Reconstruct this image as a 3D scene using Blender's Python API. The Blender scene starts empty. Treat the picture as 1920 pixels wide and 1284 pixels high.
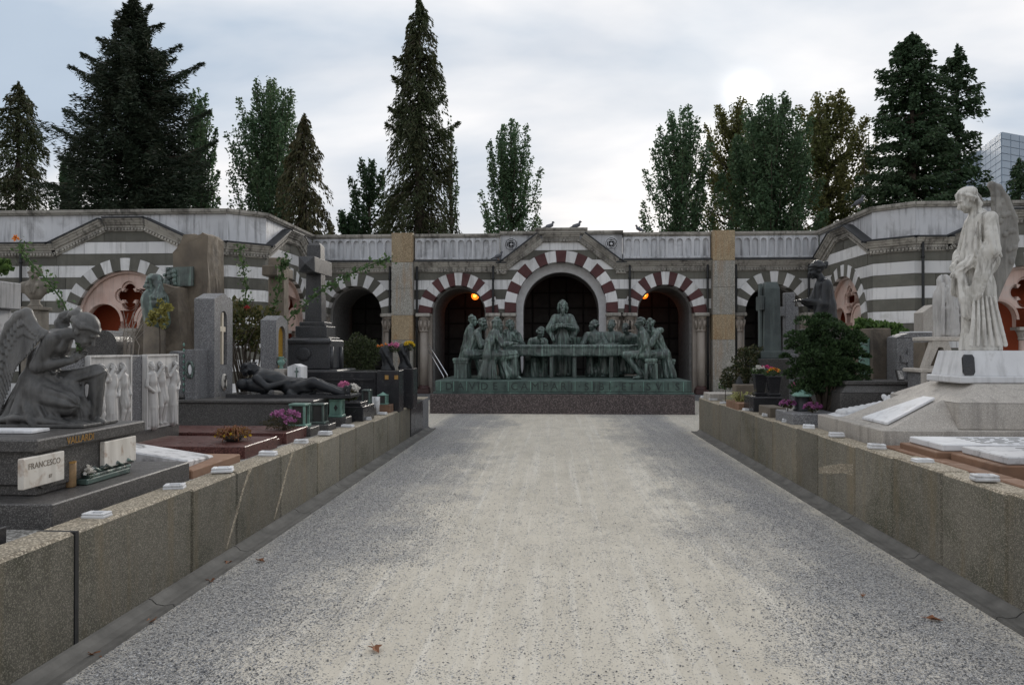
import bpy, bmesh, math, random
import numpy as np
from mathutils import Vector, Matrix, Euler
from math import radians, sin, cos, pi, sqrt, atan2
random.seed(7); RNG = np.random.default_rng(11)
SC = bpy.context.scene; COL = SC.collection

# ------------------------------------------------------------------ camera
CAM_H = 1.6; FPX = 1440.0
YAW = math.atan(80/1440.0); PITCH = math.atan(10/1440.0)
cd = bpy.data.cameras.new('camera'); cam = bpy.data.objects.new('camera', cd); COL.objects.link(cam)
cd.sensor_width = 36; cd.lens = 36*FPX/1920; cd.clip_start = .05; cd.clip_end = 3000
cam.location = (0, 0, CAM_H); cam.rotation_euler = (pi/2+PITCH, 0, YAW)
SC.camera = cam
_F = Vector((-sin(YAW)*cos(PITCH), cos(YAW)*cos(PITCH), sin(PITCH))); _R = Vector((cos(YAW), sin(YAW), 0)); _U = _R.cross(_F)
def at(px, py, Y):
    """survey point of the photograph (1920 px wide) carried out to the distance Y"""
    d = _F + _R*((px-960)/FPX) - _U*((py-642)/FPX)
    return Vector((0, 0, CAM_H)) + d*(Y/d.y)
def X_at(px, Y): return at(px, 652, Y).x
def Z_at(py, Y, px=1040): return at(px, py, Y).z
def Y_on(px, X):
    d = _F + _R*((px-960)/FPX); return X*d.y/d.x

# ------------------------------------------------------------------ sky, sun, exposure
SUN_AZ = math.atan((1390-1040)/1440.0); SUN_EL = radians(17.6)
SUN_DIR = Vector((sin(SUN_AZ)*cos(SUN_EL), cos(SUN_AZ)*cos(SUN_EL), sin(SUN_EL)))
W = bpy.data.worlds.new('World'); SC.world = W; W.use_nodes = True
def build_world():
    nt = W.node_tree; N = nt.nodes; L = nt.links; N.clear()
    def n(t, **k):
        x = N.new(t)
        for a, v in k.items(): setattr(x, a, v)
        return x
    def math_(op, a, b=None, c=None):
        m = n('ShaderNodeMath', operation=op)
        for i, v in enumerate((a, b, c)):
            if v is None: continue
            if isinstance(v, (int, float)): m.inputs[i].default_value = v
            else: L.new(v, m.inputs[i])
        return m.outputs[0]
    tc = n('ShaderNodeTexCoord'); sep = n('ShaderNodeSeparateXYZ'); L.new(tc.outputs['Generated'], sep.inputs[0])
    sky = n('ShaderNodeTexSky', sky_type='NISHITA'); sky.sun_disc = False
    sky.sun_elevation = SUN_EL; sky.sun_rotation = SUN_AZ; sky.air_density = 1.0; sky.dust_density = 2.0; sky.ozone_density = 1.0
    b1 = n('ShaderNodeBackground'); L.new(sky.outputs[0], b1.inputs[0]); b1.inputs[1].default_value = .05
    # a high cloud sheet: the view direction carried to a plane overhead
    zz = math_('ADD', math_('MAXIMUM', sep.outputs[2], 0.0), .22)
    cx = math_('DIVIDE', sep.outputs[0], zz); cy = math_('DIVIDE', sep.outputs[1], zz)
    cmb = n('ShaderNodeCombineXYZ'); L.new(cx, cmb.inputs[0]); L.new(cy, cmb.inputs[1])
    mp = n('ShaderNodeMapping'); L.new(cmb.outputs[0], mp.inputs[0]); mp.inputs['Rotation'].default_value = (0, 0, radians(-25)); mp.inputs['Scale'].default_value = (.55, 1.0, 1); mp.inputs['Location'].default_value = (11.2, 5.7, 0)
    nz = n('ShaderNodeTexNoise'); L.new(mp.outputs[0], nz.inputs[0]); nz.inputs['Scale'].default_value = 1.15; nz.inputs['Detail'].default_value = 6; nz.inputs['Roughness'].default_value = .5; nz.inputs['Distortion'].default_value = .35
    cr = n('ShaderNodeValToRGB'); L.new(nz.outputs[0], cr.inputs[0]); cr.color_ramp.elements[0].position = .30; cr.color_ramp.elements[1].position = .62
    cr.color_ramp.elements[0].color = (.93,)*3+(1,); cr.color_ramp.elements[1].color = (1, 1, 1, 1)
    nz2 = n('ShaderNodeTexNoise'); L.new(mp.outputs[0], nz2.inputs[0]); nz2.inputs['Scale'].default_value = 2.3; nz2.inputs['Detail'].default_value = 5; nz2.inputs['Distortion'].default_value = .5
    cc = n('ShaderNodeValToRGB'); L.new(nz.outputs[0], cc.inputs[0])
    e = cc.color_ramp.elements; e[0].position = .38; e[0].color = (.345, .405, .48, 1); e[1].position = .56; e[1].color = (.66, .65, .65, 1)
    cm = n('ShaderNodeMix', data_type='RGBA', blend_type='MULTIPLY'); cm.inputs[0].default_value = .5
    L.new(cc.outputs[0], cm.inputs[6]); c2 = n('ShaderNodeValToRGB'); L.new(nz2.outputs[0], c2.inputs[0]); c2.color_ramp.elements[0].position = .3; c2.color_ramp.elements[0].color = (.76, .79, .83, 1); c2.color_ramp.elements[1].position = .65; L.new(c2.outputs[0], cm.inputs[7])
    # towards the horizon the sheet thickens and turns pale and warm
    hz = n('ShaderNodeMapRange'); L.new(sep.outputs[2], hz.inputs[0]); hz.inputs[1].default_value = 0; hz.inputs[2].default_value = .27; hz.inputs[3].default_value = 1; hz.inputs[4].default_value = 0; hz.interpolation_type = 'SMOOTHSTEP'
    hm = n('ShaderNodeMix', data_type='RGBA'); L.new(math_('MULTIPLY', hz.outputs[0], .85), hm.inputs[0]); L.new(cm.outputs[2], hm.inputs[6]); hm.inputs[7].default_value = (.67, .63, .60, 1)
    # the veiled sun lights the cloud round it
    dt = n('ShaderNodeVectorMath', operation='DOT_PRODUCT'); L.new(tc.outputs['Generated'], dt.inputs[0]); dt.inputs[1].default_value = SUN_DIR
    g1 = math_('POWER', math_('MAXIMUM', dt.outputs[1], 0), 4500.0); g2 = math_('POWER', math_('MAXIMUM', dt.outputs[1], 0), 90.0); 
    glow = math_('ADD', math_('MULTIPLY', math_('MULTIPLY', g1, math_('POWER', nz2.outputs[0], 1.5)), 1.0), math_('MULTIPLY', g2, .05))
    gm = n('ShaderNodeMix', data_type='RGBA', blend_type='ADD'); gm.inputs[0].default_value = 1; L.new(hm.outputs[2], gm.inputs[6])
    gc = n('ShaderNodeVectorMath', operation='SCALE'); gc.inputs[0].default_value = (1, .93, .84); L.new(glow, gc.inputs[3]); L.new(gc.outputs[0], gm.inputs[7])
    b2 = n('ShaderNodeBackground'); L.new(gm.outputs[2], b2.inputs[0]); b2.inputs[1].default_value = 1.0
    mx = n('ShaderNodeMixShader'); fac = math_('MAXIMUM', cr.outputs[0], math_('MULTIPLY', hz.outputs[0], .95)); L.new(fac, mx.inputs[0]); L.new(b1.outputs[0], mx.inputs[1]); L.new(b2.outputs[0], mx.inputs[2])
    out = n('ShaderNodeOutputWorld'); L.new(mx.outputs[0], out.inputs[0])
build_world()
sl = bpy.data.lights.new('sun', 'SUN'); sl.energy = 1.5; sl.angle = radians(12); sl.color = (1, .93, .84)
so = bpy.data.objects.new('sun', sl); COL.objects.link(so); so.location = SUN_DIR*200
so.rotation_euler = (-SUN_DIR).to_track_quat('-Z', 'Y').to_euler()
SC.view_settings.view_transform = 'Standard'; SC.view_settings.look = 'None'; SC.view_settings.gamma = 1; SC.view_settings.use_curve_mapping = False
SC.view_settings.exposure = 0.68

# ------------------------------------------------------------------ materials
MATS = {}
class NT:
    def __init__(s, name):
        s.m = bpy.data.materials.new(name); s.m.use_nodes = True; s.t = s.m.node_tree; s.N = s.t.nodes; s.L = s.t.links
        s.b = s.N['Principled BSDF']; MATS[name] = s.m
        s.pos = s.N.new('ShaderNodeNewGeometry').outputs['Position']
    def n(s, t, **k):
        x = s.N.new(t)
        for a, v in k.items(): setattr(x, a, v)
        return x
    def put(s, v, inp):
        if isinstance(v, bpy.types.NodeSocket): s.L.new(v, inp)
        else: inp.default_value = v
    def math(s, op, a, b=0.0, c=0.0):
        m = s.n('ShaderNodeMath', operation=op)
        for i, v in enumerate((a, b, c)): s.put(v, m.inputs[i])
        return m.outputs[0]
    def noise(s, scale, detail=4, rough=.55, vec=None, dist=0.0, stretch=None):
        v = vec or s.pos
        if stretch:
            mp = s.n('ShaderNodeMapping'); s.L.new(v, mp.inputs[0]); mp.inputs['Scale'].default_value = stretch; v = mp.outputs[0]
        x = s.n('ShaderNodeTexNoise'); s.L.new(v, x.inputs[0]); x.inputs['Scale'].default_value = scale; x.inputs['Detail'].default_value = detail; x.inputs['Roughness'].default_value = rough; x.inputs['Distortion'].default_value = dist
        return x.outputs[0]
    def vor(s, scale, feature='F1', out='Distance', vec=None):
        x = s.n('ShaderNodeTexVoronoi', feature=feature); s.L.new(vec or s.pos, x.inputs[0]); x.inputs['Scale'].default_value = scale
        return x.outputs[out]
    def ramp(s, fac, *stops):
        r = s.n('ShaderNodeValToRGB'); s.L.new(fac, r.inputs[0]); e = r.color_ramp.elements
        while len(e) < len(stops): e.new(.5)
        for i, (p, c) in enumerate(stops):
            e[i].position = p; e[i].color = tuple(c[:3])+(1,) if isinstance(c, (tuple, list)) else (c, c, c, 1)
        return r.outputs[0]
    def mix(s, f, a, b, mode='MIX'):
        x = s.n('ShaderNodeMix', data_type='RGBA', blend_type=mode); s.put(f, x.inputs[0])
        for v, i in ((a, 6), (b, 7)):
            if isinstance(v, tuple): v = v[:3]+(1,)
            s.put(v, x.inputs[i])
        return x.outputs[2]
    def bump(s, h, strength=.3, dist=.01, prev=None):
        b = s.n('ShaderNodeBump'); s.put(h, b.inputs['Height']); b.inputs['Strength'].default_value = strength; b.inputs['Distance'].default_value = dist
        if prev is not None: s.L.new(prev, b.inputs['Normal'])
        return b.outputs[0]
    def done(s, col, rough=.8, normal=None, metal=0.0, spec=.5):
        s.put(col if not isinstance(col, tuple) else col[:3]+(1,), s.b.inputs['Base Color']); s.put(rough, s.b.inputs['Roughness']); s.b.inputs['Metallic'].default_value = metal
        s.b.inputs['Specular IOR Level'].default_value = spec
        if normal is not None: s.L.new(normal, s.b.inputs['Normal'])
        return s.m
def stone(name, c1, c2, scale=2.0, rough=.75, bump=.25, speck=None, speck_scale=120, speck_amt=.5, streak=None, streak_amt=.6, streak_scale=3.0, blotch=None, blotch_scale=1.2, blotch_lo=.5, rnd=.12, spec=.4, bscale=60, drape=0.0):
    """stone with broad tone, grain specks, rain streaks and blotches; every block its own tone"""
    s = NT(name)
    col = s.mix(s.ramp(s.noise(scale, 5), (.3, 0.0), (.7, 1.0)), c1, c2)
    if blotch: col = s.mix(s.ramp(s.noise(blotch_scale, 6, .65, dist=.4), (blotch_lo, 0.0), (blotch_lo+.16, 1.0)), col, blotch)
    if speck:
        v = s.vor(speck_scale, out='Color'); sp = s.n('ShaderNodeSeparateColor'); s.L.new(v, sp.inputs[0])
        col = s.mix(s.math('MULTIPLY', s.ramp(sp.outputs[0], (.42, 0.0), (.62, 1.0)), speck_amt), col, speck)
        col = s.mix(s.math('MULTIPLY', s.ramp(sp.outputs[1], (.72, 0.0), (.8, 1.0)), speck_amt), col, tuple(min(1, x*2.2+.02) for x in c2))
    if streak:
        st = s.noise(streak_scale, 5, .6, stretch=(3.5, 3.5, .28)); ma = s.noise(.9, 3)
        f = s.math('MULTIPLY', s.ramp(s.math('ADD', s.math('MULTIPLY', st, .7), s.math('MULTIPLY', ma, .3)), (.5, 0.0), (.66, 1.0)), streak_amt)
        col = s.mix(f, col, streak)
    oi = s.n('ShaderNodeObjectInfo'); br = s.math('MULTIPLY_ADD', oi.outputs['Random'], rnd*2, 1-rnd)
    vm = s.n('ShaderNodeVectorMath', operation='SCALE'); s.L.new(col, vm.inputs[0]); s.L.new(br, vm.inputs[3])
    nb = s.bump(s.noise(bscale, 5, .7), bump, .006)
    nb = s.bump(s.noise(7, 4), bump*.5, .02, nb)
    if drape: nb = s.bump(s.noise(11, 3, .5, dist=.6, stretch=(1, 1, .28)), drape, .03, nb)
    return s.done(vm.outputs[0], s.ramp(s.noise(9, 4), (.3, max(.03, rough-.12)), (.7, min(1, rough+.1))), nb, spec=spec)
def plain(name, c, rough=.6, metal=0.0, var=.25, scale=8, bump=.15, spec=.4):
    s = NT(name); col = s.mix(s.ramp(s.noise(scale, 5), (.3, 0.0), (.7, 1.0)), tuple(x*(1-var) for x in c), tuple(min(1, x*(1+var)) for x in c))
    return s.done(col, rough, s.bump(s.noise(scale*6, 4), bump, .005), metal, spec)

# building
stone('white_marble', (.60, .60, .61), (.70, .695, .69), 1.5, .6, .15, streak=(.24, .235, .23), streak_amt=.5, blotch=(.46, .45, .435), blotch_lo=.56)
stone('parapet_marble', (.50, .51, .535), (.60, .605, .625), 1.2, .65, .15, streak=(.13, .13, .135), streak_amt=.75, blotch=(.33, .33, .34), blotch_lo=.52)
stone('olive_stone', (.085, .083, .07), (.135, .13, .11), 1.8, .75, .2, blotch=(.17, .165, .15), blotch_lo=.58, streak=(.06, .058, .05), streak_amt=.4, rnd=.22)
stone('red_marble', (.06, .018, .019), (.088, .028, .028), 3, .6, .15, blotch=(.13, .06, .055), blotch_lo=.62)
stone('cornice_stone', (.32, .30, .27), (.44, .42, .38), 2, .8, .3, streak=(.06, .055, .05), streak_amt=.85, blotch=(.14, .13, .115), blotch_lo=.5)
stone('ochre_granite', (.27, .20, .12), (.33, .265, .175), 2, .75, .2, speck=(.16, .12, .075), speck_scale=70, speck_amt=.4, streak=(.30, .15, .055), streak_amt=.5)
stone('grey_granite_pier', (.24, .23, .205), (.31, .30, .27), 2, .75, .2, speck=(.15, .14, .125), speck_scale=70, speck_amt=.4, streak=(.32, .18, .075), streak_amt=.5, streak_scale=2)
stone('column_stone', (.27, .235, .20), (.34, .30, .265), 2.2, .7, .2, streak=(.16, .13, .11), streak_amt=.5)
stone('pink_marble', (.48, .33, .28), (.58, .44, .385), 2.5, .65, .2, blotch=(.50, .43, .40), blotch_lo=.53, streak=(.22, .17, .15), streak_amt=.5)
stone('red_plinth', (.06, .03, .028), (.08, .042, .038), 3, .5, .1)
plain('lead_flashing', (.028, .03, .034), .6, 0, .3)
plain('iron_pipe', (.018, .019, .02), .5, .2)
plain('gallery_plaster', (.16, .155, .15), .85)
plain('white_plaster', (.56, .56, .565), .8, var=.1)
plain('red_plaster', (.36, .075, .03), .85, var=.15, scale=2)
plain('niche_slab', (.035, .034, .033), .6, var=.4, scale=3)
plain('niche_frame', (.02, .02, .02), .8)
# graves
stone('wall_granite', (.115, .106, .082), (.18, .165, .132), 1.1, .75, .35, speck=(.05, .047, .04), speck_scale=190, speck_amt=.45, blotch=(.072, .070, .046), blotch_lo=.50, streak=(.20, .15, .08), streak_amt=.45, streak_scale=1.6, rnd=.26)
stone('wall_coping', (.25, .21, .15), (.33, .29, .225), 2.2, .85, .4, speck=(.09, .075, .055), speck_scale=110, speck_amt=.5, blotch=(.12, .10, .075), blotch_lo=.55, rnd=.1)
stone('dark_granite', (.055, .052, .05), (.08, .076, .073), 2, .45, .08, speck=(.025, .024, .024), speck_scale=190, speck_amt=.6, blotch=(.095, .085, .075), blotch_lo=.6, rnd=.1)
stone('grey_granite', (.135, .135, .14), (.175, .175, .18), 2, .6, .12, speck=(.055, .055, .06), speck_scale=170, speck_amt=.6, rnd=.06, streak=(.08, .075, .07), streak_amt=.3)
stone('charcoal_granite', (.030, .031, .034), (.048, .049, .053), 2, .45, .08, speck=(.02, .02, .022), speck_scale=190, speck_amt=.6, streak=(.07, .068, .066), streak_amt=.35)
stone('streaked_marble', (.26, .26, .265), (.42, .42, .425), 2, .7, .25, blotch=(.10, .10, .10), blotch_scale=4, blotch_lo=.54, streak=(.06, .06, .06), streak_amt=.85, streak_scale=5)
stone('black_granite', (.018, .018, .02), (.028, .028, .031), 2, .22, .03, speck=(.05, .05, .055), speck_scale=220, speck_amt=.25, rnd=.1)
stone('red_granite', (.075, .028, .024), (.105, .043, .037), 2, .36, .03, speck=(.035, .015, .014), speck_scale=150, speck_amt=.6, rnd=.1)
stone('speckled_granite', (.055, .043, .042), (.085, .066, .064), 1.5, .55, .1, speck=(.03, .024, .024), speck_scale=55, speck_amt=.6, rnd=.05)
stone('pink_granite', (.37, .34, .305), (.44, .41, .37), 1.6, .75, .2, speck=(.22, .20, .18), speck_scale=230, speck_amt=.3, streak=(.13, .12, .11), streak_amt=.5)
stone('brown_stone', (.19, .105, .065), (.26, .155, .10), 2, .8, .3, blotch=(.11, .07, .05), blotch_lo=.53, rnd=.15)
stone('rough_rock', (.12, .10, .08), (.20, .165, .125), 3, .9, .8, blotch=(.07, .06, .05), blotch_lo=.5, bscale=25)
stone('old_marble', (.46, .46, .47), (.62, .62, .625), 2, .7, .25, blotch=(.10, .10, .10), blotch_scale=5, blotch_lo=.52, streak=(.09, .088, .085), streak_amt=.7)
stone('clean_marble', (.58, .585, .60), (.70, .705, .715), 2.5, .68, .15, streak=(.24, .24, .24), streak_amt=.5, blotch=(.36, .35, .33), blotch_scale=4, blotch_lo=.58, spec=.25)
stone('grey_green_stone', (.055, .068, .068), (.095, .115, .112), 2.5, .7, .2, streak=(.13, .16, .15), streak_amt=.5, blotch=(.04, .048, .048), blotch_lo=.55)
stone('plaque_marble', (.60, .56, .50), (.70, .67, .62), 3, .6, .1, blotch=(.36, .26, .19), blotch_scale=9, blotch_lo=.55, streak=(.30, .27, .23), streak_amt=.5)
stone('statue_marble', (.48, .465, .43), (.62, .605, .57), 3, .65, .2, streak=(.12, .11, .095), streak_amt=.9, streak_scale=6, blotch=(.30, .285, .25), blotch_scale=3, blotch_lo=.50, drape=.4)
stone('angel_stone', (.062, .061, .060), (.13, .127, .123), 3.5, .5, .15, streak=(.035, .034, .033), streak_amt=.75, streak_scale=5, blotch=(.22, .215, .205), blotch_scale=3, blotch_lo=.58, drape=.4)
stone('relief_marble', (.42, .41, .40), (.56, .55, .535), 4, .65, .2, streak=(.12, .115, .11), streak_amt=.6, streak_scale=6)
stone('bust_stone', (.15, .13, .105), (.24, .215, .18), 5, .7, .2, streak=(.06, .05, .04), streak_amt=.5)
stone('verdigris', (.028, .038, .035), (.068, .098, .087), 3.2, .42, .2, streak=(.22, .32, .275), streak_amt=.8, streak_scale=6, blotch=(.022, .027, .027), blotch_scale=3.0, blotch_lo=.54, rnd=.08, spec=.7, drape=.6)
stone('verdigris_light', (.13, .24, .20), (.20, .35, .29), 4, .6, .2, streak=(.05, .07, .065), streak_amt=.6, blotch=(.06, .09, .08), blotch_lo=.56)
stone('verdigris_plinth', (.04, .062, .057), (.085, .132, .114), 4, .6, .25, streak=(.02, .025, .025), streak_amt=.8, streak_scale=2.2, blotch=(.12, .20, .165), blotch_scale=2.5, blotch_lo=.57)
stone('dark_bronze', (.012, .013, .015), (.024, .026, .030), 4, .42, .1, streak=(.04, .045, .048), streak_amt=.35, spec=.35)
plain('gold_mosaic', (.42, .24, .03), .4, .3, .35, 60)
plain('ivory_cross', (.62, .55, .44), .5, 0, .08)
plain('gilt', (.38, .22, .07), .4, .5, .3)
plain('letter_bronze', (.024, .034, .032), .5)
stone('wing_marble', (.16, .153, .14), (.30, .288, .265), 3, .65, .25, streak=(.07, .066, .06), streak_amt=.8, streak_scale=4)
plain('letter_dark', (.07, .066, .06), .8)
plain('letter_worn', (.20, .17, .135), .8)
plain('tar', (.02, .02, .021), .7, 0, .3, 20)
plain('concrete', (.13, .125, .115), .9, 0, .3, 5, .4)
plain('chrome', (.55, .56, .58), .25, 1, .05)
plain('pigeon', (.10, .105, .12), .7, 0, .4, 30)
plain('dry_leaf', (.22, .095, .045), .8, 0, .3, 30)
plain('bark', (.07, .055, .042), .9, 0, .35, 6, .6)
plain('pale_twig', (.24, .21, .18), .8, 0, .2, 20)
plain('photo_print', (.35, .34, .33), .3, 0, .7, 40)
plain('blue_label', (.10, .21, .36), .5, 0, .6, 30)
plain('wax_ochre', (.25, .16, .08), .5, 0, .3, 20)
plain('soil', (.05, .042, .034), .95, 0, .4, 20, .8)
plain('clay_pot', (.04, .038, .036), .5)
def leaf_mat(name, c, var=.4, trans=.35, hue2=None, f2=.2):
    s = NT(name); g = s.n('ShaderNodeNewGeometry'); r = g.outputs['Random Per Island']
    lo = tuple(x*(1-var) for x in c); hi = tuple(x*(1+var) for x in c); col = s.mix(r, lo, hi)
    if hue2:
        nz = s.noise(.35, 3); col = s.mix(s.math('MULTIPLY', s.ramp(s.math('ADD', s.math('MULTIPLY', nz, .7), s.math('MULTIPLY', r, .3)), (.46, 0.0), (.62, 1.0)), f2), col, hue2)
    s.done(col, .65, spec=.25)
    if trans > 0:
        tr = s.n('ShaderNodeBsdfTranslucent'); s.put(col, tr.inputs[0]); mx = s.n('ShaderNodeMixShader'); mx.inputs[0].default_value = trans
        out = s.N['Material Output']; s.L.new(s.b.outputs[0], mx.inputs[1]); s.L.new(tr.outputs[0], mx.inputs[2]); s.L.new(mx.outputs[0], out.inputs[0])
    return s.m
leaf_mat('poplar_leaf', (.088, .155, .082), hue2=(.10, .11, .045), f2=.35)
leaf_mat('spruce_needle', (.036, .056, .034), .5, .2, (.04, .034, .022), .5)
leaf_mat('thuja_leaf', (.062, .082, .036), .5, .25, (.055, .040, .020), .6)
leaf_mat('brown_conifer_leaf', (.075, .078, .036), .5, .25, (.075, .048, .022), .7)
leaf_mat('plane_leaf', (.105, .12, .042), .5, .4, (.16, .13, .045), .5)
leaf_mat('cedar_leaf', (.045, .085, .04), .5, .22, (.05, .05, .022), .3)
leaf_mat('rose_leaf', (.065, .12, .045), .45, .3, (.12, .13, .05), .3)
leaf_mat('rose_old_leaf', (.095, .115, .04), .5, .35, (.17, .085, .04), .4)
leaf_mat('yellow_leaf', (.24, .22, .065), .4, .3)
leaf_mat('box_leaf', (.045, .06, .025), .5, .2, (.11, .055, .03), .5)
leaf_mat('hinoki_leaf', (.032, .062, .024), .5, .12, (.05, .085, .03), .5)
leaf_mat('ivy_leaf', (.06, .12, .03), .5, .25, (.16, .22, .07), .4)
leaf_mat('grass_leaf', (.40, .40, .16), .4, .3)
leaf_mat('dry_plant', (.17, .085, .035), .5, .2, (.22, .13, .04), .5)
for nm, c in (('pink_petal', (.62, .22, .38)), ('mauve_petal', (.42, .17, .34)), ('white_petal', (.72, .70, .66)), ('yellow_petal', (.70, .50, .04)), ('orange_petal', (.62, .22, .05)), ('purple_petal', (.27, .08, .22)), ('magenta_petal', (.55, .07, .22)), ('red_petal', (.30, .03, .03))):
    leaf_mat(nm, c, .3, .3)
def glow(name, c, e):
    s = NT(name); s.done(c, .4); s.b.inputs['Emission Color'].default_value = c+(1,); s.b.inputs['Emission Strength'].default_value = e
glow('lamp_glass', (1.0, .20, .015), 1.1)
glow('lamp_core', (1.0, .36, .04), 3.5)

# ------------------------------------------------------------------ mesh kit
ORG = {}
def thing(name, label, cat, loc, group=None, kind=None):
    o = bpy.data.objects.new(name, None); COL.objects.link(o); o.location = loc; o.empty_display_size = .2
    if label: o['label'] = label
    if cat: o['category'] = cat
    if group: o['group'] = group
    if kind: o['kind'] = kind
    ORG[o.name] = Vector(loc); return o
def org(o): return ORG.get(o.name, Vector((0, 0, 0))) if o is not None else Vector((0, 0, 0))
def tag(o, label=None, cat=None, group=None, kind=None):
    for k, v in (('label', label), ('category', cat), ('group', group), ('kind', kind)):
        if v: o[k] = v
    return o
def link(name, me, mat=None, parent=None, smooth=False):
    if mat is not None:
        for m in (mat if isinstance(mat, (list, tuple)) else [mat]): me.materials.append(MATS[m])
    if smooth: me.polygons.foreach_set('use_smooth', [True]*len(me.polygons))
    o = bpy.data.objects.new(name, me); COL.objects.link(o)
    if parent is not None: o.parent = parent; ORG[o.name] = org(parent)
    else: ORG[o.name] = Vector((0, 0, 0))
    return o
def np_mesh(name, V, F):
    """V (n,3); F (m,k) of equal-sided faces"""
    V = np.asarray(V, dtype=np.float32); F = np.asarray(F, dtype=np.int32); me = bpy.data.meshes.new(name); k = F.shape[1]
    me.vertices.add(len(V)); me.vertices.foreach_set('co', V.ravel()); me.loops.add(F.size); me.loops.foreach_set('vertex_index', F.ravel())
    me.polygons.add(len(F)); me.polygons.foreach_set('loop_start', np.arange(0, F.size, k, dtype=np.int32)); me.polygons.foreach_set('loop_total', np.full(len(F), k, dtype=np.int32))
    me.update(calc_edges=True); return me
class MB:
    """collects shapes in world coordinates; build() links them as one mesh under a parent"""
    def __init__(s): s.v = []; s.f = []; s.mi = []; s.cur = 0
    def add(s, vs, fs):
        b = len(s.v); s.v += [tuple(v) for v in vs]
        for f in fs: s.f.append(tuple(b+i for i in f)); s.mi.append(s.cur)
        return s
    def box(s, x0, x1, y0, y1, z0, z1, ch=0.0):
        if ch <= 0:
            vs = [(x, y, z) for z in (z0, z1) for y in (y0, y1) for x in (x0, x1)]
            return s.add(vs, [(0, 2, 3, 1), (4, 5, 7, 6), (0, 1, 5, 4), (2, 6, 7, 3), (0, 4, 6, 2), (1, 3, 7, 5)])
        c = ch; vs = []
        for z, i in ((z0, c), (z0+c, 0), (z1-c, 0), (z1, c)):   # bevelled box: eight-sided rings
            X0, X1, Y0, Y1 = x0+i, x1-i, y0+i, y1-i
            if i == 0: ring = [(X0+c, Y0), (X1-c, Y0), (X1, Y0+c), (X1, Y1-c), (X1-c, Y1), (X0+c, Y1), (X0, Y1-c), (X0, Y0+c)]
            else: ring = [(X0+c*.3, Y0), (X1-c*.3, Y0), (X1, Y0+c*.3), (X1, Y1-c*.3), (X1-c*.3, Y1), (X0+c*.3, Y1), (X0, Y1-c*.3), (X0, Y0+c*.3)]
            vs += [(a, b, z) for a, b in ring]
        fs = [tuple(range(7, -1, -1)), tuple(range(24, 32))]
        for r in range(3):
            for i in range(8): j = (i+1) % 8; fs.append((r*8+i, r*8+j, r*8+8+j, r*8+8+i))
        return s.add(vs, fs)
    def prism(s, poly, axis, a, b, M=None):
        """poly of 2D points extruded along axis 'x' (pts y,z), 'y' (pts x,z), 'z' (pts x,y)"""
        n = len(poly); vs = []
        for t in (a, b):
            for p, q in poly: vs.append({'x': (t, p, q), 'y': (p, t, q), 'z': (p, q, t)}[axis])
        if M is not None: vs = [tuple(M @ Vector(v)) for v in vs]
        fs = [tuple(range(n)), tuple(range(2*n-1, n-1, -1))] + [(i, n+i, n+(i+1) % n, (i+1) % n) for i in range(n)]
        return s.add(vs, fs)
    def frustum(s, x0, x1, y0, y1, z0, X0, X1, Y0, Y1, z1):
        vs = [(x0, y0, z0), (x1, y0, z0), (x1, y1, z0), (x0, y1, z0), (X0, Y0, z1), (X1, Y0, z1), (X1, Y1, z1), (X0, Y1, z1)]
        return s.add(vs, [(3, 2, 1, 0), (4, 5, 6, 7), (0, 1, 5, 4), (1, 2, 6, 5), (2, 3, 7, 6), (3, 0, 4, 7)])
    def lathe(s, c, prof, n=20, M=None):
        """prof: (radius, z)"""
        vs = []
        for r, z in prof:
            for i in range(n): a = 2*pi*i/n; vs.append((c[0]+r*cos(a), c[1]+r*sin(a), c[2]+z))
        if M is not None: vs = [tuple(M @ Vector(v)) for v in vs]
        fs = [tuple(range(n-1, -1, -1)), tuple(range((len(prof)-1)*n, len(prof)*n))]
        for k in range(len(prof)-1):
            for i in range(n): j = (i+1) % n; fs.append((k*n+i, k*n+j, (k+1)*n+j, (k+1)*n+i))
        return s.add(vs, fs)
    def tube(s, pts, r, n=6):
        pts = [Vector(p) for p in pts]; rs = r if isinstance(r, (list, tuple)) else [r]*len(pts); vs = []; prev = None
        for k, p in enumerate(pts):
            t = (pts[min(k+1, len(pts)-1)]-pts[max(k-1, 0)]); t = t.normalized() if t.length > 1e-9 else Vector((0, 0, 1))
            u = prev - t*prev.dot(t) if prev is not None else t.orthogonal()
            u = u.normalized() if u.length > 1e-6 else t.orthogonal().normalized(); prev = u; w = t.cross(u)
            for i in range(n): a = 2*pi*i/n; vs.append(p + (u*cos(a)+w*sin(a))*rs[k])
        fs = [tuple(range(n-1, -1, -1)), tuple(range((len(pts)-1)*n, len(pts)*n))]
        for k in range(len(pts)-1):
            for i in range(n): j = (i+1) % n; fs.append((k*n+i, k*n+j, (k+1)*n+j, (k+1)*n+i))
        return s.add(vs, fs)
    def ball(s, c, r, n=10, m=7, sq=(1, 1, 1)):
        prof = [(max(1e-4, r*sin(pi*k/m)), -r*cos(pi*k/m)) for k in range(m+1)]; b = len(s.v); s.lathe((0, 0, 0), prof, n)
        for i in range(b, len(s.v)): x, y, z = s.v[i]; s.v[i] = (c[0]+x*sq[0], c[1]+y*sq[1], c[2]+z*sq[2])
        return s
    def mesh(s, name, o=Vector((0, 0, 0))):
        me = bpy.data.meshes.new(name); me.from_pydata([(v[0]-o[0], v[1]-o[1], v[2]-o[2]) for v in s.v], [], s.f)
        if any(s.mi): me.polygons.foreach_set('material_index', s.mi)
        me.update(); return me
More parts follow.
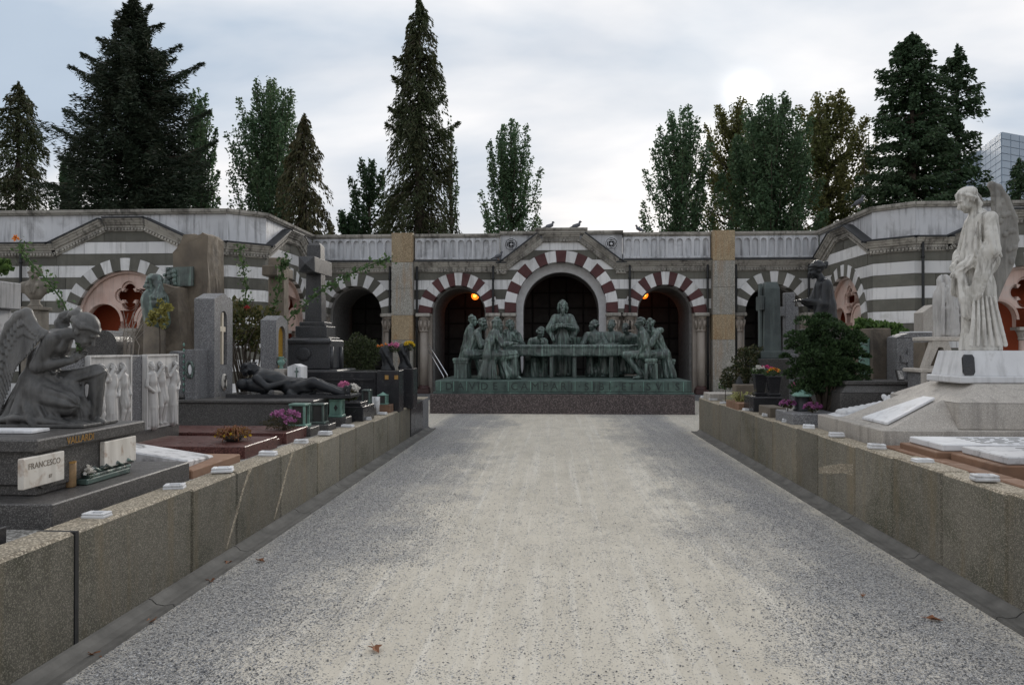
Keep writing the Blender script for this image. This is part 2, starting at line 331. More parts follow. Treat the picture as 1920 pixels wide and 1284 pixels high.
    def build(s, name, mat, parent=None, smooth=False):
        me = s.mesh(name, org(parent))
        bm = bmesh.new(); bm.from_mesh(me); bmesh.ops.recalc_face_normals(bm, faces=bm.faces); bm.to_mesh(me); bm.free()
        o = link(name, me, mat, parent, smooth)
        return o
def solo(name, mb, mat, label, cat, group=None, smooth=False):
    """a thing of one mesh, its origin at its base"""
    vs = np.array(mb.v); loc = Vector(((vs[:, 0].min()+vs[:, 0].max())/2, (vs[:, 1].min()+vs[:, 1].max())/2, vs[:, 2].min()))
    me = mb.mesh(name, loc); bm = bmesh.new(); bm.from_mesh(me); bmesh.ops.recalc_face_normals(bm, faces=bm.faces); bm.to_mesh(me); bm.free()
    o = link(name, me, mat, None, smooth); o.location = loc; ORG[o.name] = loc; return tag(o, label, cat, group)
def copy_tree(o, parent=None, delta=None):
    c = o.copy(); COL.objects.link(c); c.parent = parent; ORG[c.name] = org(o)
    if delta is not None: c.location = o.location+Vector(delta); ORG[c.name] = org(o)+Vector(delta)
    for ch in o.children: copy_tree(ch, c)
    return c
def curve_plate(outlines, thick, bevel=0.0):
    """flat plate with holes (2D outlines in x,y), extruded in z by thick; returns (V,F list)"""
    cu = bpy.data.curves.new('tmp', 'CURVE'); cu.dimensions = '2D'; cu.fill_mode = 'BOTH'; cu.extrude = thick/2; cu.bevel_depth = bevel
    for pts in outlines:
        sp = cu.splines.new('POLY'); sp.points.add(len(pts)-1); sp.use_cyclic_u = True
        for i, p in enumerate(pts): sp.points[i].co = (p[0], p[1], 0, 1)
    return eval_curve(cu)
def eval_curve(cu):
    o = bpy.data.objects.new('tmp', cu); COL.objects.link(o); dg = bpy.context.evaluated_depsgraph_get(); dg.update()
    me = bpy.data.meshes.new_from_object(o.evaluated_get(dg)); V = [tuple(v.co) for v in me.vertices]; F = [tuple(p.vertices) for p in me.polygons]
    bpy.data.objects.remove(o); bpy.data.curves.remove(cu); bpy.data.meshes.remove(me); return V, F
def text_geo(txt, size, depth=.004, align='CENTER', spacing=1.0):
    cu = bpy.data.curves.new('tmp', 'FONT'); cu.body = txt; cu.size = size; cu.extrude = depth/2; cu.align_x = align; cu.align_y = 'CENTER'; cu.space_character = spacing; cu.resolution_u = 3
    return eval_curve(cu)
def place(mb, VF, M): mb.add([M @ Vector(v) for v in VF[0]], VF[1])
def frame(o, u, v):
    """matrix whose x goes along u, y along v, z outwards"""
    u = Vector(u).normalized(); v = Vector(v).normalized(); w = u.cross(v); M = Matrix.Identity(4)
    for i in range(3): M[i][0] = u[i]; M[i][1] = v[i]; M[i][2] = w[i]; M[i][3] = o[i]
    return M
def circle_pts(cx, cy, r, a0=0, a1=2*pi, n=24): return [(cx+r*cos(a0+(a1-a0)*i/n), cy+r*sin(a0+(a1-a0)*i/n)) for i in range(n+(0 if abs(a1-a0-2*pi) < 1e-6 else 1))]

# ------------------------------------------------------------------ sculpting kit: smooth unions of tapered limbs, meshed by surface nets
class Fig:
    def __init__(s, k=.03): s.P = []; s.k = k; s.M = np.eye(3); s.t = np.zeros(3); s.sc = 1.0
    def pose(s, loc=(0, 0, 0), rot=(0, 0, 0), scale=1.0): s.M = np.array(Euler(rot).to_matrix()); s.t = np.array(loc, float); s.sc = scale; return s
    def tr(s, p): return s.M @ (np.array(p, float)*s.sc) + s.t
    def cap(s, a, b, ra, rb=None, k=None, fold=None, flat=None, cut=False):
        s.P.append(('c', s.tr(a), s.tr(b), ra*s.sc, (ra if rb is None else rb)*s.sc, (s.k if k is None else k)*s.sc, fold, None if flat is None else (s.M @ np.array(Vector(flat[0]).normalized()), flat[1]), cut, s.sc)); return s
    def chain(s, pts, rs, **kw):
        for i in range(len(pts)-1): s.cap(pts[i], pts[i+1], rs[i] if isinstance(rs, (list, tuple)) else rs, rs[i+1] if isinstance(rs, (list, tuple)) else rs, **kw)
        return s
    def ell(s, c, r, rot=(0, 0, 0), k=None, cut=False):
        s.P.append(('e', s.tr(c), s.M @ np.array(Euler(rot).to_matrix()), np.array(r, float)*s.sc, None, (s.k if k is None else k)*s.sc, None, None, cut, s.sc)); return s
    def mesh(s, res, noise=0.0, nfreq=9.0, clip_z=None):
        lo = np.full(3, 1e9); hi = -lo
        for p in s.P:
            if p[8]: continue
            if p[0] == 'c':
                m = max(p[3], p[4])+(p[6][0]*p[9] if p[6] else 0); ff = 1/min(1, p[7][1]) if p[7] else 1; m *= max(1, ff)
                lo = np.minimum(lo, np.minimum(p[1], p[2])-m); hi = np.maximum(hi, np.maximum(p[1], p[2])+m)
            else: m = p[3].max(); lo = np.minimum(lo, p[1]-m); hi = np.maximum(hi, p[1]+m)
        pad = res*3; lo -= pad; hi += pad
        n = np.ceil((hi-lo)/res).astype(int)+1; ax = [lo[i]+np.arange(n[i])*res for i in range(3)]
        D = np.full(n, 5.0, dtype=np.float32)
        for p in s.P:
            k = p[5]
            if p[0] == 'c':
                ff = max(1, 1/p[7][1]) if p[7] else 1; m = max(p[3], p[4])*ff+(p[6][0]*p[9] if p[6] else 0)+k+res*2; l = np.minimum(p[1], p[2])-m; h = np.maximum(p[1], p[2])+m
            else: m = p[3].max()+k+res*2; l = p[1]-m; h = p[1]+m
            i0 = np.maximum(0, np.floor((l-lo)/res).astype(int)); i1 = np.minimum(n, np.ceil((h-lo)/res).astype(int)+1)
            if (i1 <= i0).any(): continue
            X, Y, Z = np.meshgrid(*[ax[i][i0[i]:i1[i]] for i in range(3)], indexing='ij', sparse=True)
            if p[0] == 'c':
                a, b = p[1], p[2]; ab = b-a; L2 = max(1e-9, ab@ab)
                px, py, pz = X-a[0], Y-a[1], Z-a[2]; t = np.clip((px*ab[0]+py*ab[1]+pz*ab[2])/L2, 0, 1)
                qx, qy, qz = px-t*ab[0], py-t*ab[1], pz-t*ab[2]
                if p[7] is not None:
                    dv, f = p[7]; dd = qx*dv[0]+qy*dv[1]+qz*dv[2]; g = (f-1)*dd; qx, qy, qz = qx+g*dv[0], qy+g*dv[1], qz+g*dv[2]
                d = np.sqrt(qx*qx+qy*qy+qz*qz)-(p[3]+t*(p[4]-p[3]))
                if p[6] is not None:
                    amp, nf, ph, tw, t0 = p[6]; w = ab/sqrt(L2); u = np.cross(w, [0.3, 0.9, 0.31]); u /= np.linalg.norm(u)+1e-9; v = np.cross(w, u)
                    th = np.arctan2(qx*v[0]+qy*v[1]+qz*v[2], qx*u[0]+qy*u[1]+qz*u[2]); rmp = np.clip((t-t0)/(1.001-t0), 0, 1)
                    wv = th*nf+ph+tw*t+1.3*np.sin(2*th+ph*2.1); c = 2*np.abs(np.cos(wv*.5))-1.1; d = d-1.5*amp*p[9]*rmp*(c*.75+.35*np.abs(np.cos(wv*.9+.8)))
            else:
                R = p[2]; r = p[3]; qx, qy, qz = X-p[1][0], Y-p[1][1], Z-p[1][2]
                lx = (R[0, 0]*qx+R[1, 0]*qy+R[2, 0]*qz)/r[0]; ly = (R[0, 1]*qx+R[1, 1]*qy+R[2, 1]*qz)/r[1]; lz = (R[0, 2]*qx+R[1, 2]*qy+R[2, 2]*qz)/r[2]
                k0 = np.sqrt(lx*lx+ly*ly+lz*lz); k1 = np.sqrt((lx/r[0])**2+(ly/r[1])**2+(lz/r[2])**2)+1e-9; d = k0*(k0-1)/k1
            sl = tuple(slice(i0[i], i1[i]) for i in range(3)); A = D[sl]
            if p[8]: h = np.clip(k-np.abs(A+d), 0, None)/max(k, 1e-6); D[sl] = np.maximum(A, -d)+h*h*k*.25
            else: h = np.clip(k-np.abs(A-d), 0, None)/max(k, 1e-6); D[sl] = np.minimum(A, d)-h*h*k*.25
        X, Y, Z = np.meshgrid(*ax, indexing='ij', sparse=True)
        if noise: f = nfreq; D += noise*(np.sin(X*f*3.1+1.7*np.sin(Y*f*2.3+Z*f))*np.sin(Y*f*2.7+1.3*np.sin(Z*f*1.9))*np.sin(Z*f*2.1+X*f+.6))
        if clip_z is not None: D = np.maximum(D, clip_z-Z)
        V, F = surface_nets(D); return V*res+lo, F
def surface_nets(D):
    S = D < 0; n = np.array(D.shape)-1
    c = [S[i:i+n[0], j:j+n[1], k:k+n[2]] for i in (0, 1) for j in (0, 1) for k in (0, 1)]
    cnt = sum(x.astype(np.int8) for x in c); act = (cnt > 0) & (cnt < 8); idx = np.argwhere(act); ids = np.full(n, -1, dtype=np.int64); ids[act] = np.arange(len(idx))
    acc = np.zeros((len(idx), 3)); num = np.zeros(len(idx)); I, J, K = idx.T
    for axis in range(3):
        o = [x for x in range(3) if x != axis]
        for p in (0, 1):
            for q in (0, 1):
                da = [0, 0, 0]; da[o[0]] = p; da[o[1]] = q; db = list(da); db[axis] = 1
                a = D[I+da[0], J+da[1], K+da[2]]; b = D[I+db[0], J+db[1], K+db[2]]; m = (a < 0) != (b < 0)
                t = np.where(m, a/np.where(m, a-b, 1), 0); e = np.zeros((len(idx), 3)); e[:, 0] = da[0]; e[:, 1] = da[1]; e[:, 2] = da[2]; e[:, axis] = t
                acc += e*m[:, None]; num += m
    V = idx+acc/num[:, None]; F = []
    for axis in range(3):
        a, b = [x for x in range(3) if x != axis]
        s0 = [slice(1, -1)]*3; s0[axis] = slice(0, -1); s1 = [slice(1, -1)]*3; s1[axis] = slice(1, None)
        A = S[tuple(s0)]; B = S[tuple(s1)]; e = np.argwhere(A != B)
        if len(e) == 0: continue
        fl = A[e[:, 0], e[:, 1], e[:, 2]]; g = e.copy()
        for x in (a, b): g[:, x] += 1
        def cell(da, db): h = g.copy(); h[:, a] += da; h[:, b] += db; return ids[h[:, 0], h[:, 1], h[:, 2]]
        q = np.stack([cell(-1, -1), cell(0, -1), cell(0, 0), cell(-1, 0)], 1); flip = fl if axis != 1 else ~fl
        q[~flip] = q[~flip][:, ::-1]; F.append(q)
    return V, np.concatenate(F)
def sculpt(name, fig, res, mat, parent, noise=0.0, nfreq=9.0, clip_z=None):
    V, F = fig.mesh(res, noise, nfreq, clip_z); o = org(parent); me = np_mesh(name, V-np.array(o), F); return link(name, me, mat, parent, True)

def head(f, c, yaw=0, pitch=0, roll=0, s=1.0, hair='short', beard=False, cap=False):
    """a head facing -y at yaw 0, centre of the skull at c"""
    R = Euler((pitch, roll, yaw), 'ZXY').to_matrix() if False else (Matrix.Rotation(yaw, 3, 'Z') @ Matrix.Rotation(pitch, 3, 'X') @ Matrix.Rotation(roll, 3, 'Y'))
    c = Vector(c); e = R.to_euler()
    P = lambda x, y, z: tuple(c + R @ Vector((x*s, y*s, z*s)))
    f.ell(P(0, .012, .02), (.076*s, .095*s, .092*s), e, k=.01)           # skull
    f.ell(P(0, -.03, -.045), (.058*s, .062*s, .075*s), e, k=.02)          # face
    f.ell(P(0, -.062, -.105), (.026*s, .02*s, .02*s), e, k=.02)           # chin
    f.cap(P(0, -.088, .0), P(0, -.112, -.042), .010*s, .016*s, k=.008)    # nose
    f.cap(P(-.045, -.083, .018), P(.045, -.083, .018), .010*s, k=.012)    # brow
    for sx in (-1, 1):
        f.ell(P(sx*.028, -.092, -.004), (.016*s, .012*s, .010*s), e, k=.004, cut=True)
        f.ell(P(sx*.078, .01, -.02), (.012*s, .022*s, .032*s), e, k=.006)   # ears
        f.ell(P(sx*.036, -.068, -.04), (.02*s, .018*s, .02*s), e, k=.015)   # cheeks
    f.cap(P(-.018, -.088, -.07), P(.018, -.088, -.07), .008*s, k=.006)    # lips
    if beard:
        f.ell(P(0, -.07, -.115), (.05*s, .045*s, .06*s), e, k=.02); f.ell(P(0, -.085, -.165), (.03*s, .03*s, .045*s), e, k=.02)
    rr = random.Random(int(abs(c.x*917+c.y*131+c.z*57)*10))
    if hair in ('short', 'wild', 'long'):
        for i in range(26 if hair != 'wild' else 34):
            a = rr.uniform(-2.2, 2.2); el = rr.uniform(-.25, 1.5); v = Vector((sin(a)*cos(el)*.082, cos(a)*cos(el)*.1+.012, sin(el)*.098+.02))
            if v.y < -.06 and v.z < .06: continue
            r = rr.uniform(.018, .028) if hair != 'wild' else rr.uniform(.022, .036); f.ell(P(*v), (r*s, r*s, r*.8*s), e, k=.008)
    if hair == 'long':
        for sx in (-1, 1): f.chain([P(sx*.08, .02, .03), P(sx*.09, .03, -.06), P(sx*.085, .03, -.14)], [.03*s, .034*s, .02*s], k=.02)
        f.ell(P(0, .06, -.06), (.08*s, .05*s, .1*s), e, k=.02)
    if hair == 'bun':
        f.ell(P(0, .03, .04), (.092*s, .104*s, .092*s), e, k=.01)
        for i in range(11):
            a = -1.45+i*.29; f.chain([P(sin(a)*.07, -.085+.035*abs(a), .06), P(sin(a)*.10, .0, .10-.045*abs(a)), P(sin(a)*.085, .09, .075-.03*abs(a)), P(sin(a)*.03, .13, .04)], [.012*s, .019*s, .018*s, .014*s], k=.004)
        for i in range(9): a = i*.7; f.ell(P(cos(a)*.035, .145+.012*sin(a*2), .045+sin(a)*.035), (.026*s, .028*s, .024*s), e, k=.004)
        f.ell(P(0, .16, .045), (.03*s, .03*s, .03*s), e, k=.006)
    return f
def hand(f, wrist, d, up, s=1.0, curl=.35, spread=.12, rf=.0105, thumb=1):
    """palm and five fingers from the wrist along d; up = back of the hand"""
    d = Vector(d).normalized(); up = Vector(up); up = (up-d*up.dot(d)).normalized(); w = d.cross(up); W0 = Vector(wrist)
    f.cap(W0, W0+d*.075*s, .024*s, .032*s, k=.012, flat=(up, 1.7))
    for i in range(4):
        o = (i-1.5)*.02*s; b = W0+d*(.085*s)+w*o; L = (.062, .072, .068, .052)[i]*s; dd = (d+w*(i-1.5)*spread).normalized(); a1 = dd-up*curl*.5; a1.normalize(); a2 = (dd-up*curl*1.3).normalized()
        m = b+a1*L*.55; f.chain([b-d*.02*s, m, m+a2*L*.5], [rf*s, rf*s, rf*.8*s], k=.004)
    t = W0+d*.03*s+w*(-.03*thumb)*s; f.chain([t, t+(d*.6-w*.6*thumb).normalized()*.035*s, t+(d*.6-w*.6*thumb).normalized()*.035*s+(d-w*.15*thumb).normalized()*.03*s], [rf*1.15*s, rf*1.05*s, rf*.85*s], k=.006)

# ================================================================== the ground and the path
def mat_ground():
    s = NT('far_ground'); s.done(s.mix(s.noise(.4, 6), (.06, .065, .04), (.12, .11, .08)), .95)
    s = NT('gravel'); sp = s.n('ShaderNodeSeparateXYZ'); s.L.new(s.pos, sp.inputs[0])
    wob = s.math('MULTIPLY', s.math('SUBTRACT', s.noise(.42, 4, .6), .5), 2.0); fine = s.math('MULTIPLY', s.math('SUBTRACT', s.noise(2.4, 7, .72, stretch=(1.0, .45, 1)), .5), 2.1)
    ax = s.math('ABSOLUTE', s.math('SUBTRACT', sp.outputs[0], .05)); d = s.math('ADD', ax, s.math('ADD', wob, fine))
    side = s.ramp(s.math('MULTIPLY', d, .3), (.28, 0.0), (.60, 1.0))                                                     # loose gravel thrown to the sides
    edge = s.ramp(s.math('MULTIPLY', s.math('ADD', ax, s.math('MULTIPLY', fine, .30)), .3), (.69, 0.0), (.77, 1.0))      # sand washed along the gutters
    side = s.math('MULTIPLY', side, s.math('SUBTRACT', 1.0, s.math('MULTIPLY', edge, .85)))
    ruts = s.noise(1.0, 5, .65, stretch=(9.0, .16, 1)); clump = s.noise(5.5, 6, .75, stretch=(1, .55, 1))
    dens = s.math('ADD', s.math('MULTIPLY', side, .80), s.math('MULTIPLY', s.ramp(clump, (.42, 0.0), (.72, .42)), s.ramp(ruts, (.35, .25), (.62, 1.0)))); dens = s.math('ADD', dens, .06)
    def layer(scale):
        v = s.n('ShaderNodeTexVoronoi'); s.L.new(s.pos, v.inputs[0]); v.inputs['Scale'].default_value = scale
        vc = s.n('ShaderNodeSeparateColor'); s.L.new(v.outputs['Color'], vc.inputs[0])
        col = s.ramp(vc.outputs[0], (.0, (.085, .086, .09)), (.35, (.20, .201, .207)), (.7, (.345, .345, .345)), (1.0, (.60, .595, .59)))
        m = s.math('MULTIPLY', s.ramp(s.math('SUBTRACT', dens, vc.outputs[1]), (.0, 0.0), (.05, 1.0)), s.ramp(v.outputs['Distance'], (.45, 1.0), (.62, .0)))
        return col, m, v.outputs['Distance']
    c1, m1, d1 = layer(88); c2, m2, d2 = layer(150)
    sc = s.ramp(s.noise(240, 5, .8), (.28, (.49, .445, .365)), (.72, (.71, .66, .565)))
    sc = s.mix(s.ramp(s.noise(1.6, 6, .7, stretch=(1, .5, 1)), (.42, 0.0), (.72, .55)), sc, (.40, .365, .30)); sc = s.mix(s.math('MULTIPLY', side, .55), sc, (.30, .30, .31))
    sc = s.mix(s.ramp(ruts, (.5, 0.0), (.66, .7)), sc, (.70, .66, .58))
    col = s.mix(m1, s.mix(s.math('MULTIPLY', m2, .85), sc, c2), c1)
    hgt = s.math('ADD', s.math('MULTIPLY', m1, s.math('SUBTRACT', 1.0, d1)), s.math('MULTIPLY', m2, .5))
    nb = s.bump(hgt, .8, .008); nb = s.bump(s.math('ADD', s.noise(5, 6, .7), s.math('MULTIPLY', ruts, .6)), .45, .035, nb)
    s.done(col, .92, nb, spec=.15)
    s = NT('pebbles'); g = s.n('ShaderNodeNewGeometry'); s.done(s.ramp(g.outputs['Random Per Island'], (.0, (.06, .062, .068)), (.4, (.17, .172, .18)), (.75, (.31, .31, .315)), (1.0, (.58, .575, .57))), .8)
    s = NT('plot_gravel'); v = s.n('ShaderNodeTexVoronoi'); s.L.new(s.pos, v.inputs[0]); v.inputs['Scale'].default_value = 70; vc = s.n('ShaderNodeSeparateColor'); s.L.new(v.outputs['Color'], vc.inputs[0])
    s.done(s.ramp(vc.outputs[0], (.0, (.10, .095, .085)), (.6, (.26, .25, .23)), (1.0, (.5, .48, .45))), .9, s.bump(v.outputs['Distance'], -.9, .01))
mat_ground()
def sheet(name, x0, x1, y0, y1, z, mat, kind='structure', nx=1, ny=1):
    xs = np.linspace(x0, x1, nx+1); ys = np.linspace(y0, y1, ny+1); V = [(x, y, z) for y in ys for x in xs]; F = [(j*(nx+1)+i, j*(nx+1)+i+1, (j+1)*(nx+1)+i+1, (j+1)*(nx+1)+i) for j in range(ny) for i in range(nx)]
    o = link(name, np_mesh(name, V, F), mat); o['kind'] = kind; return o
sheet('ground', -1500, 1500, -600, 2400, -.06, 'far_ground')
XL, XR = -2.51, 2.76
tag(sheet('gravel_path', -9.5, 9.5, -6, 24.4, 0.0, 'gravel'), 'grey gravel path with a worn sandy middle')
ZL = lambda y: .63-.006*(y-4); ZR = lambda y: .72-.0075*(y-4.5)
def scatter_pebbles():
    n = 70000; y = 2.9+(RNG.random(n)**1.9)*9.5; x = XL+.2+RNG.random(n)*(XR-XL-.4)
    ax = np.abs(x-.05); w = 0.9*np.sin(x*1.3+y*.9)*np.sin(y*.55+1)+.45*np.sin(x*4.1+y*2.3)*np.sin(y*3.1-x*2)
    p = np.clip((ax-1.05+.7*w)/.9, .06, 1)*np.clip((2.35-ax+.12*w)/.25, .12, 1); m = RNG.random(n) < p; x = x[m]; y = y[m]; n = len(x)
    r = (.0035+.0055*RNG.random(n)**2)[:, None, None]; base = np.array([(1, 0, 0), (-.5, .87, 0), (-.5, -.87, 0), (.1, .1, .75), (0, 0, -.5)])
    a = RNG.random(n)*6.28; ca, sa = np.cos(a), np.sin(a); B = np.repeat(base[None], n, 0)*(1+.5*(RNG.random((n, 5, 1))-.5))*r
    V = np.empty_like(B); V[..., 0] = B[..., 0]*ca[:, None]-B[..., 1]*sa[:, None]+x[:, None]; V[..., 1] = B[..., 0]*sa[:, None]+B[..., 1]*ca[:, None]+y[:, None]; V[..., 2] = B[..., 2]+.0025
    F = (np.array([(0, 1, 3), (1, 2, 3), (2, 0, 3)])[None]+np.arange(n)[:, None, None]*5).reshape(-1, 3)
    o = link('loose_pebbles', np_mesh('loose_pebbles', V.reshape(-1, 3), F), 'pebbles'); tag(o, 'loose grey pebbles lying on the near path', 'gravel', kind='stuff')
scatter_pebbles()

# gutters: shallow concrete channels of cast lengths along the foot of the walls
def gutter(name, x_in, sgn, y1):
    root = thing(name, None, None, (x_in, 3, 0), kind='structure'); y = .6
    while y < y1:
        L = random.uniform(1.25, 1.5); e = min(y1, y+L-.012); m = MB()
        prof = [(0, .05), (.02, .045), (.05, .018), (.10, .010), (.14, .018), (.16, .018), (.175, -.04), (0, -.04)]
        m.prism([(x_in+sgn*(p[0]+.003), p[1]) for p in prof], 'y', y, e); m.build('gutter_stone', 'concrete', root); y += L
gutter('gutter_west', XL, 1, 15.1); gutter('gutter_east', XR, -1, 14.8)

# retaining walls of granite slabs
def wall_slab(x0, x1, y0, y1, zt, root, mats=('wall_granite', 'wall_coping'), name='granite_slab'):
    m = MB(); m.box(x0, x1, y0+.005, y1-.005, -.03, zt, .016); o = m.build(name, list(mats), root)
    for p in o.data.polygons:
        if p.normal.z > .35: p.material_index = 1
    return o
wl = thing('retaining_wall', 'low speckled granite retaining wall left of the path, under the kneeling angel tomb', 'wall', (XL-.1, 4, 0))
YL = [1.3, 2.6, 3.91, 5.2, 5.95, 6.93, 8.02, 8.87, 9.6, 10.55, 11.45, 12.35, 13.25]
for i in range(len(YL)-1): wall_slab(XL-.21, XL, YL[i], YL[i+1], ZL(YL[i])+.006*((i % 3)-1), wl)
m = MB(); m.box(XL-.205, XL+.004, 3.895, 3.925, .02, ZL(3.9)+.006); m.build('tar_joint', 'tar', wl)
# pale quartz veins slanting across three slabs
for y, dy in ((5.75, .42), (6.75, .45)):
    m = MB(); m.prism([(y, .07), (y+.02, .06), (y+dy*.45, .25), (y+dy*.8, .45), (y+dy+.09, .60), (y+dy+.01, .60), (y+dy*.7, .45), (y+dy*.33, .25)], 'x', XL-.02, XL+.0015); m.build('quartz_vein', 'wall_coping', wl)
wb = thing('retaining_wall', 'dark polished end section of the left wall beside the bronze supper group', 'wall', (XL-.1, 14, 0))
wall_slab(XL-.21, XL+.01, 13.27, 14.5, .60, wb, ('black_granite', 'black_granite'), 'polished_slab'); wall_slab(XL-.21, XL+.01, 14.5, 15.15, .63, wb, ('grey_granite', 'wall_coping'))
wr = thing('retaining_wall', 'low speckled granite retaining wall right of the path, under the standing angel', 'wall', (XR+.1, 4, 0))
YR = [1.4, 2.9, 3.95, 4.87, 5.66, 6.47, 7.25, 8.25, 8.95, 9.91, 10.83, 11.62, 13.1, 14.9]
for i in range(len(YR)-1): wall_slab(XR, XR+.21, YR[i], YR[i+1], ZR(YR[i])+.006*((i*2 % 3)-1), wr)
for y, dy in ((7.45, .6),):
    m = MB(); m.prism([(7.29, .42), (7.29, .52), (7.6, .48), (7.95, .41), (8.21, .35), (8.21, .29), (7.9, .33), (7.55, .40)], 'x', XR+.02, XR-.0015); m.build('quartz_vein', 'wall_coping', wr)
# raised burial plots
PL, PR = .585, .665
def plot(name, x0, x1, y0, y1, z):
    m = MB(); m.box(x0, x1, y0, y1, -.05, z); tag(m.build(name, 'plot_gravel'), None, None, None, 'structure')
plot('plot_ground_west', -30, XL-.212, -2, 15.1, PL); plot('plot_ground_east', XR+.212, 30, -2, 14.85, PR)

# ================================================================== the arcaded gallery
CX = .2; FY = 24.0                    # axis of the gallery and its front plane
ZF = lambda py: Z_at(py, FY)
Z_TOP, Z_COR, Z_DEN, Z_SPR = ZF(438), ZF(489), ZF(508), ZF(587)
ROW = .305; R0 = ZF(524)
rows = []                             # (z0, z1, material) from the cornice down
z = R0+ROW; k = 0
while z > -.2: rows.append((z-ROW, z, 'olive_stone' if k % 2 == 0 else 'white_marble')); z -= ROW; k += 1
rows_up = [(R0+ROW*(i+1), R0+ROW*(i+2), 'white_marble' if i % 2 == 0 else 'olive_stone') for i in range(4)]
def clip(poly, a, b, c):
    """keep a*x+b*y<=c"""
    out = []
    for i in range(len(poly)):
        p, q = poly[i], poly[(i+1) % len(poly)]; dp = a*p[0]+b*p[1]-c; dq = a*q[0]+b*q[1]-c
        if dp <= 0: out.append(p)
        if (dp < 0 < dq) or (dq < 0 < dp): t = dp/(dp-dq); out.append((p[0]+(q[0]-p[0])*t, p[1]+(q[1]-p[1])*t))
    return out
def area(p): return abs(sum(p[i][0]*p[(i+1) % len(p)][1]-p[(i+1) % len(p)][0]*p[i][1] for i in range(len(p))))/2
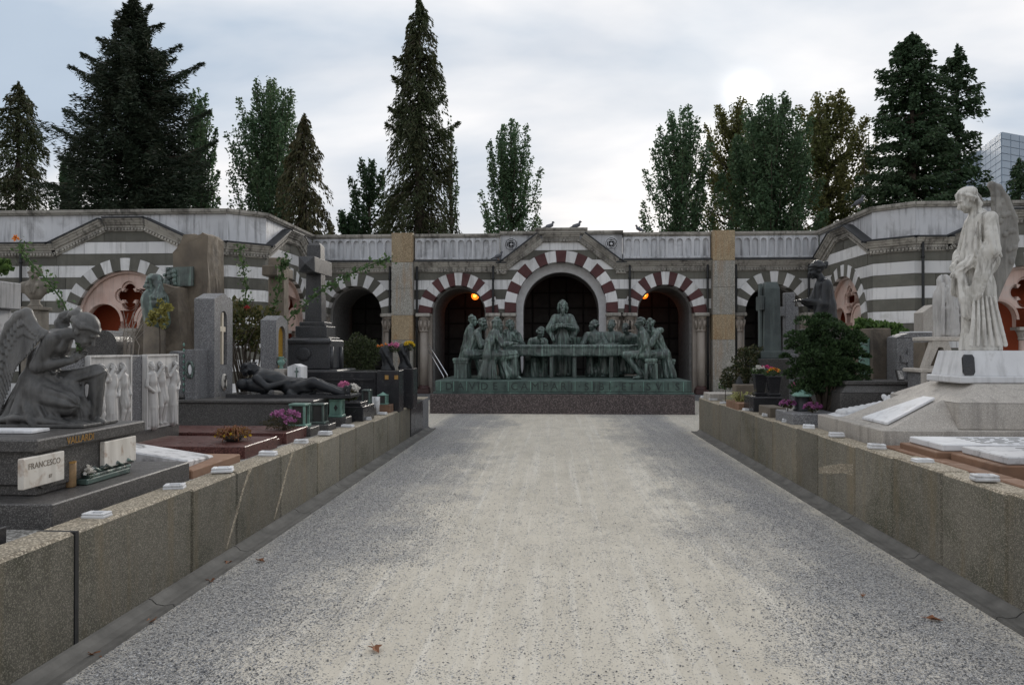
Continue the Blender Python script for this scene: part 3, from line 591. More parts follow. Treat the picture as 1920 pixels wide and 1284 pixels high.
class Face:
    """a wall face: u along the wall, z up, w outwards; everything becomes parts of root"""
    def __init__(s, root, o, u): s.root = root; s.M = frame(Vector(o), Vector(u), Vector((0, 0, 1))); s.Ml = Matrix.Translation(-org(root)) @ s.M
    def obj(s, name, V, F, mat, parent=None, smooth=False):
        me = bpy.data.meshes.new(name); me.from_pydata([tuple(s.Ml @ Vector(v)) for v in V], [], F); me.update()
        bm = bmesh.new(); bm.from_mesh(me); bmesh.ops.recalc_face_normals(bm, faces=bm.faces); bm.to_mesh(me); bm.free()
        return link(name, me, mat, parent or s.root, smooth)
    def poly(s, name, pts, w0, w1, mat, parent=None):
        n = len(pts); V = [(p[0], p[1], w0) for p in pts]+[(p[0], p[1], w1) for p in pts]
        return s.obj(name, V, [tuple(range(n)), tuple(range(2*n-1, n-1, -1))]+[(i, n+i, n+(i+1) % n, (i+1) % n) for i in range(n)], mat, parent)
    def bar(s, name, p, q, prof, mat, parent=None):
        """moulding of profile [(height above the line, w)] run from p to q in the wall plane"""
        d = Vector((q[0]-p[0], q[1]-p[1])); L = d.length; d /= L; nn = Vector((-d.y, d.x)); n = len(prof); V = []
        for e in (p, q): V += [(e[0]+nn.x*h, e[1]+nn.y*h, w) for h, w in prof]
        return s.obj(name, V, [tuple(range(n)), tuple(range(2*n-1, n-1, -1))]+[(i, n+i, n+(i+1) % n, (i+1) % n) for i in range(n)], mat, parent)
    def voussoirs(s, cx, cz, ri, ro, n, a0, a1, mats, w0=-.35, w1=.03, parent=None):
        cache = {}
        for i in range(n):
            a = a0+(a1-a0)*(i+.5)/n; h = (a1-a0)/n/2*.985; mt = mats[i % 2]
            if mt not in cache:
                pts = [(cos(t)*ri, sin(t)*ri) for t in (-h, 0, h)]+[(cos(t)*ro, sin(t)*ro) for t in (h, 0, -h)]; k = len(pts)
                me = bpy.data.meshes.new('voussoir'); me.from_pydata([(p[0], p[1], w0) for p in pts]+[(p[0], p[1], w1) for p in pts], [], [tuple(range(k-1, -1, -1)), tuple(range(k, 2*k))]+[(j, (j+1) % k, k+(j+1) % k, k+j) for j in range(k)])
                me.update(); me.materials.append(MATS[mt]); cache[mt] = me
            o = bpy.data.objects.new('voussoir', cache[mt]); COL.objects.link(o); o.parent = parent or s.root; ORG[o.name] = org(s.root)
            o.matrix_local = s.Ml @ Matrix.Translation((cx, cz, 0)) @ Matrix.Rotation(a, 4, 'Z')
    def courses(s, u0, u1, arches, rws, top=None, zmin=-.05, w0=-.3, w1=0.0, step=1.0, jit=0):
        """striped masonry between u0 and u1, cut away round the arches (cx, cz, R, half width below the spring)"""
        for ri, (z0, z1, mt) in enumerate(rws):
            if z1 <= zmin: continue
            z0 = max(z0, zmin)
            edges = [(u0, None)]+[(a[0], a) for a in arches]+[(u1, None)]
            for e in range(len(edges)-1):
                (ua, A), (ub, B) = edges[e], edges[e+1]; zs = np.linspace(z0, z1, 7); left = []; right = []
                def bx(z, a, sg):
                    cx, cz, R, hw = a
                    if z <= cz: return cx+sg*hw
                    return cx+sg*sqrt(max(0, R*R-(z-cz)**2)) if z < cz+R else cx
                left = [(ua, z) for z in (z0, z1)] if A is None else [(bx(z, A, 1), z) for z in sorted(set(list(zs)+([A[1]+A[2]] if z0 < A[1]+A[2] < z1 else [])))]
                right = [(ub, z) for z in (z0, z1)] if B is None else [(bx(z, B, -1), z) for z in sorted(set(list(zs)+([B[1]+B[2]] if z0 < B[1]+B[2] < z1 else [])))]
                ul = max(p[0] for p in left); ur = min(p[0] for p in right); poly = left[::-1]+right      # counter-clockwise from top left
                if ur-ul < -.02 and max(p[0] for p in right)-min(p[0] for p in left) < .02: continue
                cuts = []; off = ((ri*7+e*3+jit) % 5)/5*step; t = math.floor(ul/step)*step+off
                while t < ur-.12:
                    if t > ul+.12: cuts.append(t)
                    t += step*(.85+.3*(((ri*13+int(t*10)) % 7)/7))
                cuts = [-1e3]+cuts+[1e3]
                for c in range(len(cuts)-1):
                    p = clip(clip(poly, 1, 0, cuts[c+1]-.005), -1, 0, -cuts[c]-.005)
                    if top:
                        for h in top:
                            if len(p) > 2: p = clip(p, *h)
                    if len(p) > 2 and area(p) > .004:
                        q = [p[0]]
                        for v in p[1:]:
                            if abs(v[0]-q[-1][0])+abs(v[1]-q[-1][1]) > 1e-4: q.append(v)
                        q = [(a, min(max(b, z0+.0035), z1-.0035)) for a, b in q]
                        if len(q) > 2: s.poly('stone_block', q, w0, w1+random.uniform(-.009, .004), mt)
    def dentils(s, p, q, h, w0, w1, pitch=.085):
        d = Vector((q[0]-p[0], q[1]-p[1])); L = d.length; d /= L; nn = Vector((-d.y, d.x)); k = int(L/pitch); V = []; F = []
        for i in range(k):
            a = (i+.2)*L/k; b = a+L/k*.6; c = len(V)
            for w in (w0, w1): V += [(p[0]+d.x*t+nn.x*g, p[1]+d.y*t+nn.y*g, w) for t, g in ((a, 0), (b, 0), (b, h), (a, h))]
            F += [(c, c+1, c+2, c+3), (c+7, c+6, c+5, c+4)]+[(c+j, c+4+j, c+4+(j+1) % 4, c+(j+1) % 4) for j in range(4)]
        return tag(s.obj('dentil_band', V, F, 'cornice_stone'), kind='stuff')
    def cornice(s, p, q, lead=True):
        """frieze, dentils, projecting mouldings and a black lead edge; p, q = the line under the dentils"""
        s.bar('cornice_bed', p, q, [(-.03, -.2), (-.03, .035), (.07, .035), (.07, .06), (.13, .06), (.13, -.2)], 'cornice_stone')
        s.dentils((p[0], p[1]) if p[1] == q[1] else p, q, .055, .036, .085)
        s.bar('cornice_moulding', p, q, [(.132, -.2), (.132, .10), (.17, .12), (.20, .155), (.235, .165), (.25, .20), (.285, .21), (.285, -.2)], 'cornice_stone')
        if lead: s.bar('lead_edge', p, q, [(.287, -.2), (.287, .235), (.325, .235), (.345, .12), (.345, -.2)], 'lead_flashing')
    def pipe(s, u, z0, z1):
        m = MB(); m.tube([s.M @ Vector((u, zz, .10)) for zz in (z0, (z0+z1)/2, z1-.12)]+[s.M @ Vector((u, z1, .02))], .036, 8)
        for zz in (z0+.5, (z0+z1)/2, z1-.5): m.tube([s.M @ Vector((u, zz-.025, .10)), s.M @ Vector((u, zz+.025, .10))], .048, 8)
        m.build('downpipe', 'iron_pipe', s.root, True)
    def column(s, u, zb, zcap, r=.15, w=0.0):
        c = s.M @ Vector((u, 0, w)); m = MB(); m.lathe((c.x, c.y, 0), [(r*1.05, zb+.26), (r*1.02, (zb+zcap)/2), (r*.97, zcap-.02)], 18); m.build('column_shaft', 'column_stone', s.root, True)
        m = MB(); m.box(c.x-r*1.5, c.x+r*1.5, c.y-r*1.5, c.y+r*1.5, zb, zb+.14, .01); m.lathe((c.x, c.y, zb+.14), [(r*1.45, 0), (r*1.5, .03), (r*1.42, .06), (r*1.15, .09), (r*1.1, .12)], 18); m.build('column_base', 'red_plinth', s.root)
        m = MB(); h = Z_SPR-zcap; m.lathe((c.x, c.y, zcap), [(r*1.02, -.02), (r*1.2, 0), (r*1.2, .035), (r*1.05, .045), (r*1.12, h*.4), (r*1.35, h*.75), (r*1.5, h-.12)], 18)
        for i in range(8):       # leaf scrolls round the bell
            a = 2*pi*(i+.5)/8; d = Vector((cos(a), sin(a), 0)); b = Vector((c.x, c.y, zcap))
            m.tube([b+d*r*1.1+Vector((0, 0, .05)), b+d*r*1.28+Vector((0, 0, h*.35)), b+d*r*1.55+Vector((0, 0, h*.62)), b+d*r*1.68+Vector((0, 0, h*.52))], [.02, .05, .045, .025], 6)
        m.build('capital', 'column_stone', s.root, True)
        m = MB(); m.box(c.x-r*1.75, c.x+r*1.75, c.y-r*1.75, c.y+r*1.75, Z_SPR-.11, Z_SPR-.003, .02); m.build('abacus', 'cornice_stone', s.root)
PANEL = None
def parapet_panels(face, u0, u1, z0, z1, w):
    """blind arcade: raised surrounds, each with a sunk round-headed field"""
    n = max(1, round((u1-u0)/.262)); p = (u1-u0)/n; hw = p*.35; zt = z1-.06-hw
    arch = [(hw, .06)]+[(hw*cos(t), zt-z0+hw*sin(t)) for t in np.linspace(0, pi, 11)]+[(-hw, .06)]
    rect = [(-p/2+.001, 0.0), (p/2-.001, 0.0), (p/2-.001, z1-z0), (-p/2+.001, z1-z0)]
    V, F = curve_plate([rect, arch[::-1]], .06); me = bpy.data.meshes.new('parapet_panel'); me.from_pydata(V, [], F); me.update(); me.materials.append(MATS['parapet_marble'])
    for i in range(n):
        o = bpy.data.objects.new('parapet_panel', me); COL.objects.link(o); o.parent = face.root; o.matrix_local = face.Ml @ Matrix.Translation((u0+p*(i+.5), z0, w+.031)); ORG[o.name] = org(face.root)

# ------------------------------------------------------------------ the arcade across the end of the court
ar = thing('arcade_gallery', 'arcaded marble gallery with striped round arches behind the bronze supper group', 'building', (CX, FY, 0))
fa = Face(ar, (CX, FY, 0), (1, 0, 0)); Z_ST = .17; U_W = 7.88; Z_CC = ZF(576)
m = MB(); m.box(CX-U_W-.4, CX+U_W+.4, FY-.55, FY+6, -.05, Z_ST-.004); m.build('stylobate', 'grey_granite', ar)
SA = (Z_SPR+.01, 1.267); gab = [(-1.75, Z_DEN), (-.55, ZF(453)), (.55, ZF(453)), (1.75, Z_DEN)]
def below(p, q):
    d = (q[0]-p[0], q[1]-p[1]); return (-d[1], d[0], -d[1]*p[0]+d[0]*p[1])
gtop = [below(gab[0], gab[1]), below(gab[1], gab[2]), below(gab[2], gab[3])]
fa.courses(-4.62, 4.62, [(-3.22, *SA, SA[1]), (0, Z_CC, 1.767, 1.767), (3.22, *SA, SA[1])], rows, zmin=Z_SPR+.005, jit=1)
fa.courses(-1.72, 1.72, [(0, Z_CC, 1.767, 1.767)], rows_up, top=gtop, zmin=Z_SPR)
for sg in (-1, 1):
    a, b = sorted((sg*5.26, sg*U_W)); fa.courses(a, b, [(sg*6.53, *SA, SA[1])], rows, zmin=Z_SPR+.005, jit=2)
for u in (-3.22, 3.22): fa.voussoirs(u, SA[0], .867, 1.265, 15, 0, pi, ('red_marble', 'white_marble'))
for u in (-6.53, 6.53): fa.voussoirs(u, SA[0], .867, 1.265, 15, 0, pi, ('olive_stone', 'white_marble'))
fa.voussoirs(0, Z_CC, 1.417, 1.765, 17, -.10, pi+.10, ('red_marble', 'white_marble'))
# white inner arch of the middle bay and deep plaster vaults of the others
def arch_ring(cz, ri, ro, zb): return [(ri, zb)]+[(ri*cos(t), cz+ri*sin(t)) for t in np.linspace(0, pi, 25)]+[(-ri, zb), (-ro, zb)]+[(ro*cos(t), cz+ro*sin(t)) for t in np.linspace(pi, 0, 25)]+[(ro, zb)]
fa.poly('inner_arch', arch_ring(ZF(580), 1.20, 1.72, Z_ST), -.62, -.36, 'white_plaster')
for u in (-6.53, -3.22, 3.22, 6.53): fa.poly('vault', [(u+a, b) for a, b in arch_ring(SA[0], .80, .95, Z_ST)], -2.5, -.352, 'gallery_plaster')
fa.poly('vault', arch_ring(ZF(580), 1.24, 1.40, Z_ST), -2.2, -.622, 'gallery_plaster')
# piers under the springing, columns before them
for a, b in ((-4.62, -4.09), (-2.35, -1.42), (1.42, 2.35), (4.09, 4.62), (-U_W, -7.40), (-5.66, -5.26), (5.26, 5.66), (7.40, U_W)):
    fa.poly('pier', [(a, Z_ST), (b, Z_ST), (b, Z_SPR-.003), (a, Z_SPR-.003)], -.34, -.16, 'column_stone')
for u in (-4.32, -2.12, -1.62, 1.62, 2.12, 4.32, -7.62, -5.44, 5.44, 7.62): fa.column(u, Z_ST, ZF(621), .13, -.02)
# giant pilasters of squared granite, five stones each
for sg in (-1, 1):
    zs = [Z_ST, .75, ZF(637), ZF(591), ZF(541), ZF(492), Z_TOP+.02]
    for i in range(6):
        a, b = sorted((sg*4.62, sg*5.28)); fa.poly('pilaster_stone', [(a, zs[i]+.004), (b, zs[i]+.004), (b, zs[i+1]-.004), (a, zs[i+1]-.004)], -.3, .30, 'ochre_granite' if i in (2, 5) else 'grey_granite_pier')
for u in (-5.38, -4.52, 4.50, 5.36, -2.12, 2.12, 7.55): fa.pipe(u, Z_ST+.1 if abs(u) > 4 else 1.9, Z_COR-.06)
# cornice, with the broken pediment over the middle arch
for a, b in ((-U_W, -5.28), (-4.62, -1.78), (1.78, 4.62), (5.28, U_W)): fa.cornice((a, Z_DEN), (b, Z_DEN))
fa.cornice((-2.02, Z_DEN-.06), (-1.70, Z_DEN-.06)); fa.cornice((1.70, Z_DEN-.06), (2.02, Z_DEN-.06))
fa.cornice(gab[0], gab[1]); fa.cornice((gab[1][0]-.03, gab[1][1]), (gab[2][0]+.03, gab[2][1]), lead=False); fa.cornice(gab[2], gab[3])
# parapet
ZP = Z_DEN+.346
def parapet(face, u0, u1, z1, w=0.0, panels=True, n=1):
    for i in range(n):
        a = u0+(u1-u0)*i/n; b = u0+(u1-u0)*(i+1)/n; face.poly('parapet_slab', [(a+.004, ZP), (b-.004, ZP), (b-.004, z1-.12), (a+.004, z1-.12)], w-.22, w, 'parapet_marble')
    if panels: parapet_panels(face, u0+.03, u1-.03, ZP+.03, z1-.13, w)
    face.bar('coping', (u0, z1-.118), (u1, z1-.118), [(0, w-.28), (0, w+.05), (.03, w+.07), (.05, w+.10), (.115, w+.115), (.122, w+.09), (.122, w-.28)], 'cornice_stone')
for a, b in ((-U_W, -5.29), (-4.61, -1.92), (1.92, 4.61), (5.29, U_W)): parapet(fa, a, b, Z_TOP)
fa.poly('parapet_slab', [(-1.90, ZP), (1.90, ZP), (1.90, Z_TOP), (-1.90, Z_TOP)], -.22, -.012, 'parapet_marble')
fa.bar('coping', (-1.92, Z_TOP-.04), (1.92, Z_TOP-.04), [(0, -.28), (0, .05), (.05, .09), (.11, .10), (.11, -.28)], 'cornice_stone')
fa.bar('coping', (-.82, Z_TOP+.075), (.82, Z_TOP+.075), [(0, -.3), (0, .12), (.05, .16), (.085, .16), (.085, -.3)], 'cornice_stone')
for sg in (-1, 1):
    m = MB(); M = fa.M @ Matrix.Translation((sg*1.56, ZF(458), -.01))
    for r in (.20, .15): m.lathe((0, 0, 0), [(r-.018, 0), (r-.012, .016), (r+.012, .016), (r+.018, 0)], 24, M)
    for i in range(4): a = i*pi/2+pi/4; m.tube([M @ Vector((cos(a)*.13, sin(a)*.13, .006)), M @ Vector((cos(a+pi/2)*.13, sin(a+pi/2)*.13, .006))], .012, 5)
    m.lathe((0, 0, 0), [(.05, 0), (.03, .02)], 10, M); m.build('medallion', 'parapet_marble', ar)
# inside: back wall of burial niches, ceiling, side walls
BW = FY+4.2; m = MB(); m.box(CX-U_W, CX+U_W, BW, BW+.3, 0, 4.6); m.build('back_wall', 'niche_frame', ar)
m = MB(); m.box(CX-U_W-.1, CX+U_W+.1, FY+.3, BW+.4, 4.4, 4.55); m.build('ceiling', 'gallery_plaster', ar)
me = None
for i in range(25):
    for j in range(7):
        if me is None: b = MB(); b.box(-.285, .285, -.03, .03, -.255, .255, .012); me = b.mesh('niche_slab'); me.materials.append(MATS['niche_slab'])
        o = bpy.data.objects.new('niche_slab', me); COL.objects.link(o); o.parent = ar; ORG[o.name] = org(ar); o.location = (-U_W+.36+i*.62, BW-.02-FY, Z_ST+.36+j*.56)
for u in (-U_W+.02, U_W-.17): fa.poly('end_wall', [(u, 0), (u+.15, 0), (u+.15, 4.4), (u, 4.4)], -4.2, -.36, 'gallery_plaster')
fa.poly('upper_wall', [(-U_W, 4.36), (U_W, 4.36), (U_W, 4.5), (-U_W, 4.5)], -.42, -.37, 'gallery_plaster')

# ------------------------------------------------------------------ the two pavilions that close the court on either side
PY0, PY1 = 20.0, 19.3; SX, FX = U_W, 8.60
def pavilion(sg, label):
    X = lambda r: CX+sg*r
    root = thing('gallery_pavilion', label, 'building', (X(11.3), PY1, 0))
    if sg < 0: side = Face(root, (X(SX), PY0, 0), (0, 1, 0)); cham = Face(root, (X(FX), PY1, 0), (FX-SX, PY0-PY1, 0)); Ls = 24-PY0
    else: side = Face(root, (X(SX), 24, 0), (0, -1, 0)); cham = Face(root, (X(SX), PY0, 0), (FX-SX, -(PY0-PY1), 0)); Ls = 24-PY0
    front = Face(root, (X(11.3), PY1, 0), (1, 0, 0)); Lc = sqrt((FX-SX)**2+(PY0-PY1)**2)
    AC, RO, RI = 2.27, 1.655, 1.333; zf = 4.64
    def bay(f, c, u0, u1):
        A = (c, AC, RO, RO); g = [(c-1.9, Z_DEN), (c-.5, zf), (c+.5, zf), (c+1.9, Z_DEN)]; tp = [below(g[0], g[1]), below(g[1], g[2]), below(g[2], g[3])]
        f.courses(u0, u1, [A], rows, zmin=AC-.35); f.courses(c-1.88, c+1.88, [A], rows_up, top=tp, zmin=AC)
        f.courses(u0, u1, [(c, AC+9, RI, RI)], [(a, min(b, AC-.35), t) for a, b, t in rows if a < AC-.36], zmin=0)
        f.voussoirs(c, AC, RI, RO-.002, 21, -.17, pi+.17, ('white_marble', 'olive_stone'), -.3, .03)
        f.poly('arch_moulding', [(c+a, b) for a, b in arch_ring(AC, RI-.07, RI-.004, AC-.2)], -.28, -.08, 'pink_marble')
        # pink marble tracery: two small arches and a quatrefoil
        arc = lambda cx, r: [(cx+r*cos(t), AC+.02+r*sin(t)) for t in np.linspace(pi, 0, 15)]
        zb = AC-.16; ol = [(-RI+.075, zb)]+[(-1.12, zb)]+arc(-.67, .45)+[(-.22, zb), (.22, zb)]+arc(.67, .45)+[(1.12, zb), (RI-.075, zb)]+[((RI-.075)*cos(t), AC+(RI-.075)*sin(t)) for t in np.linspace(0, pi, 33)]
        def quat(r, d): return [(d*cos(p)+r*cos(p+t), Z_Q+d*sin(p)+r*sin(p+t)) for p in (0, pi/2, pi, 3*pi/2) for t in np.linspace(-2.0, 2.0, 11)]
        Z_Q = 2.96
        V, F = curve_plate([ol, quat(.20, .185)[::-1]], .16); f.obj('tracery', [(a+c, b, w-.24) for a, b, w in V], F, 'pink_marble')
        V, F = curve_plate([quat(.195, .18), quat(.155, .165)[::-1]], .05); f.obj('quatrefoil_moulding', [(a+c, b, w-.235) for a, b, w in V], F, 'pink_marble')
        for sx in (-1, 1):
            V, F = curve_plate([[(sx*.67+.52*cos(t), AC+.02+.52*sin(t)) for t in np.linspace(0, pi, 15)]+[(sx*.67+.46*cos(t), AC+.02+.46*sin(t)) for t in np.linspace(pi, 0, 15)]], .03); f.obj('arch_moulding', [(a+c, b, w-.15) for a, b, w in V], F, 'pink_marble')
        for u in (-1.22, 0, 1.22):
            p = f.M @ Vector((c+u, 0, -.24)); b = MB(); b.lathe((p.x, p.y, 0), [(.11, .2), (.105, 1.2), (.10, 1.78)], 14); b.build('column_shaft', 'pink_marble', root, True)
            b = MB(); b.lathe((p.x, p.y, 1.78), [(.10, 0), (.12, .02), (.12, .05), (.11, .07), (.15, .2), (.19, .26)], 14); b.box(p.x-.2, p.x+.2, p.y-.2, p.y+.2, 2.03, zb-.003); b.build('capital', 'cornice_stone', root)
        # pediment cornice
        f.cornice(g[0], g[1]); f.cornice((g[1][0]-.02, zf), (g[2][0]+.02, zf)); f.cornice(g[2], g[3])
        f.cornice((u0, Z_DEN), (g[0][0]+.05, Z_DEN)); f.cornice((g[3][0]-.05, Z_DEN), (u1, Z_DEN))
        n = max(3, round((u1-u0)/1.3))
        for i in range(n):
            a = u0+(u1-u0)*i/n; b_ = u0+(u1-u0)*(i+1)/n; f.poly('parapet_slab', [(a+.004, ZP), (b_-.004, ZP), (b_-.004, Z_TOP-.12), (a+.004, Z_TOP-.12)], -.24, -.02, 'parapet_marble')
        f.bar('coping', (u0, Z_TOP-.118), (u1, Z_TOP-.118), [(0, -.28), (0, .05), (.03, .07), (.05, .10), (.115, .115), (.122, .09), (.122, -.28)], 'cornice_stone')
        # room behind, painted red
        for a, b, w0, w1 in ((-1.5, 1.5, -1.2, -1.1), (-1.5, -1.4, -1.098, -.302), (1.4, 1.5, -1.098, -.302)):
            f.poly('room_wall', [(c+a, 0), (c+b, 0), (c+b, 4.0), (c+a, 4.0)], w0, w1, 'red_plaster')
        f.poly('room_ceiling', [(c-1.5, 4.003), (c+1.5, 4.003), (c+1.5, 4.1), (c-1.5, 4.1)], -1.2, -.302, 'gallery_plaster')
    bay(side, Ls/2, 0, Ls); a0, a1 = (-9.0, FX_U) if sg < 0 else (-FX_U, 9.0)
    bay(front, 0, a0, a1)
    cham.courses(0, Lc, [], rows, zmin=0, step=5); cham.cornice((-.06, Z_DEN), (Lc+.06, Z_DEN))
    cham.poly('parapet_slab', [(-.02, ZP), (Lc+.02, ZP), (Lc+.02, Z_TOP-.12), (-.02, Z_TOP-.12)], -.24, 0, 'parapet_marble')
    cham.bar('coping', (-.05, Z_TOP-.117), (Lc+.05, Z_TOP-.117), [(0, -.28), (0, .05), (.03, .07), (.05, .10), (.115, .115), (.122, .09), (.122, -.28)], 'cornice_stone')
    front.pipe(-sg*(FX_U-.15), .8, Z_COR); 
    if sg < 0: front.pipe(-2.75, .8, Z_COR)
    m = MB(); xs = sorted((X(SX+.25), X(20))); m.box(xs[0], xs[1], PY1+.9, 26, 4.45, 4.7); m.build('roof', 'lead_flashing', root)
    return root
FX_U = 11.3-FX
pl = pavilion(-1, 'striped marble pavilion with a quatrefoil arch on the left, behind the kneeling angel'); pr = pavilion(1, 'striped marble pavilion on the right, behind the standing white angel')

# lamps burning under the vaults of the side arches
def gallery_lamp(px, py, Y, label):
    p = at(px, py, Y); t = thing('hanging_lamp', label, 'lamp', (p.x, p.y, p.z-.15), 'lamps in the gallery arches')
    MB().ball(p, .135, 16, 10).build('globe', 'lamp_glass', t, True); 
    m = MB(); m.ball((p.x, p.y-.1, p.z), .062, 10, 7); m.build('flame_bulb', 'lamp_core', t, True)
    m = MB(); m.tube([p+Vector((0, 0, .13)), p+Vector((0, 0, .9))], .012, 6); m.lathe((p.x, p.y, p.z+.11), [(.07, 0), (.06, .05), (.02, .08)], 12); m.build('hanger', 'iron_pipe', t)
    l = bpy.data.lights.new('lamp_light', 'POINT'); l.energy = 1.8; l.color = (1, .16, .03); l.shadow_soft_size = .12; o = bpy.data.objects.new('lamp_light', l); COL.objects.link(o); o.parent = t; o.location = (0, .25, .35)
gallery_lamp(891, 555, 26.7, 'glowing orange globe lamp under the red and white arch left of the middle'); gallery_lamp(1208, 553, 26.7, 'glowing orange globe lamp under the red and white arch right of the middle')
# steel handrail of the steps at the left end of the platform
hr = thing('stair_handrail', 'thin steel handrail slanting down beside the left end of the bronze platform', 'handrail', at(822, 712, 22.3))
for k, (x0, y0, x1, y1) in enumerate(((803, 645, 839, 703), (803, 656, 832, 706))):
    m = MB(); m.tube([at(x0, y0, 22.6), at(x1, y1, 22.2), at(x1, 716, 22.2)], .018, 8); m.build('rail', 'chrome', hr, True)
# pigeons
def pigeon(px, py, Y, yaw, label, s=1.0):
    p = at(px, py, Y); t = Fig(.02).pose((p.x, p.y, p.z), (0, 0, yaw), s); r = thing('pigeon', label, 'pigeon', (p.x, p.y, p.z), 'pigeons on the roof')
    t.cap((0, .05, .10), (0, -.06, .14), .055, .05); t.cap((0, .07, .10), (0, .22, .045), .04, .02, flat=((0, 0, 1), 1.8)); t.cap((0, -.08, .15), (0, -.10, .21), .03, .024); t.ell((0, -.105, .225), (.027, .032, .027)); t.cap((0, -.13, .222), (0, -.155, .212), .010, .005)
    sculpt('body', t, .008, 'pigeon', r); m = MB(); M = Matrix.Translation(p) @ Matrix.Rotation(yaw, 4, 'Z')
    for sx in (-.02, .02): m.tube([M @ Vector((sx, 0, .1)), M @ Vector((sx, -.01, 0)), M @ Vector((sx, -.04, .002))], .006, 5)
    m.build('legs', 'brown_stone', r)
pigeon(1030, 432, 24, 1.9, 'pigeon on the parapet over the middle arch, the left one of the two', 1.15); pigeon(1080, 432, 24, 1.6, 'pigeon on the parapet over the middle arch, the right one of the two', 1.2)
pigeon(1199, 437, 24, -1.2, 'pale pigeon on the parapet right of the middle arch', 1.0); pigeon(934, 488, 23.75, 1.2, 'dark pigeon on the cornice left of the middle arch', 1.1); pigeon(1610, 389, 18.9, .5, 'pigeon on the right pavilion parapet', 1.1)

# ================================================================== trees behind the gallery
def leaf_mesh(C, D, size, asp=.5, rng=RNG):
    """rhombic leaves: C centres (n,3), D directions (n,3), size (n,)"""
    n = len(C); D = D/(np.linalg.norm(D, axis=1, keepdims=True)+1e-9); r = rng.normal(size=(n, 3)); S = np.cross(D, r); S /= np.linalg.norm(S, axis=1, keepdims=True)+1e-9
    size = np.broadcast_to(size, (n,))[:, None]; Nn = np.cross(D, S)
    V = np.stack([C-D*size*.5, C+S*size*asp*.5+Nn*size*.06, C+D*size*.5, C-S*size*asp*.5+Nn*size*.06], 1).reshape(-1, 3); return V, np.arange(n*4).reshape(-1, 4)
def tree_thing(name, label, base, trunk_pts, trunk_r, V, F, mat, limbs, group='trees behind the gallery', cat='tree', bark='bark'):
    t = thing(name, label, cat, base, group); m = MB(); m.tube(trunk_pts, trunk_r, 9)
    m.build('trunk', bark, t, True)
    if limbs:
        m = MB()
        for p, r in limbs: m.tube(p, r, 5)
        o = m.build('limbs', bark, t, True); o['kind'] = 'stuff'
    o = link('crown', np_mesh('crown', V-np.array(base), F), mat, t); return t
def rnd_dir(n): d = RNG.normal(size=(n, 3)); return d/np.linalg.norm(d, axis=1, keepdims=True)
def poplar(px, top, hw, Y, label, mat='poplar_leaf', n_br=95, prof=None, leafy=300, name='poplar_tree', droop=0.0, leaf=.20, base_t=.12, up=1.5):
    """upright branches that each carry a plume of leaves"""
    b = at(px, 652, Y); h = at(px, top, Y).z; R = hw*Y/FPX; base = Vector((b.x, Y, -.05)); prof = prof or (lambda t: min(1, t/.35)*sqrt(max(0, 1-(max(0, t-.62)/.39)**2.2)))
    limbs = []; Vs = []; ctr = []; drs = []; sz = []
    for i in range(n_br):
        q = (i+RNG.random())/n_br; tt = base_t+(1-base_t)*q**.8; a = i*2.4+RNG.random()*.8; rr = R*prof(tt)*(RNG.uniform(.45, 1.05) if i % 3 else RNG.uniform(.9, 1.2))
        run = RNG.uniform(.16, .26) if up > 1 else RNG.uniform(.08, .2); p0 = Vector((base.x, Y, h*max(.08, tt-run))); tip = Vector((base.x+cos(a)*rr, Y+sin(a)*rr, h*min(tt, 1)-droop*rr)); mid = p0.lerp(tip, .5)+Vector((cos(a)*rr*.22, sin(a)*rr*.22, -.02*h))
        limbs.append(([p0, mid, tip], [.03+.003*h, .03, .012])); m = int(leafy*1.2*RNG.uniform(.6, 1.3))
        s = RNG.random(m)**.7; P = np.where(s[:, None] < .5, np.array(p0)+(np.array(mid)-np.array(p0))*(s/.5)[:, None], np.array(mid)+(np.array(tip)-np.array(mid))*((s-.5)/.5)[:, None])
        w = (.12+.40*np.sin(np.clip(s, 0, 1)*pi*.92))*min(1.25, .25+R*.34); P = P+rnd_dir(m)*(RNG.random(m)**.6*w)[:, None]
        ctr.append(P); drs.append(rnd_dir(m)+np.array([cos(a)*.5, sin(a)*.5, .5])); sz.append(RNG.uniform(.6, 1.25, m)*leaf)
    m = int(leafy*.5); s = RNG.random(m); P = np.stack([base.x+RNG.normal(size=m)*.12*R*(1.1-s), Y+RNG.normal(size=m)*.12*R, h*(.82+.18*s)], 1); ctr.append(P); drs.append(rnd_dir(m)+np.array([0, 0, .8])); sz.append(RNG.uniform(.6, 1.2, m)*leaf)
    C = np.concatenate(ctr); V, F = leaf_mesh(C, np.concatenate(drs), np.concatenate(sz), .62)
    return tree_thing(name, label, base, [base, base+Vector((.05, 0, h*.4)), base+Vector((0, 0, h*.97))], [.09+.013*h, .06+.006*h, .02], V, F, mat, limbs)
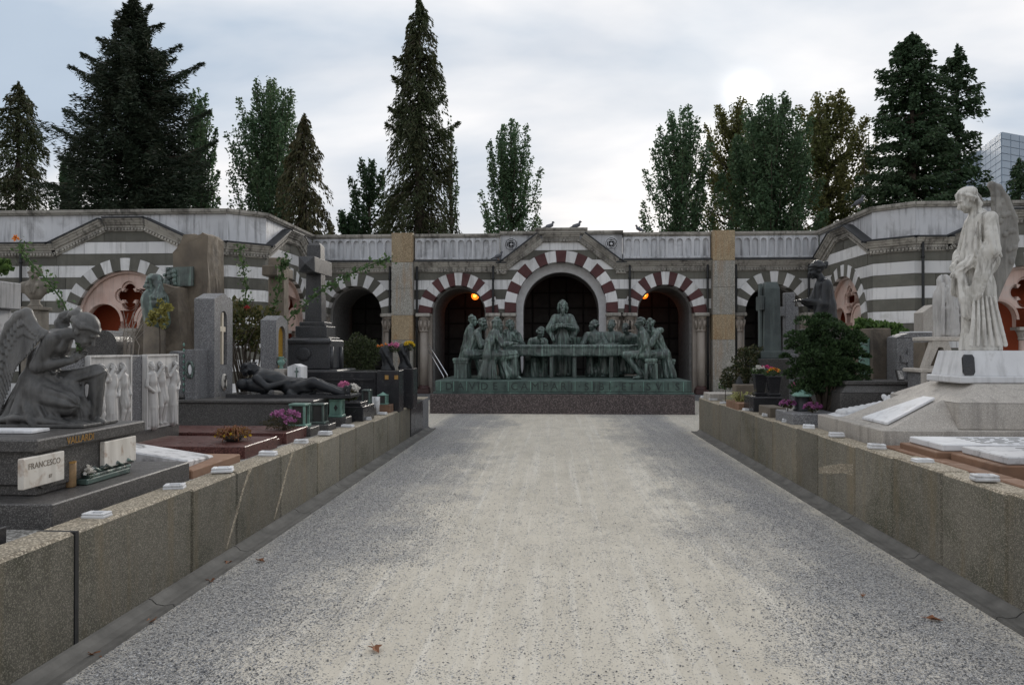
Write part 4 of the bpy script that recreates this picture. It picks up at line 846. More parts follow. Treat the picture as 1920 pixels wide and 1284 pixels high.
def conifer(px, top, Y, prof, label, mat, name='conifer_tree', n_br=260, leafy=95, hang=.35, rise=.1, leaf=.24, asp=.32, zlow=.18, tuft=.30, gaps=.0, tipup=0.0, bough=1.16, tips=()):
    """whorls of sprays round a straight trunk; prof: [(photo y, half width px)] read off the outline"""
    b = at(px, 652, Y); h = at(px, top, Y).z; base = Vector((b.x, Y, -.05)); zz = [at(px, y, Y).z for y, w in prof][::-1]; ww = [w*Y/FPX for y, w in prof][::-1]
    ctr = []; drs = []; sz = []; limbs = []
    for i in range(n_br):
        q = (i+RNG.random()*3)/(n_br+2); z = h*(zlow+(1-zlow)*(1-(1-q)**1.0)); rr = np.interp(z, zz, ww)*RNG.uniform(.70, 1.12)*(1.0 if RNG.random() > .1 else bough); a = i*2.39996+RNG.normal()*.9
        if RNG.random() < gaps: continue
        d = np.array([cos(a), sin(a), 0]); p0 = np.array([base.x, Y, z]); n = int(leafy*(.35+rr*.55)); s = RNG.random(n)**.6
        curve = rise*s*rr-hang*rr*s**2+tipup*rr*np.clip(s-.6, 0, 1)**1.3*2
        P = p0+d*(s*rr)[:, None]; P[:, 2] += curve
        side = np.array([-sin(a), cos(a), 0]); wdt = (.12+.5*s*(1.15-s))*min(1.4, rr*.5+.2)
        P += side*((RNG.random(n)-.5)*2*wdt)[:, None]; hangz = np.abs(RNG.normal(size=n))*tuft*(.4+s); P[:, 2] -= hangz
        ctr.append(P); dd = d*.55+side*(RNG.random(n)-.5)[:, None]*1.2; dd[:, 2] -= (hang*1.2-tipup*1.5*s)+RNG.random(n)*.4; drs.append(dd+.35*rnd_dir(n)); sz.append(RNG.uniform(.6, 1.3, n)*leaf)
        limbs.append(([p0, p0+d*rr*.5+np.array([0, 0, rise*.5*rr-hang*.25*rr]), p0+d*rr*.93+np.array([0, 0, rise*.93*rr-hang*.86*rr+tipup*rr*.4])], [.03+.01*rr, .025, .008]))
    for tx, ty in tips:                                # single long boughs that break the outline
        q = np.array(at(tx, ty, Y+RNG.uniform(-.6, .6))); rr = abs(q[0]-base.x); p0 = np.array([base.x, Y, q[2]-rr*.12]); n = int(330*(.5+rr*.25)); s = .25+.75*RNG.random(n)**.8; P = p0+(q-p0)*s[:, None]; P[:, 2] -= .35*rr*.5*np.sin(s*pi)**1.5
        w = .10+.28*(1-s); P += RNG.normal(size=(n, 3))*np.array([.10, .22, .06])*w[:, None]*2.2; P[:, 2] -= np.abs(RNG.normal(size=n))*w*1.1; ctr.append(P); dd = (q-p0)/rr*.7+rnd_dir(n)*.6; dd[:, 2] += .35*s-.3; drs.append(dd); sz.append(RNG.uniform(.5, 1.1, n)*leaf)
        limbs.append(([p0, p0*.5+q*.5-np.array([0, 0, .17*rr]), q], [.05, .035, .01]))
    n = 260; s = RNG.random(n); P = np.stack([base.x+RNG.normal(size=n)*.10*(1.2-s), Y+RNG.normal(size=n)*.10*(1.2-s), h*(.93+.075*s)], 1); ctr.append(P); drs.append(rnd_dir(n)+np.array([0, 0, .9])); sz.append(RNG.uniform(.5, 1, n)*leaf)
    V, F = leaf_mesh(np.concatenate(ctr), np.concatenate(drs), np.concatenate(sz), asp)
    return tree_thing(name, label, base, [base, base+Vector((0, 0, h*.5)), base+Vector((0, 0, h*.99))], [.12+.016*h, .07+.008*h, .015], V, F, mat, limbs)

conifer(33, 156, 44, [(156, 12), (190, 30), (250, 46), (320, 56), (400, 66), (652, 85)], 'dark narrow conifer at the left edge behind the pavilion', 'thuja_leaf', n_br=230, hang=.3)
poplar(372, 165, 38, 50, 'slim poplar hidden half behind the large spruce on its right side', n_br=70); poplar(128, 285, 30, 50, 'low poplar showing left of the large spruce', n_br=50)
conifer(248, -14, 40, [(-14, 4), (30, 26), (75, 46), (120, 88), (150, 106), (200, 98), (260, 122), (330, 132), (400, 140), (652, 150)], 'huge dark spruce with ragged upturned branches left of centre', 'spruce_needle', name='spruce_tree', n_br=420, leafy=150, hang=.30, rise=.04, tipup=.40, leaf=.30, asp=.22, tuft=.42, bough=1.25, tips=[(128, 122), (384, 117), (341, 84), (306, 44), (284, 8), (150, 98), (182, 70), (216, 38), (98, 236), (118, 204), (396, 206), (408, 262), (108, 292), (352, 132), (170, 140), (330, 108), (232, 6)])
poplar(507, 148, 76, 50, 'broad round-topped poplar beside the brownish drooping conifer', n_br=130, leafy=330)
conifer(570, 216, 38, [(216, 8), (260, 32), (320, 48), (400, 54), (652, 60)], 'brownish drooping conifer in front of the poplar', 'brown_conifer_leaf', n_br=170, hang=.7, gaps=.12)
poplar(692, 296, 52, 46, 'ragged small tree left of the tallest conifer', 'cedar_leaf', name='small_tree', n_br=60, leafy=210, up=.7); poplar(645, 392, 36, 44, 'lowest leafy tree over the left parapet', 'cedar_leaf', name='small_tree', n_br=44, leafy=190, up=.6)
conifer(786, -6, 42, [(-6, 6), (40, 28), (100, 42), (160, 50), (230, 62), (300, 62), (360, 72), (430, 95), (652, 130)], 'tallest conical conifer rising out of the picture left of the middle arch', 'thuja_leaf', n_br=330, leafy=105, hang=.55, tuft=.4, gaps=.06, tips=[(722, 230), (734, 142), (738, 106), (862, 228), (858, 302), (836, 178), (728, 200), (845, 250)])
poplar(845, 215, 17, 46, 'thin sapling poking out right of the tallest conifer', n_br=26, leafy=60)
poplar(958, 222, 57, 50, 'lone feathery poplar above the middle arch', n_br=85, leafy=230)
poplar(1276, 202, 62, 50, 'feathery poplar right of the middle, left of the veiled sun', n_br=100, leafy=260)
poplar(1372, 190, 74, 60, 'yellowing plane tree behind the broad poplar under the sun', 'plane_leaf', name='plane_tree', n_br=100, leafy=190, up=.8, leaf=.26)
poplar(1447, 178, 82, 48, 'broad dense poplar under the veiled sun', n_br=140, leafy=340)
poplar(1552, 172, 78, 56, 'brown-leaved plane tree right of the broad poplar', 'plane_leaf', name='plane_tree', n_br=120, leafy=210, up=.8, leaf=.26)
poplar(1490, 392, 20, 32, 'low cypress tip over the right parapet', 'cedar_leaf', name='small_tree', n_br=36, leafy=120, up=1.2, leaf=.12)
conifer(1712, 64, 40, [(64, 5), (95, 34), (140, 52), (200, 58), (260, 72), (330, 92), (400, 112), (652, 130)], 'great dark cedar with the higher of two tops on the right', 'cedar_leaf', name='cedar_tree', n_br=330, leafy=115, hang=.12, rise=.25, leaf=.22, asp=.45, gaps=.05, tuft=.2)
conifer(1797, 86, 41, [(86, 5), (120, 26), (170, 40), (240, 52), (300, 44), (400, 66), (652, 80)], 'dark cedar with the lower of two tops on the right', 'cedar_leaf', name='cedar_tree', n_br=230, leafy=90, hang=.12, rise=.3, leaf=.22, asp=.45, gaps=.15, tuft=.18)
poplar(1630, 235, 40, 54, 'sparse yellow-green tree between the plane and the great cedar', 'plane_leaf', name='plane_tree', n_br=40, leafy=70, up=.8)
conifer(1912, 300, 36, [(300, 10), (330, 26), (380, 36), (652, 45)], 'dark conifer cut by the right edge', 'cedar_leaf', n_br=100, hang=.2)

# the glass office tower beyond the trees
def tower():
    s = NT('tower_glass'); s.done(s.mix(s.noise(.15, 3), (.20, .27, .36), (.32, .40, .50)), .25, spec=.6); plain('tower_joint', (.18, .235, .31), .5); plain('tower_dark', (.03, .035, .04), .5)
    Y = 190; a = at(1842, 652, Y); b = at(1880, 652, Y-14); c = at(1990, 652, Y-4); zt = at(1880, 240, Y-14).z
    t = thing('office_tower', 'pale blue faceted glass office tower beyond the trees at the right edge', 'building', (b.x, b.y, 0))
    faces = ((a, b), (b, c)); m = MB(); m.prism([(a.x, a.y), (b.x, b.y), (c.x, c.y), (c.x, c.y+30), (a.x, a.y+30)], 'z', -.05, zt-1.2); m.build('tower_core', 'tower_joint', t)
    rowh = 1.6; n = int(zt/rowh)
    for i, (p, q) in enumerate(faces):
        d = (q-p); d.z = 0; L = d.length; d /= L; nrm = Vector((d.y, -d.x, 0)); k = max(2, int(L/3.0)); me = MB(); me.prism([(0, 0), (L/k-.18, 0), (L/k-.18, rowh-.14), (0, rowh-.14)], 'y', -.12, .02); me = me.mesh('glass_panel'); me.materials.append(MATS['tower_glass'])
        for r in range(n-20, n):
            for j in range(k):
                o = bpy.data.objects.new('glass_panel', me); COL.objects.link(o); o.parent = t; o.matrix_local = Matrix.Translation(Vector((p.x, p.y, r*rowh))+d*(j*L/k)-org(t)) @ Matrix.Rotation(atan2(d.y, d.x), 4, 'Z')
    m = MB(); m.box(b.x-9, b.x-2, b.y+.5, b.y+2.0, zt*.70, zt*.70+1.6); m.build('dark_vent', 'tower_dark', t)
tower()

# ================================================================== the bronze supper group
GF = .80                                  # top of the bronze plinth
GY0, GY1 = 18.6, 22.3
gx0, gx1 = X_at(806, GY0), X_at(1303, GY0)
base = thing('monument_base', 'bronze plinth with raised lettering on a dark speckled granite base', 'plinth', ((gx0+gx1)/2, GY0, 0))
m = MB(); m.box(gx0, gx1, GY0, GY1, -.05, .475, .012); m.build('granite_base', 'speckled_granite', base)
bx0, bx1 = X_at(816, GY0+.1), X_at(1297, GY0+.1)
m = MB(); m.box(bx0-.05, bx1+.05, GY0+.05, GY1, .477, .52, .01); m.build('plinth_foot', 'verdigris_plinth', base)
m = MB(); m.box(bx0, bx1, GY0+.1, GY1, .52, GF, .014); bp = m.build('bronze_plinth', 'verdigris_plinth', base)
sc = GY0/FPX
LET = [('D', 215), ('A', 290), ('V', 365), ('I', 408), ('D', 445), ('E', 515), ('·', 580), ('C', 640), ('A', 705), ('M', 775), ('P', 842), ('A', 900), ('R', 960), ('I', 1012), ('·', 1062), ('S', 1110), ('I', 1158), ('B', 1205), ('I', 1262), ('·', 1305), ('E', 1352), ('T', 1405), ('·', 1460), ('S', 1512), ('V', 1578), ('I', 1640), ('S', 1700)]
for ch, cx in LET:
    m = MB(); place(m, text_geo(ch, .26, .012), frame(Vector((X_at(780+cx/3.47, GY0+.1), GY0+.098, .655)), (1, 0, 0), (0, 0, 1))); m.build('letter', 'letter_bronze', bp)
for cx in (160, 245, 330, 600, 745, 820, 1035, 1145, 1265, 1480, 1610, 1740):
    m = MB(); x = X_at(780+cx/3.47, GY0+.1); m.box(x-.006, x+.006, GY0+.092, GY0+.11, .54, .785); m.build('plate_seam', 'verdigris_light', bp)
# the table: thick top with cloth-like apron on square legs, a short return at the right end
TY0, TY1 = 20.55, 21.35; tx0, tx1 = X_at(943, TY0), X_at(1200, TY0); TZ = Z_at(646.5, TY0)
tb = thing('supper_table', 'long green bronze table with a heavy cloth edge in front of the standing figure', 'table', ((tx0+tx1)/2, TY0, GF))
f = Fig(.03)
for i in range(50):
    x = tx0+.03+(tx1-tx0-.06)*i/49; f.cap((x, TY0+.05, TZ-.05), (x, TY0+.045-.008*sin(i*1.1), TZ-.27-.012*sin(i*.55)), .045, .04, k=.05)
f.cap((tx0, TY0+.04, TZ-.04), (tx1, TY0+.04, TZ-.04), .045)
sculpt('cloth_edge', f, .016, 'verdigris', tb, .006, 8)
m = MB(); m.box(tx0, tx1, TY0+.03, TY1, TZ-.14, TZ-.01, .01); m.box(X_at(1166, TY0), tx1+.02, TY0+.1, TY1+.3, TZ-.30, TZ-.142); m.build('table_top', 'verdigris', tb)
for px in (966, 1034, 1077, 1146):
    m = MB(); x = X_at(px, TY0+.15); m.box(x-.055, x+.055, TY0+.1, TY0+.21, GF, TZ-.14, .01); m.build('leg', 'verdigris', tb)
m = MB(); x = X_at(1080, 21.0); m.lathe((x, 21.0, TZ-.01), [(.10, 0), (.10, .03), (.12, .05), (.15, .20), (.165, .22), (.15, .22), (.10, .06)], 16); solo('bowl', m, 'verdigris', 'green bronze bowl on the supper table in front of the standing figure', 'bowl', None, True)

def seated(f, lean=.1, hy=0, hp=.1, hr=0, hair='short', beard=False, arms=(None, None), knees=((-.13, -.46), (.13, -.46)), feet=None, robe=1.0, cloak=True, side=0.0, hs=1.05, bare=False, hood=False):
    """a draped figure on a seat .45 high, facing -y; lean bends it forward, side sideways"""
    L = lambda z: -lean*(z-.5)*1.1; S = lambda z: side*(z-.5)
    pel = (0, .0, .53); ch = (S(.85), L(.85), .84); sh = (S(1.0), L(1.0), .99)
    f.cap(pel, ch, .155, .150, k=.05, flat=((0, 1, 0), 1.25), fold=(.012, 9, 1, 4, .0)); f.cap(ch, (sh[0], sh[1], .95), .15, .14, k=.05, flat=((0, 1, 0), 1.3))
    f.cap((sh[0]-.15, sh[1], .985), (sh[0]+.15, sh[1], .985), .065, k=.05)
    nk = (S(1.1), L(1.1)-.01, 1.07); f.cap((sh[0], sh[1], .98), nk, .062, .052, k=.03)
    hc = (S(1.25)+sin(hr)*.0, L(1.22)-.035-.03*hp, 1.205-.05*max(0, hp)); f.cap(nk, (hc[0], hc[1]+.02, hc[2]-.05), .05, .048, k=.02); head(f, hc, hy, hp, hr, hs, hair, beard)
    feet = feet or ((-.13, -.46), (.14, -.40))
    for i, sx in enumerate((-1, 1)):
        kx, ky = knees[i]; fx, fy = feet[i]; kz = .545; r = .085 if bare else .105
        f.cap((sx*.09, 0, .52), (kx, ky, kz-.02), .11, r*.85, k=.05, fold=None if bare else (.014, 6, 2+i, 5, .1)); f.cap((kx, ky, kz-.03), (fx, fy, .11), r*.82, .055 if bare else .082, k=.04, fold=None if bare else (.018, 5, i*2, 3, .1))
        f.cap((fx, fy+.02, .05), (fx*1.05, fy-.13, .03), .042, .032, k=.02)
        for t in range(4): f.cap((fx+(t-1.5)*.02, fy-.12, .028), (fx+(t-1.5)*.024, fy-.165, .02), .012, .010, k=.006)
        A = arms[i]; s0 = (sh[0]+sx*.185, sh[1]+.0, .965)
        if A is None: A = ((sx*.25, L(.75)-.08, .72), (sx*.14, -.36+L(.7)*.3, .70), (-sx*.3, -1, 0))
        el, wr, dr = A
        f.cap(s0, el, .075, .062, k=.04, fold=None if bare else (.011, 5, 1+i, 6, .2)); f.cap(el, wr, .06 if not bare else .05, .036, k=.025, fold=None if bare else (.011, 4, i, 9, .0)); hand(f, wr, dr, (0, -.2, 1), 1.12, .5, .1, .0145, -sx)
    if robe:
        f.cap((0, -.2, .46), (0, -.34, .10), .15*robe, .20*robe, k=.07, flat=((0, 1, 0), 1.5), fold=(.03, 9, .6, 1, .0)); f.cap((0, .04, .5), (0, .1, .05), .19*robe, .25*robe, k=.06, flat=((0, 1, 0), 1.35), fold=(.032, 10, 0, 2, .0))
    if cloak:
        f.chain([(-.17+sh[0], sh[1]+.05, 1.0), (-.19+ch[0], ch[1]+.11, .8), (-.17, .14, .5), (-.16, .22, .08)], [.05, .06, .075, .09], k=.05, fold=(.016, 5, 1, 3, .0)); f.chain([(.12+sh[0], sh[1]+.06, 1.0), (.02+ch[0], ch[1]+.14, .82), (-.1, .17, .56)], [.035, .04, .05], k=.03)
        for j in range(5): f.chain([(.16+sh[0]-.02*j, sh[1]-.09, 1.0-.05*j), (.02+ch[0], ch[1]-.15, .82-.06*j), (-.15+ch[0], ch[1]-.06, .72-.07*j)], [.014, .018, .014], k=.012)
        for j in range(4): f.chain([(-.15, -.1-.07*j, .58-.01*j), (0, -.22-.06*j, .44-.07*j), (.15, -.12-.06*j, .56-.02*j)], [.016, .02, .016], k=.015)
    if hood: f.chain([(sh[0]-.14, sh[1]-.06, 1.03), (sh[0]-.1, sh[1]+.1, 1.06), (sh[0]+.1, sh[1]+.1, 1.06), (sh[0]+.14, sh[1]-.06, 1.03)], [.045, .06, .06, .045], k=.03)
    return f
GRP = 'bronze figures of the supper group'; FS = 1.19
def supper(label, px, Y, yaw, res=.0135, z=GF, scale=FS, **kw):
    p = at(px, 700, Y); t = thing('bronze_statue', label, 'statue', (p.x, Y, z), GRP); f = Fig(.03).pose((p.x, Y, z), (0, 0, yaw), scale); seated(f, **kw)
    sculpt('figure', f, res, 'verdigris', t, .0035, 11, clip_z=z); return t
H = pi/2
supper('bronze seated man farthest left at the back, only his head and shoulder showing', 876, 21.4, H+.1, z=GF+.14, cloak=False, robe=.8, lean=.12, hy=-.1, hair='short')
supper('bronze man hunched forward on the block seat at the left end', 878, 20.3, H+.12, cloak=False, robe=.75, lean=.36, hy=.15, hp=.25, hair='wild', arms=(((-.28, -.3, .72), (-.1, -.46, .66), (.6, -.6, 0)), ((.27, -.26, .70), (.08, -.46, .66), (-.6, -.6, 0))), knees=((-.1, -.42), (.14, -.42)))
supper('bronze bearded man in a long cloak seated at the left table end', 922, 19.5, H+.32, lean=.12, hy=.05-.35, hp=.12, hair='long', beard=True, robe=.95, arms=(((-.27, -.16, .74), (-.18, -.40, .76), (.2, -1, .1)), ((.27, -.14, .74), (.16, -.40, .78), (.1, -1, .1))))
supper('bronze tousled man behind the table with a hand raised to his chest', 957, 21.75, .1, lean=.02, hy=.75, hp=-.05, hair='wild', cloak=False, arms=(((-.27, -.08, .73), (-.02, -.24, .72), (1, -.2, .2)), ((.28, -.05, .74), (.10, -.22, .86), (-.4, -.3, 1))), hood=True)
supper('bronze man behind the table burying his face in his hand', 1000, 21.65, .35, z=GF-.10, scale=1.12, lean=.68, hy=.1, hp=.5, hair='wild', cloak=False, arms=(((-.26, -.34, .70), (.08, -.44, .72), (1, 0, 0)), ((.2, -.42, .70), (.06, -.52, .92), (-.1, .1, 1))))
supper('bronze man right of the standing figure leaning back with his head turned away', 1119, 21.75, -.1, lean=.1, hy=-.85, hp=-.15, hr=.1, side=-.1, hair='wild', cloak=False, arms=(((-.33, -.15, .72), (-.30, -.42, .74), (-.4, -1, 0)), ((.24, -.2, .72), (.02, -.36, .73), (-1, -.3, 0))))
supper('bronze man with folded arms behind the right end of the table', 1147, 21.7, -.15, lean=.08, hy=-.75, hp=.15, hair='short', cloak=False, arms=(((-.26, -.15, .72), (.0, -.34, .73), (1, -.2, 0)), ((.27, -.15, .72), (.06, -.34, .75), (-1, -.2, 0))))
supper('small bronze man crouched over the table end beside the seated youth', 1190, 21.5, -.5, lean=.72, hy=-.2, hp=.4, hair='short', cloak=False, scale=1.05, z=GF+.08)
supper('slender bronze youth twisting on a stool at the right end', 1210, 19.8, -H-.12, lean=.10, hy=-.05, hp=.0, hair='wild', robe=0, cloak=False, bare=True, hs=.98, arms=(((-.25, .05, .74), (-.22, -.2, .72), (0, -1, 0)), ((.24, .0, .74), (.2, -.1, .60), (-.1, -.4, -.6))), knees=((-.1, -.44), (.1, -.42)), feet=((-.09, -.04), (.1, -.10)))
supper('old bronze man in a hooded cloak bowed forward at the far right end', 1244, 20.55, -H+.12, cloak=False, lean=.34, hy=-.1, hp=.2, hair='short', beard=True, hood=True, robe=.85, arms=(((-.28, -.25, .70), (-.16, -.42, .64), (.2, -.5, -1)), ((.24, -.36, .74), (.06, -.40, .88), (-.3, -.1, 1))))
def standing_host():
    px, Y = 1055, 21.75; p = at(px, 700, Y); t = thing('bronze_statue', 'tall bronze robed figure standing behind the table and breaking bread', 'statue', (p.x, Y, GF), GRP); f = Fig(.03).pose((p.x, Y, GF), (0, 0, 0), 1.2)
    f.cap((0, .03, .10), (0, .02, .85), .27, .19, k=.05, flat=((0, 1, 0), 1.3), fold=(.03, 12, 0, 1, -.2)); f.cap((0, .02, .8), (0, 0, 1.28), .18, .165, k=.06, flat=((0, 1, 0), 1.3), fold=(.012, 12, 1, 0, .0)); f.cap((-.15, 0, 1.39), (.15, 0, 1.39), .07, k=.06); f.cap((0, 0, 1.4), (0, -.01, 1.52), .06, .055, k=.03)
    head(f, (0, -.03, 1.655), 0, .08, 0, 1.08, 'long', True)
    for sx in (-1, 1):
        f.cap((sx*.19, 0, 1.37), (sx*.30, -.05, 1.10), .085, .09, k=.04, fold=(.012, 5, 1, 3, .2)); f.cap((sx*.30, -.05, 1.10), (sx*.11, -.25, 1.17), .085, .055, k=.03, fold=(.014, 5, 0, 4, .0))
        f.cap((sx*.29, -.07, 1.08), (sx*.22, -.12, .86), .09, .05, k=.04, flat=((sx*.4, .8, 0), 1.7), fold=(.016, 4, sx, 0, .0)); hand(f, (sx*.11, -.26, 1.17), (-sx, -.25, .1), (0, -.4, 1), 1.05, .4, .1, .0145, sx)
        f.cap((sx*.03, -.30, 1.19), (sx*.08, -.30, 1.20), .04, .03, k=.02); f.cap((sx*.1, -.02, .05), (sx*.12, -.18, .03), .045, .035)
    for j in range(5): f.chain([(-.13+.02*j, -.12, 1.36-.02*j), (-.02+.015*j, -.17, 1.22-.04*j), (.1, -.13, 1.34-.02*j)], [.01, .013, .010], k=.01)
    sculpt('figure', f, .0135, 'verdigris', t, .003, 11, clip_z=GF)
standing_host()
# seats
def seat_block(px, Y, w, d, h, label, legs=False, extra=0):
    p = at(px, 700, Y); x = p.x; t = thing('bronze_stool', label, 'stool', (x, Y, GF), 'stools of the supper group'); m = MB(); m.box(x-w/2-.03, x+w/2+.03, Y-d/2-.03, Y+d/2+.03, GF+h-.08, GF+h, .012); m.box(x-w/2-.015, x+w/2+.015, Y-d/2-.015, Y+d/2+.015, GF+h-.13, GF+h-.081); m.build('seat_top', 'verdigris', t)
    if legs:
        for sx in (-1, 1):
            for sy in (-1, 1): m = MB(); m.box(x+sx*w/2-.04, x+sx*w/2+.04, Y+sy*d/2-.04, Y+sy*d/2+.04, GF, GF+h-.131, .01); m.build('leg', 'verdigris', t)
    else: m = MB(); m.box(x-w/2, x+w/2, Y-d/2, Y+d/2, GF, GF+h-.131, .012); m.build('seat_block', 'verdigris', t)
seat_block(866, 20.15, .36, .5, .53, 'square bronze block seat at the left end of the group'); seat_block(1219, 19.75, .26, .40, .53, 'bronze stool with open legs under the seated youth', True); seat_block(1248, 20.7, .4, .4, .5, 'bronze seat under the old cloaked man'); seat_block(916, 19.6, .4, .4, .5, 'bronze seat under the bearded man')

# ================================================================== graves on the left
# small parts shared by both sides
def box_thing(name, label, cat, x0, x1, y0, y1, z0, z1, mat, ch=.008, group=None):
    m = MB(); m.box(min(x0, x1), max(x0, x1), y0, y1, z0, z1, ch); return solo(name, m, mat, label, cat, group)
def part(root, name, mat, x0, x1, y0, y1, z0, z1, ch=.006): m = MB(); m.box(min(x0, x1), max(x0, x1), y0, y1, z0, z1, ch); return m.build(name, mat, root)
def blooms(C, r, rng=RNG, petals=11):
    """many-petalled flower heads at C (n,3)"""
    n = len(C); c = np.repeat(C, petals, 0); d = rnd_dir(n*petals)+np.array([0, 0, .35]); d /= np.linalg.norm(d, axis=1, keepdims=True); rr = np.repeat(np.broadcast_to(r, (n,)), petals)
    return leaf_mesh(c+d*(rr*.5)[:, None], d, rr, .7)
def plant(name, label, cat, base, leaf, n, shape, size, mat, stems=(), flowers=(), asp=.5, group=None, stem_mat='bark', up=.3, trunk=None, jit=.35):
    """shape: list of (centre, radii) clumps; flowers: (centres, radius, material)"""
    t = thing(name, label, cat, base, group); tot = sum(r[0]*r[1]*r[2] for c, r in shape)**(1) if shape else 1; Cs = []
    for c, r in shape:
        k = max(8, int(n*(r[0]*r[1]*r[2])/tot)); d = rnd_dir(k); q = (.45+.55*RNG.random(k)**.5)*(1+.18*np.sin(d[:, 0]*5+c[0]*40)*np.sin(d[:, 2]*6+c[2]*33)); Cs.append(np.array(c)+d*q[:, None]*np.array(r))
    if Cs:
        C = np.concatenate(Cs); cen = C.mean(0); D = (C-cen)*.8/np.maximum(.05, np.linalg.norm(C-cen, axis=1, keepdims=True))+rnd_dir(len(C))*.8+np.array([0, 0, up]); V, F = leaf_mesh(C, D, RNG.uniform(1-jit, 1+jit, len(C))*size, asp); link('foliage', np_mesh('foliage', V-np.array(base), F), mat, t)
    if len(stems):
        m = MB()
        for p, r in stems: m.tube(p, r, 5)
        o = m.build('stems', stem_mat, t, True); o['kind'] = 'stuff'
    for C, r, fm in flowers: V, F = blooms(np.array(C), r); o = link('blooms', np_mesh('blooms', V-np.array(base), F), fm, t); o['kind'] = 'stuff'
    return t
def ball_pts(c, r, n): d = rnd_dir(n); d[:, 2] = np.abs(d[:, 2])*.9-.15; return np.array(c)+d*np.array(r)
def arch_face_plate(root, name, mat, Mf, outline, hole, thick, off=0.0, parent=None):
    m = MB(); place(m, curve_plate([outline]+([hole] if hole else []), thick), Mf @ Matrix.Translation((0, 0, off))); return m.build(name, mat, parent or root)
def lettering(root, txts, Mf, mat='letter_dark', depth=.004, name='inscription'):
    m = MB()
    for tx, x, y, size in txts: place(m, text_geo(tx, size, depth), Mf @ Matrix.Translation((x, y, .001)))
    return m.build(name, mat, root)

# --- the angel tomb in the foreground
XP, XB, XD = -2.80, -3.02, -2.98
T1 = thing('angel_tomb', 'large dark granite tomb with two marble plaques at the left front', 'tomb', (-3.6, 4.9, PL))
part(T1, 'plinth', 'dark_granite', -5.2, XP, 4.14, 5.76, PL-.02, .727, .008)
part(T1, 'foot', 'dark_granite', -5.0, XB-.02, 4.36, 5.36, .727, .80, .01)
m = MB(); m.prism([(4.33, .80), (4.33, .985), (4.30, .99), (5.42, .99), (5.39, .985), (5.39, .80), (5.33, .77), (4.39, .77)], 'x', -5.0, XB); m.build('body', 'dark_granite', T1)
m = MB(); m.box(-5.1, XD, 4.27, 5.45, .992, 1.07, .01); m.build('lid', 'dark_granite', T1)
fx = frame(Vector((XD, 4.27, 0)), (0, 1, 0), (0, 0, 1))
lettering(T1, [('VALLARDI', Y_on(152, XD)-4.27, 1.028, .062)], fx, 'gilt')
for k, (a, b, txt, size) in enumerate(((45, 122, 'FRANCESCO', .05), (197, 256, None, .045))):
    ya, yb = Y_on(a, XB+.04), min(5.42, Y_on(b, XB+.04)); q = part(T1, 'plaque', 'plaque_marble', XB+.004, XB+.04, ya, yb, .80, .975, .004); fp = frame(Vector((XB+.04, (ya+yb)/2, .888)), (0, 1, 0), (0, 0, 1))
    if txt: lettering(q, [(txt, 0, .035, size)], fp, 'letter_worn', .002)
    if k == 0: lettering(q, [('87', .05, -.045, .03)], fp, 'letter_worn', .002, 'date')
box_thing('marble_slab', 'thin white marble strip lying on the angel tomb lid', 'slab', -4.6, X_at(75, 4.62), 4.55, 4.72, 1.072, 1.092, 'clean_marble', .004)
box_thing('stone_block', 'small black granite block at the left picture edge', 'block', -4.2, X_at(15, 3.75), 3.55, 3.75, PL-.02, .70, 'black_granite', .006)
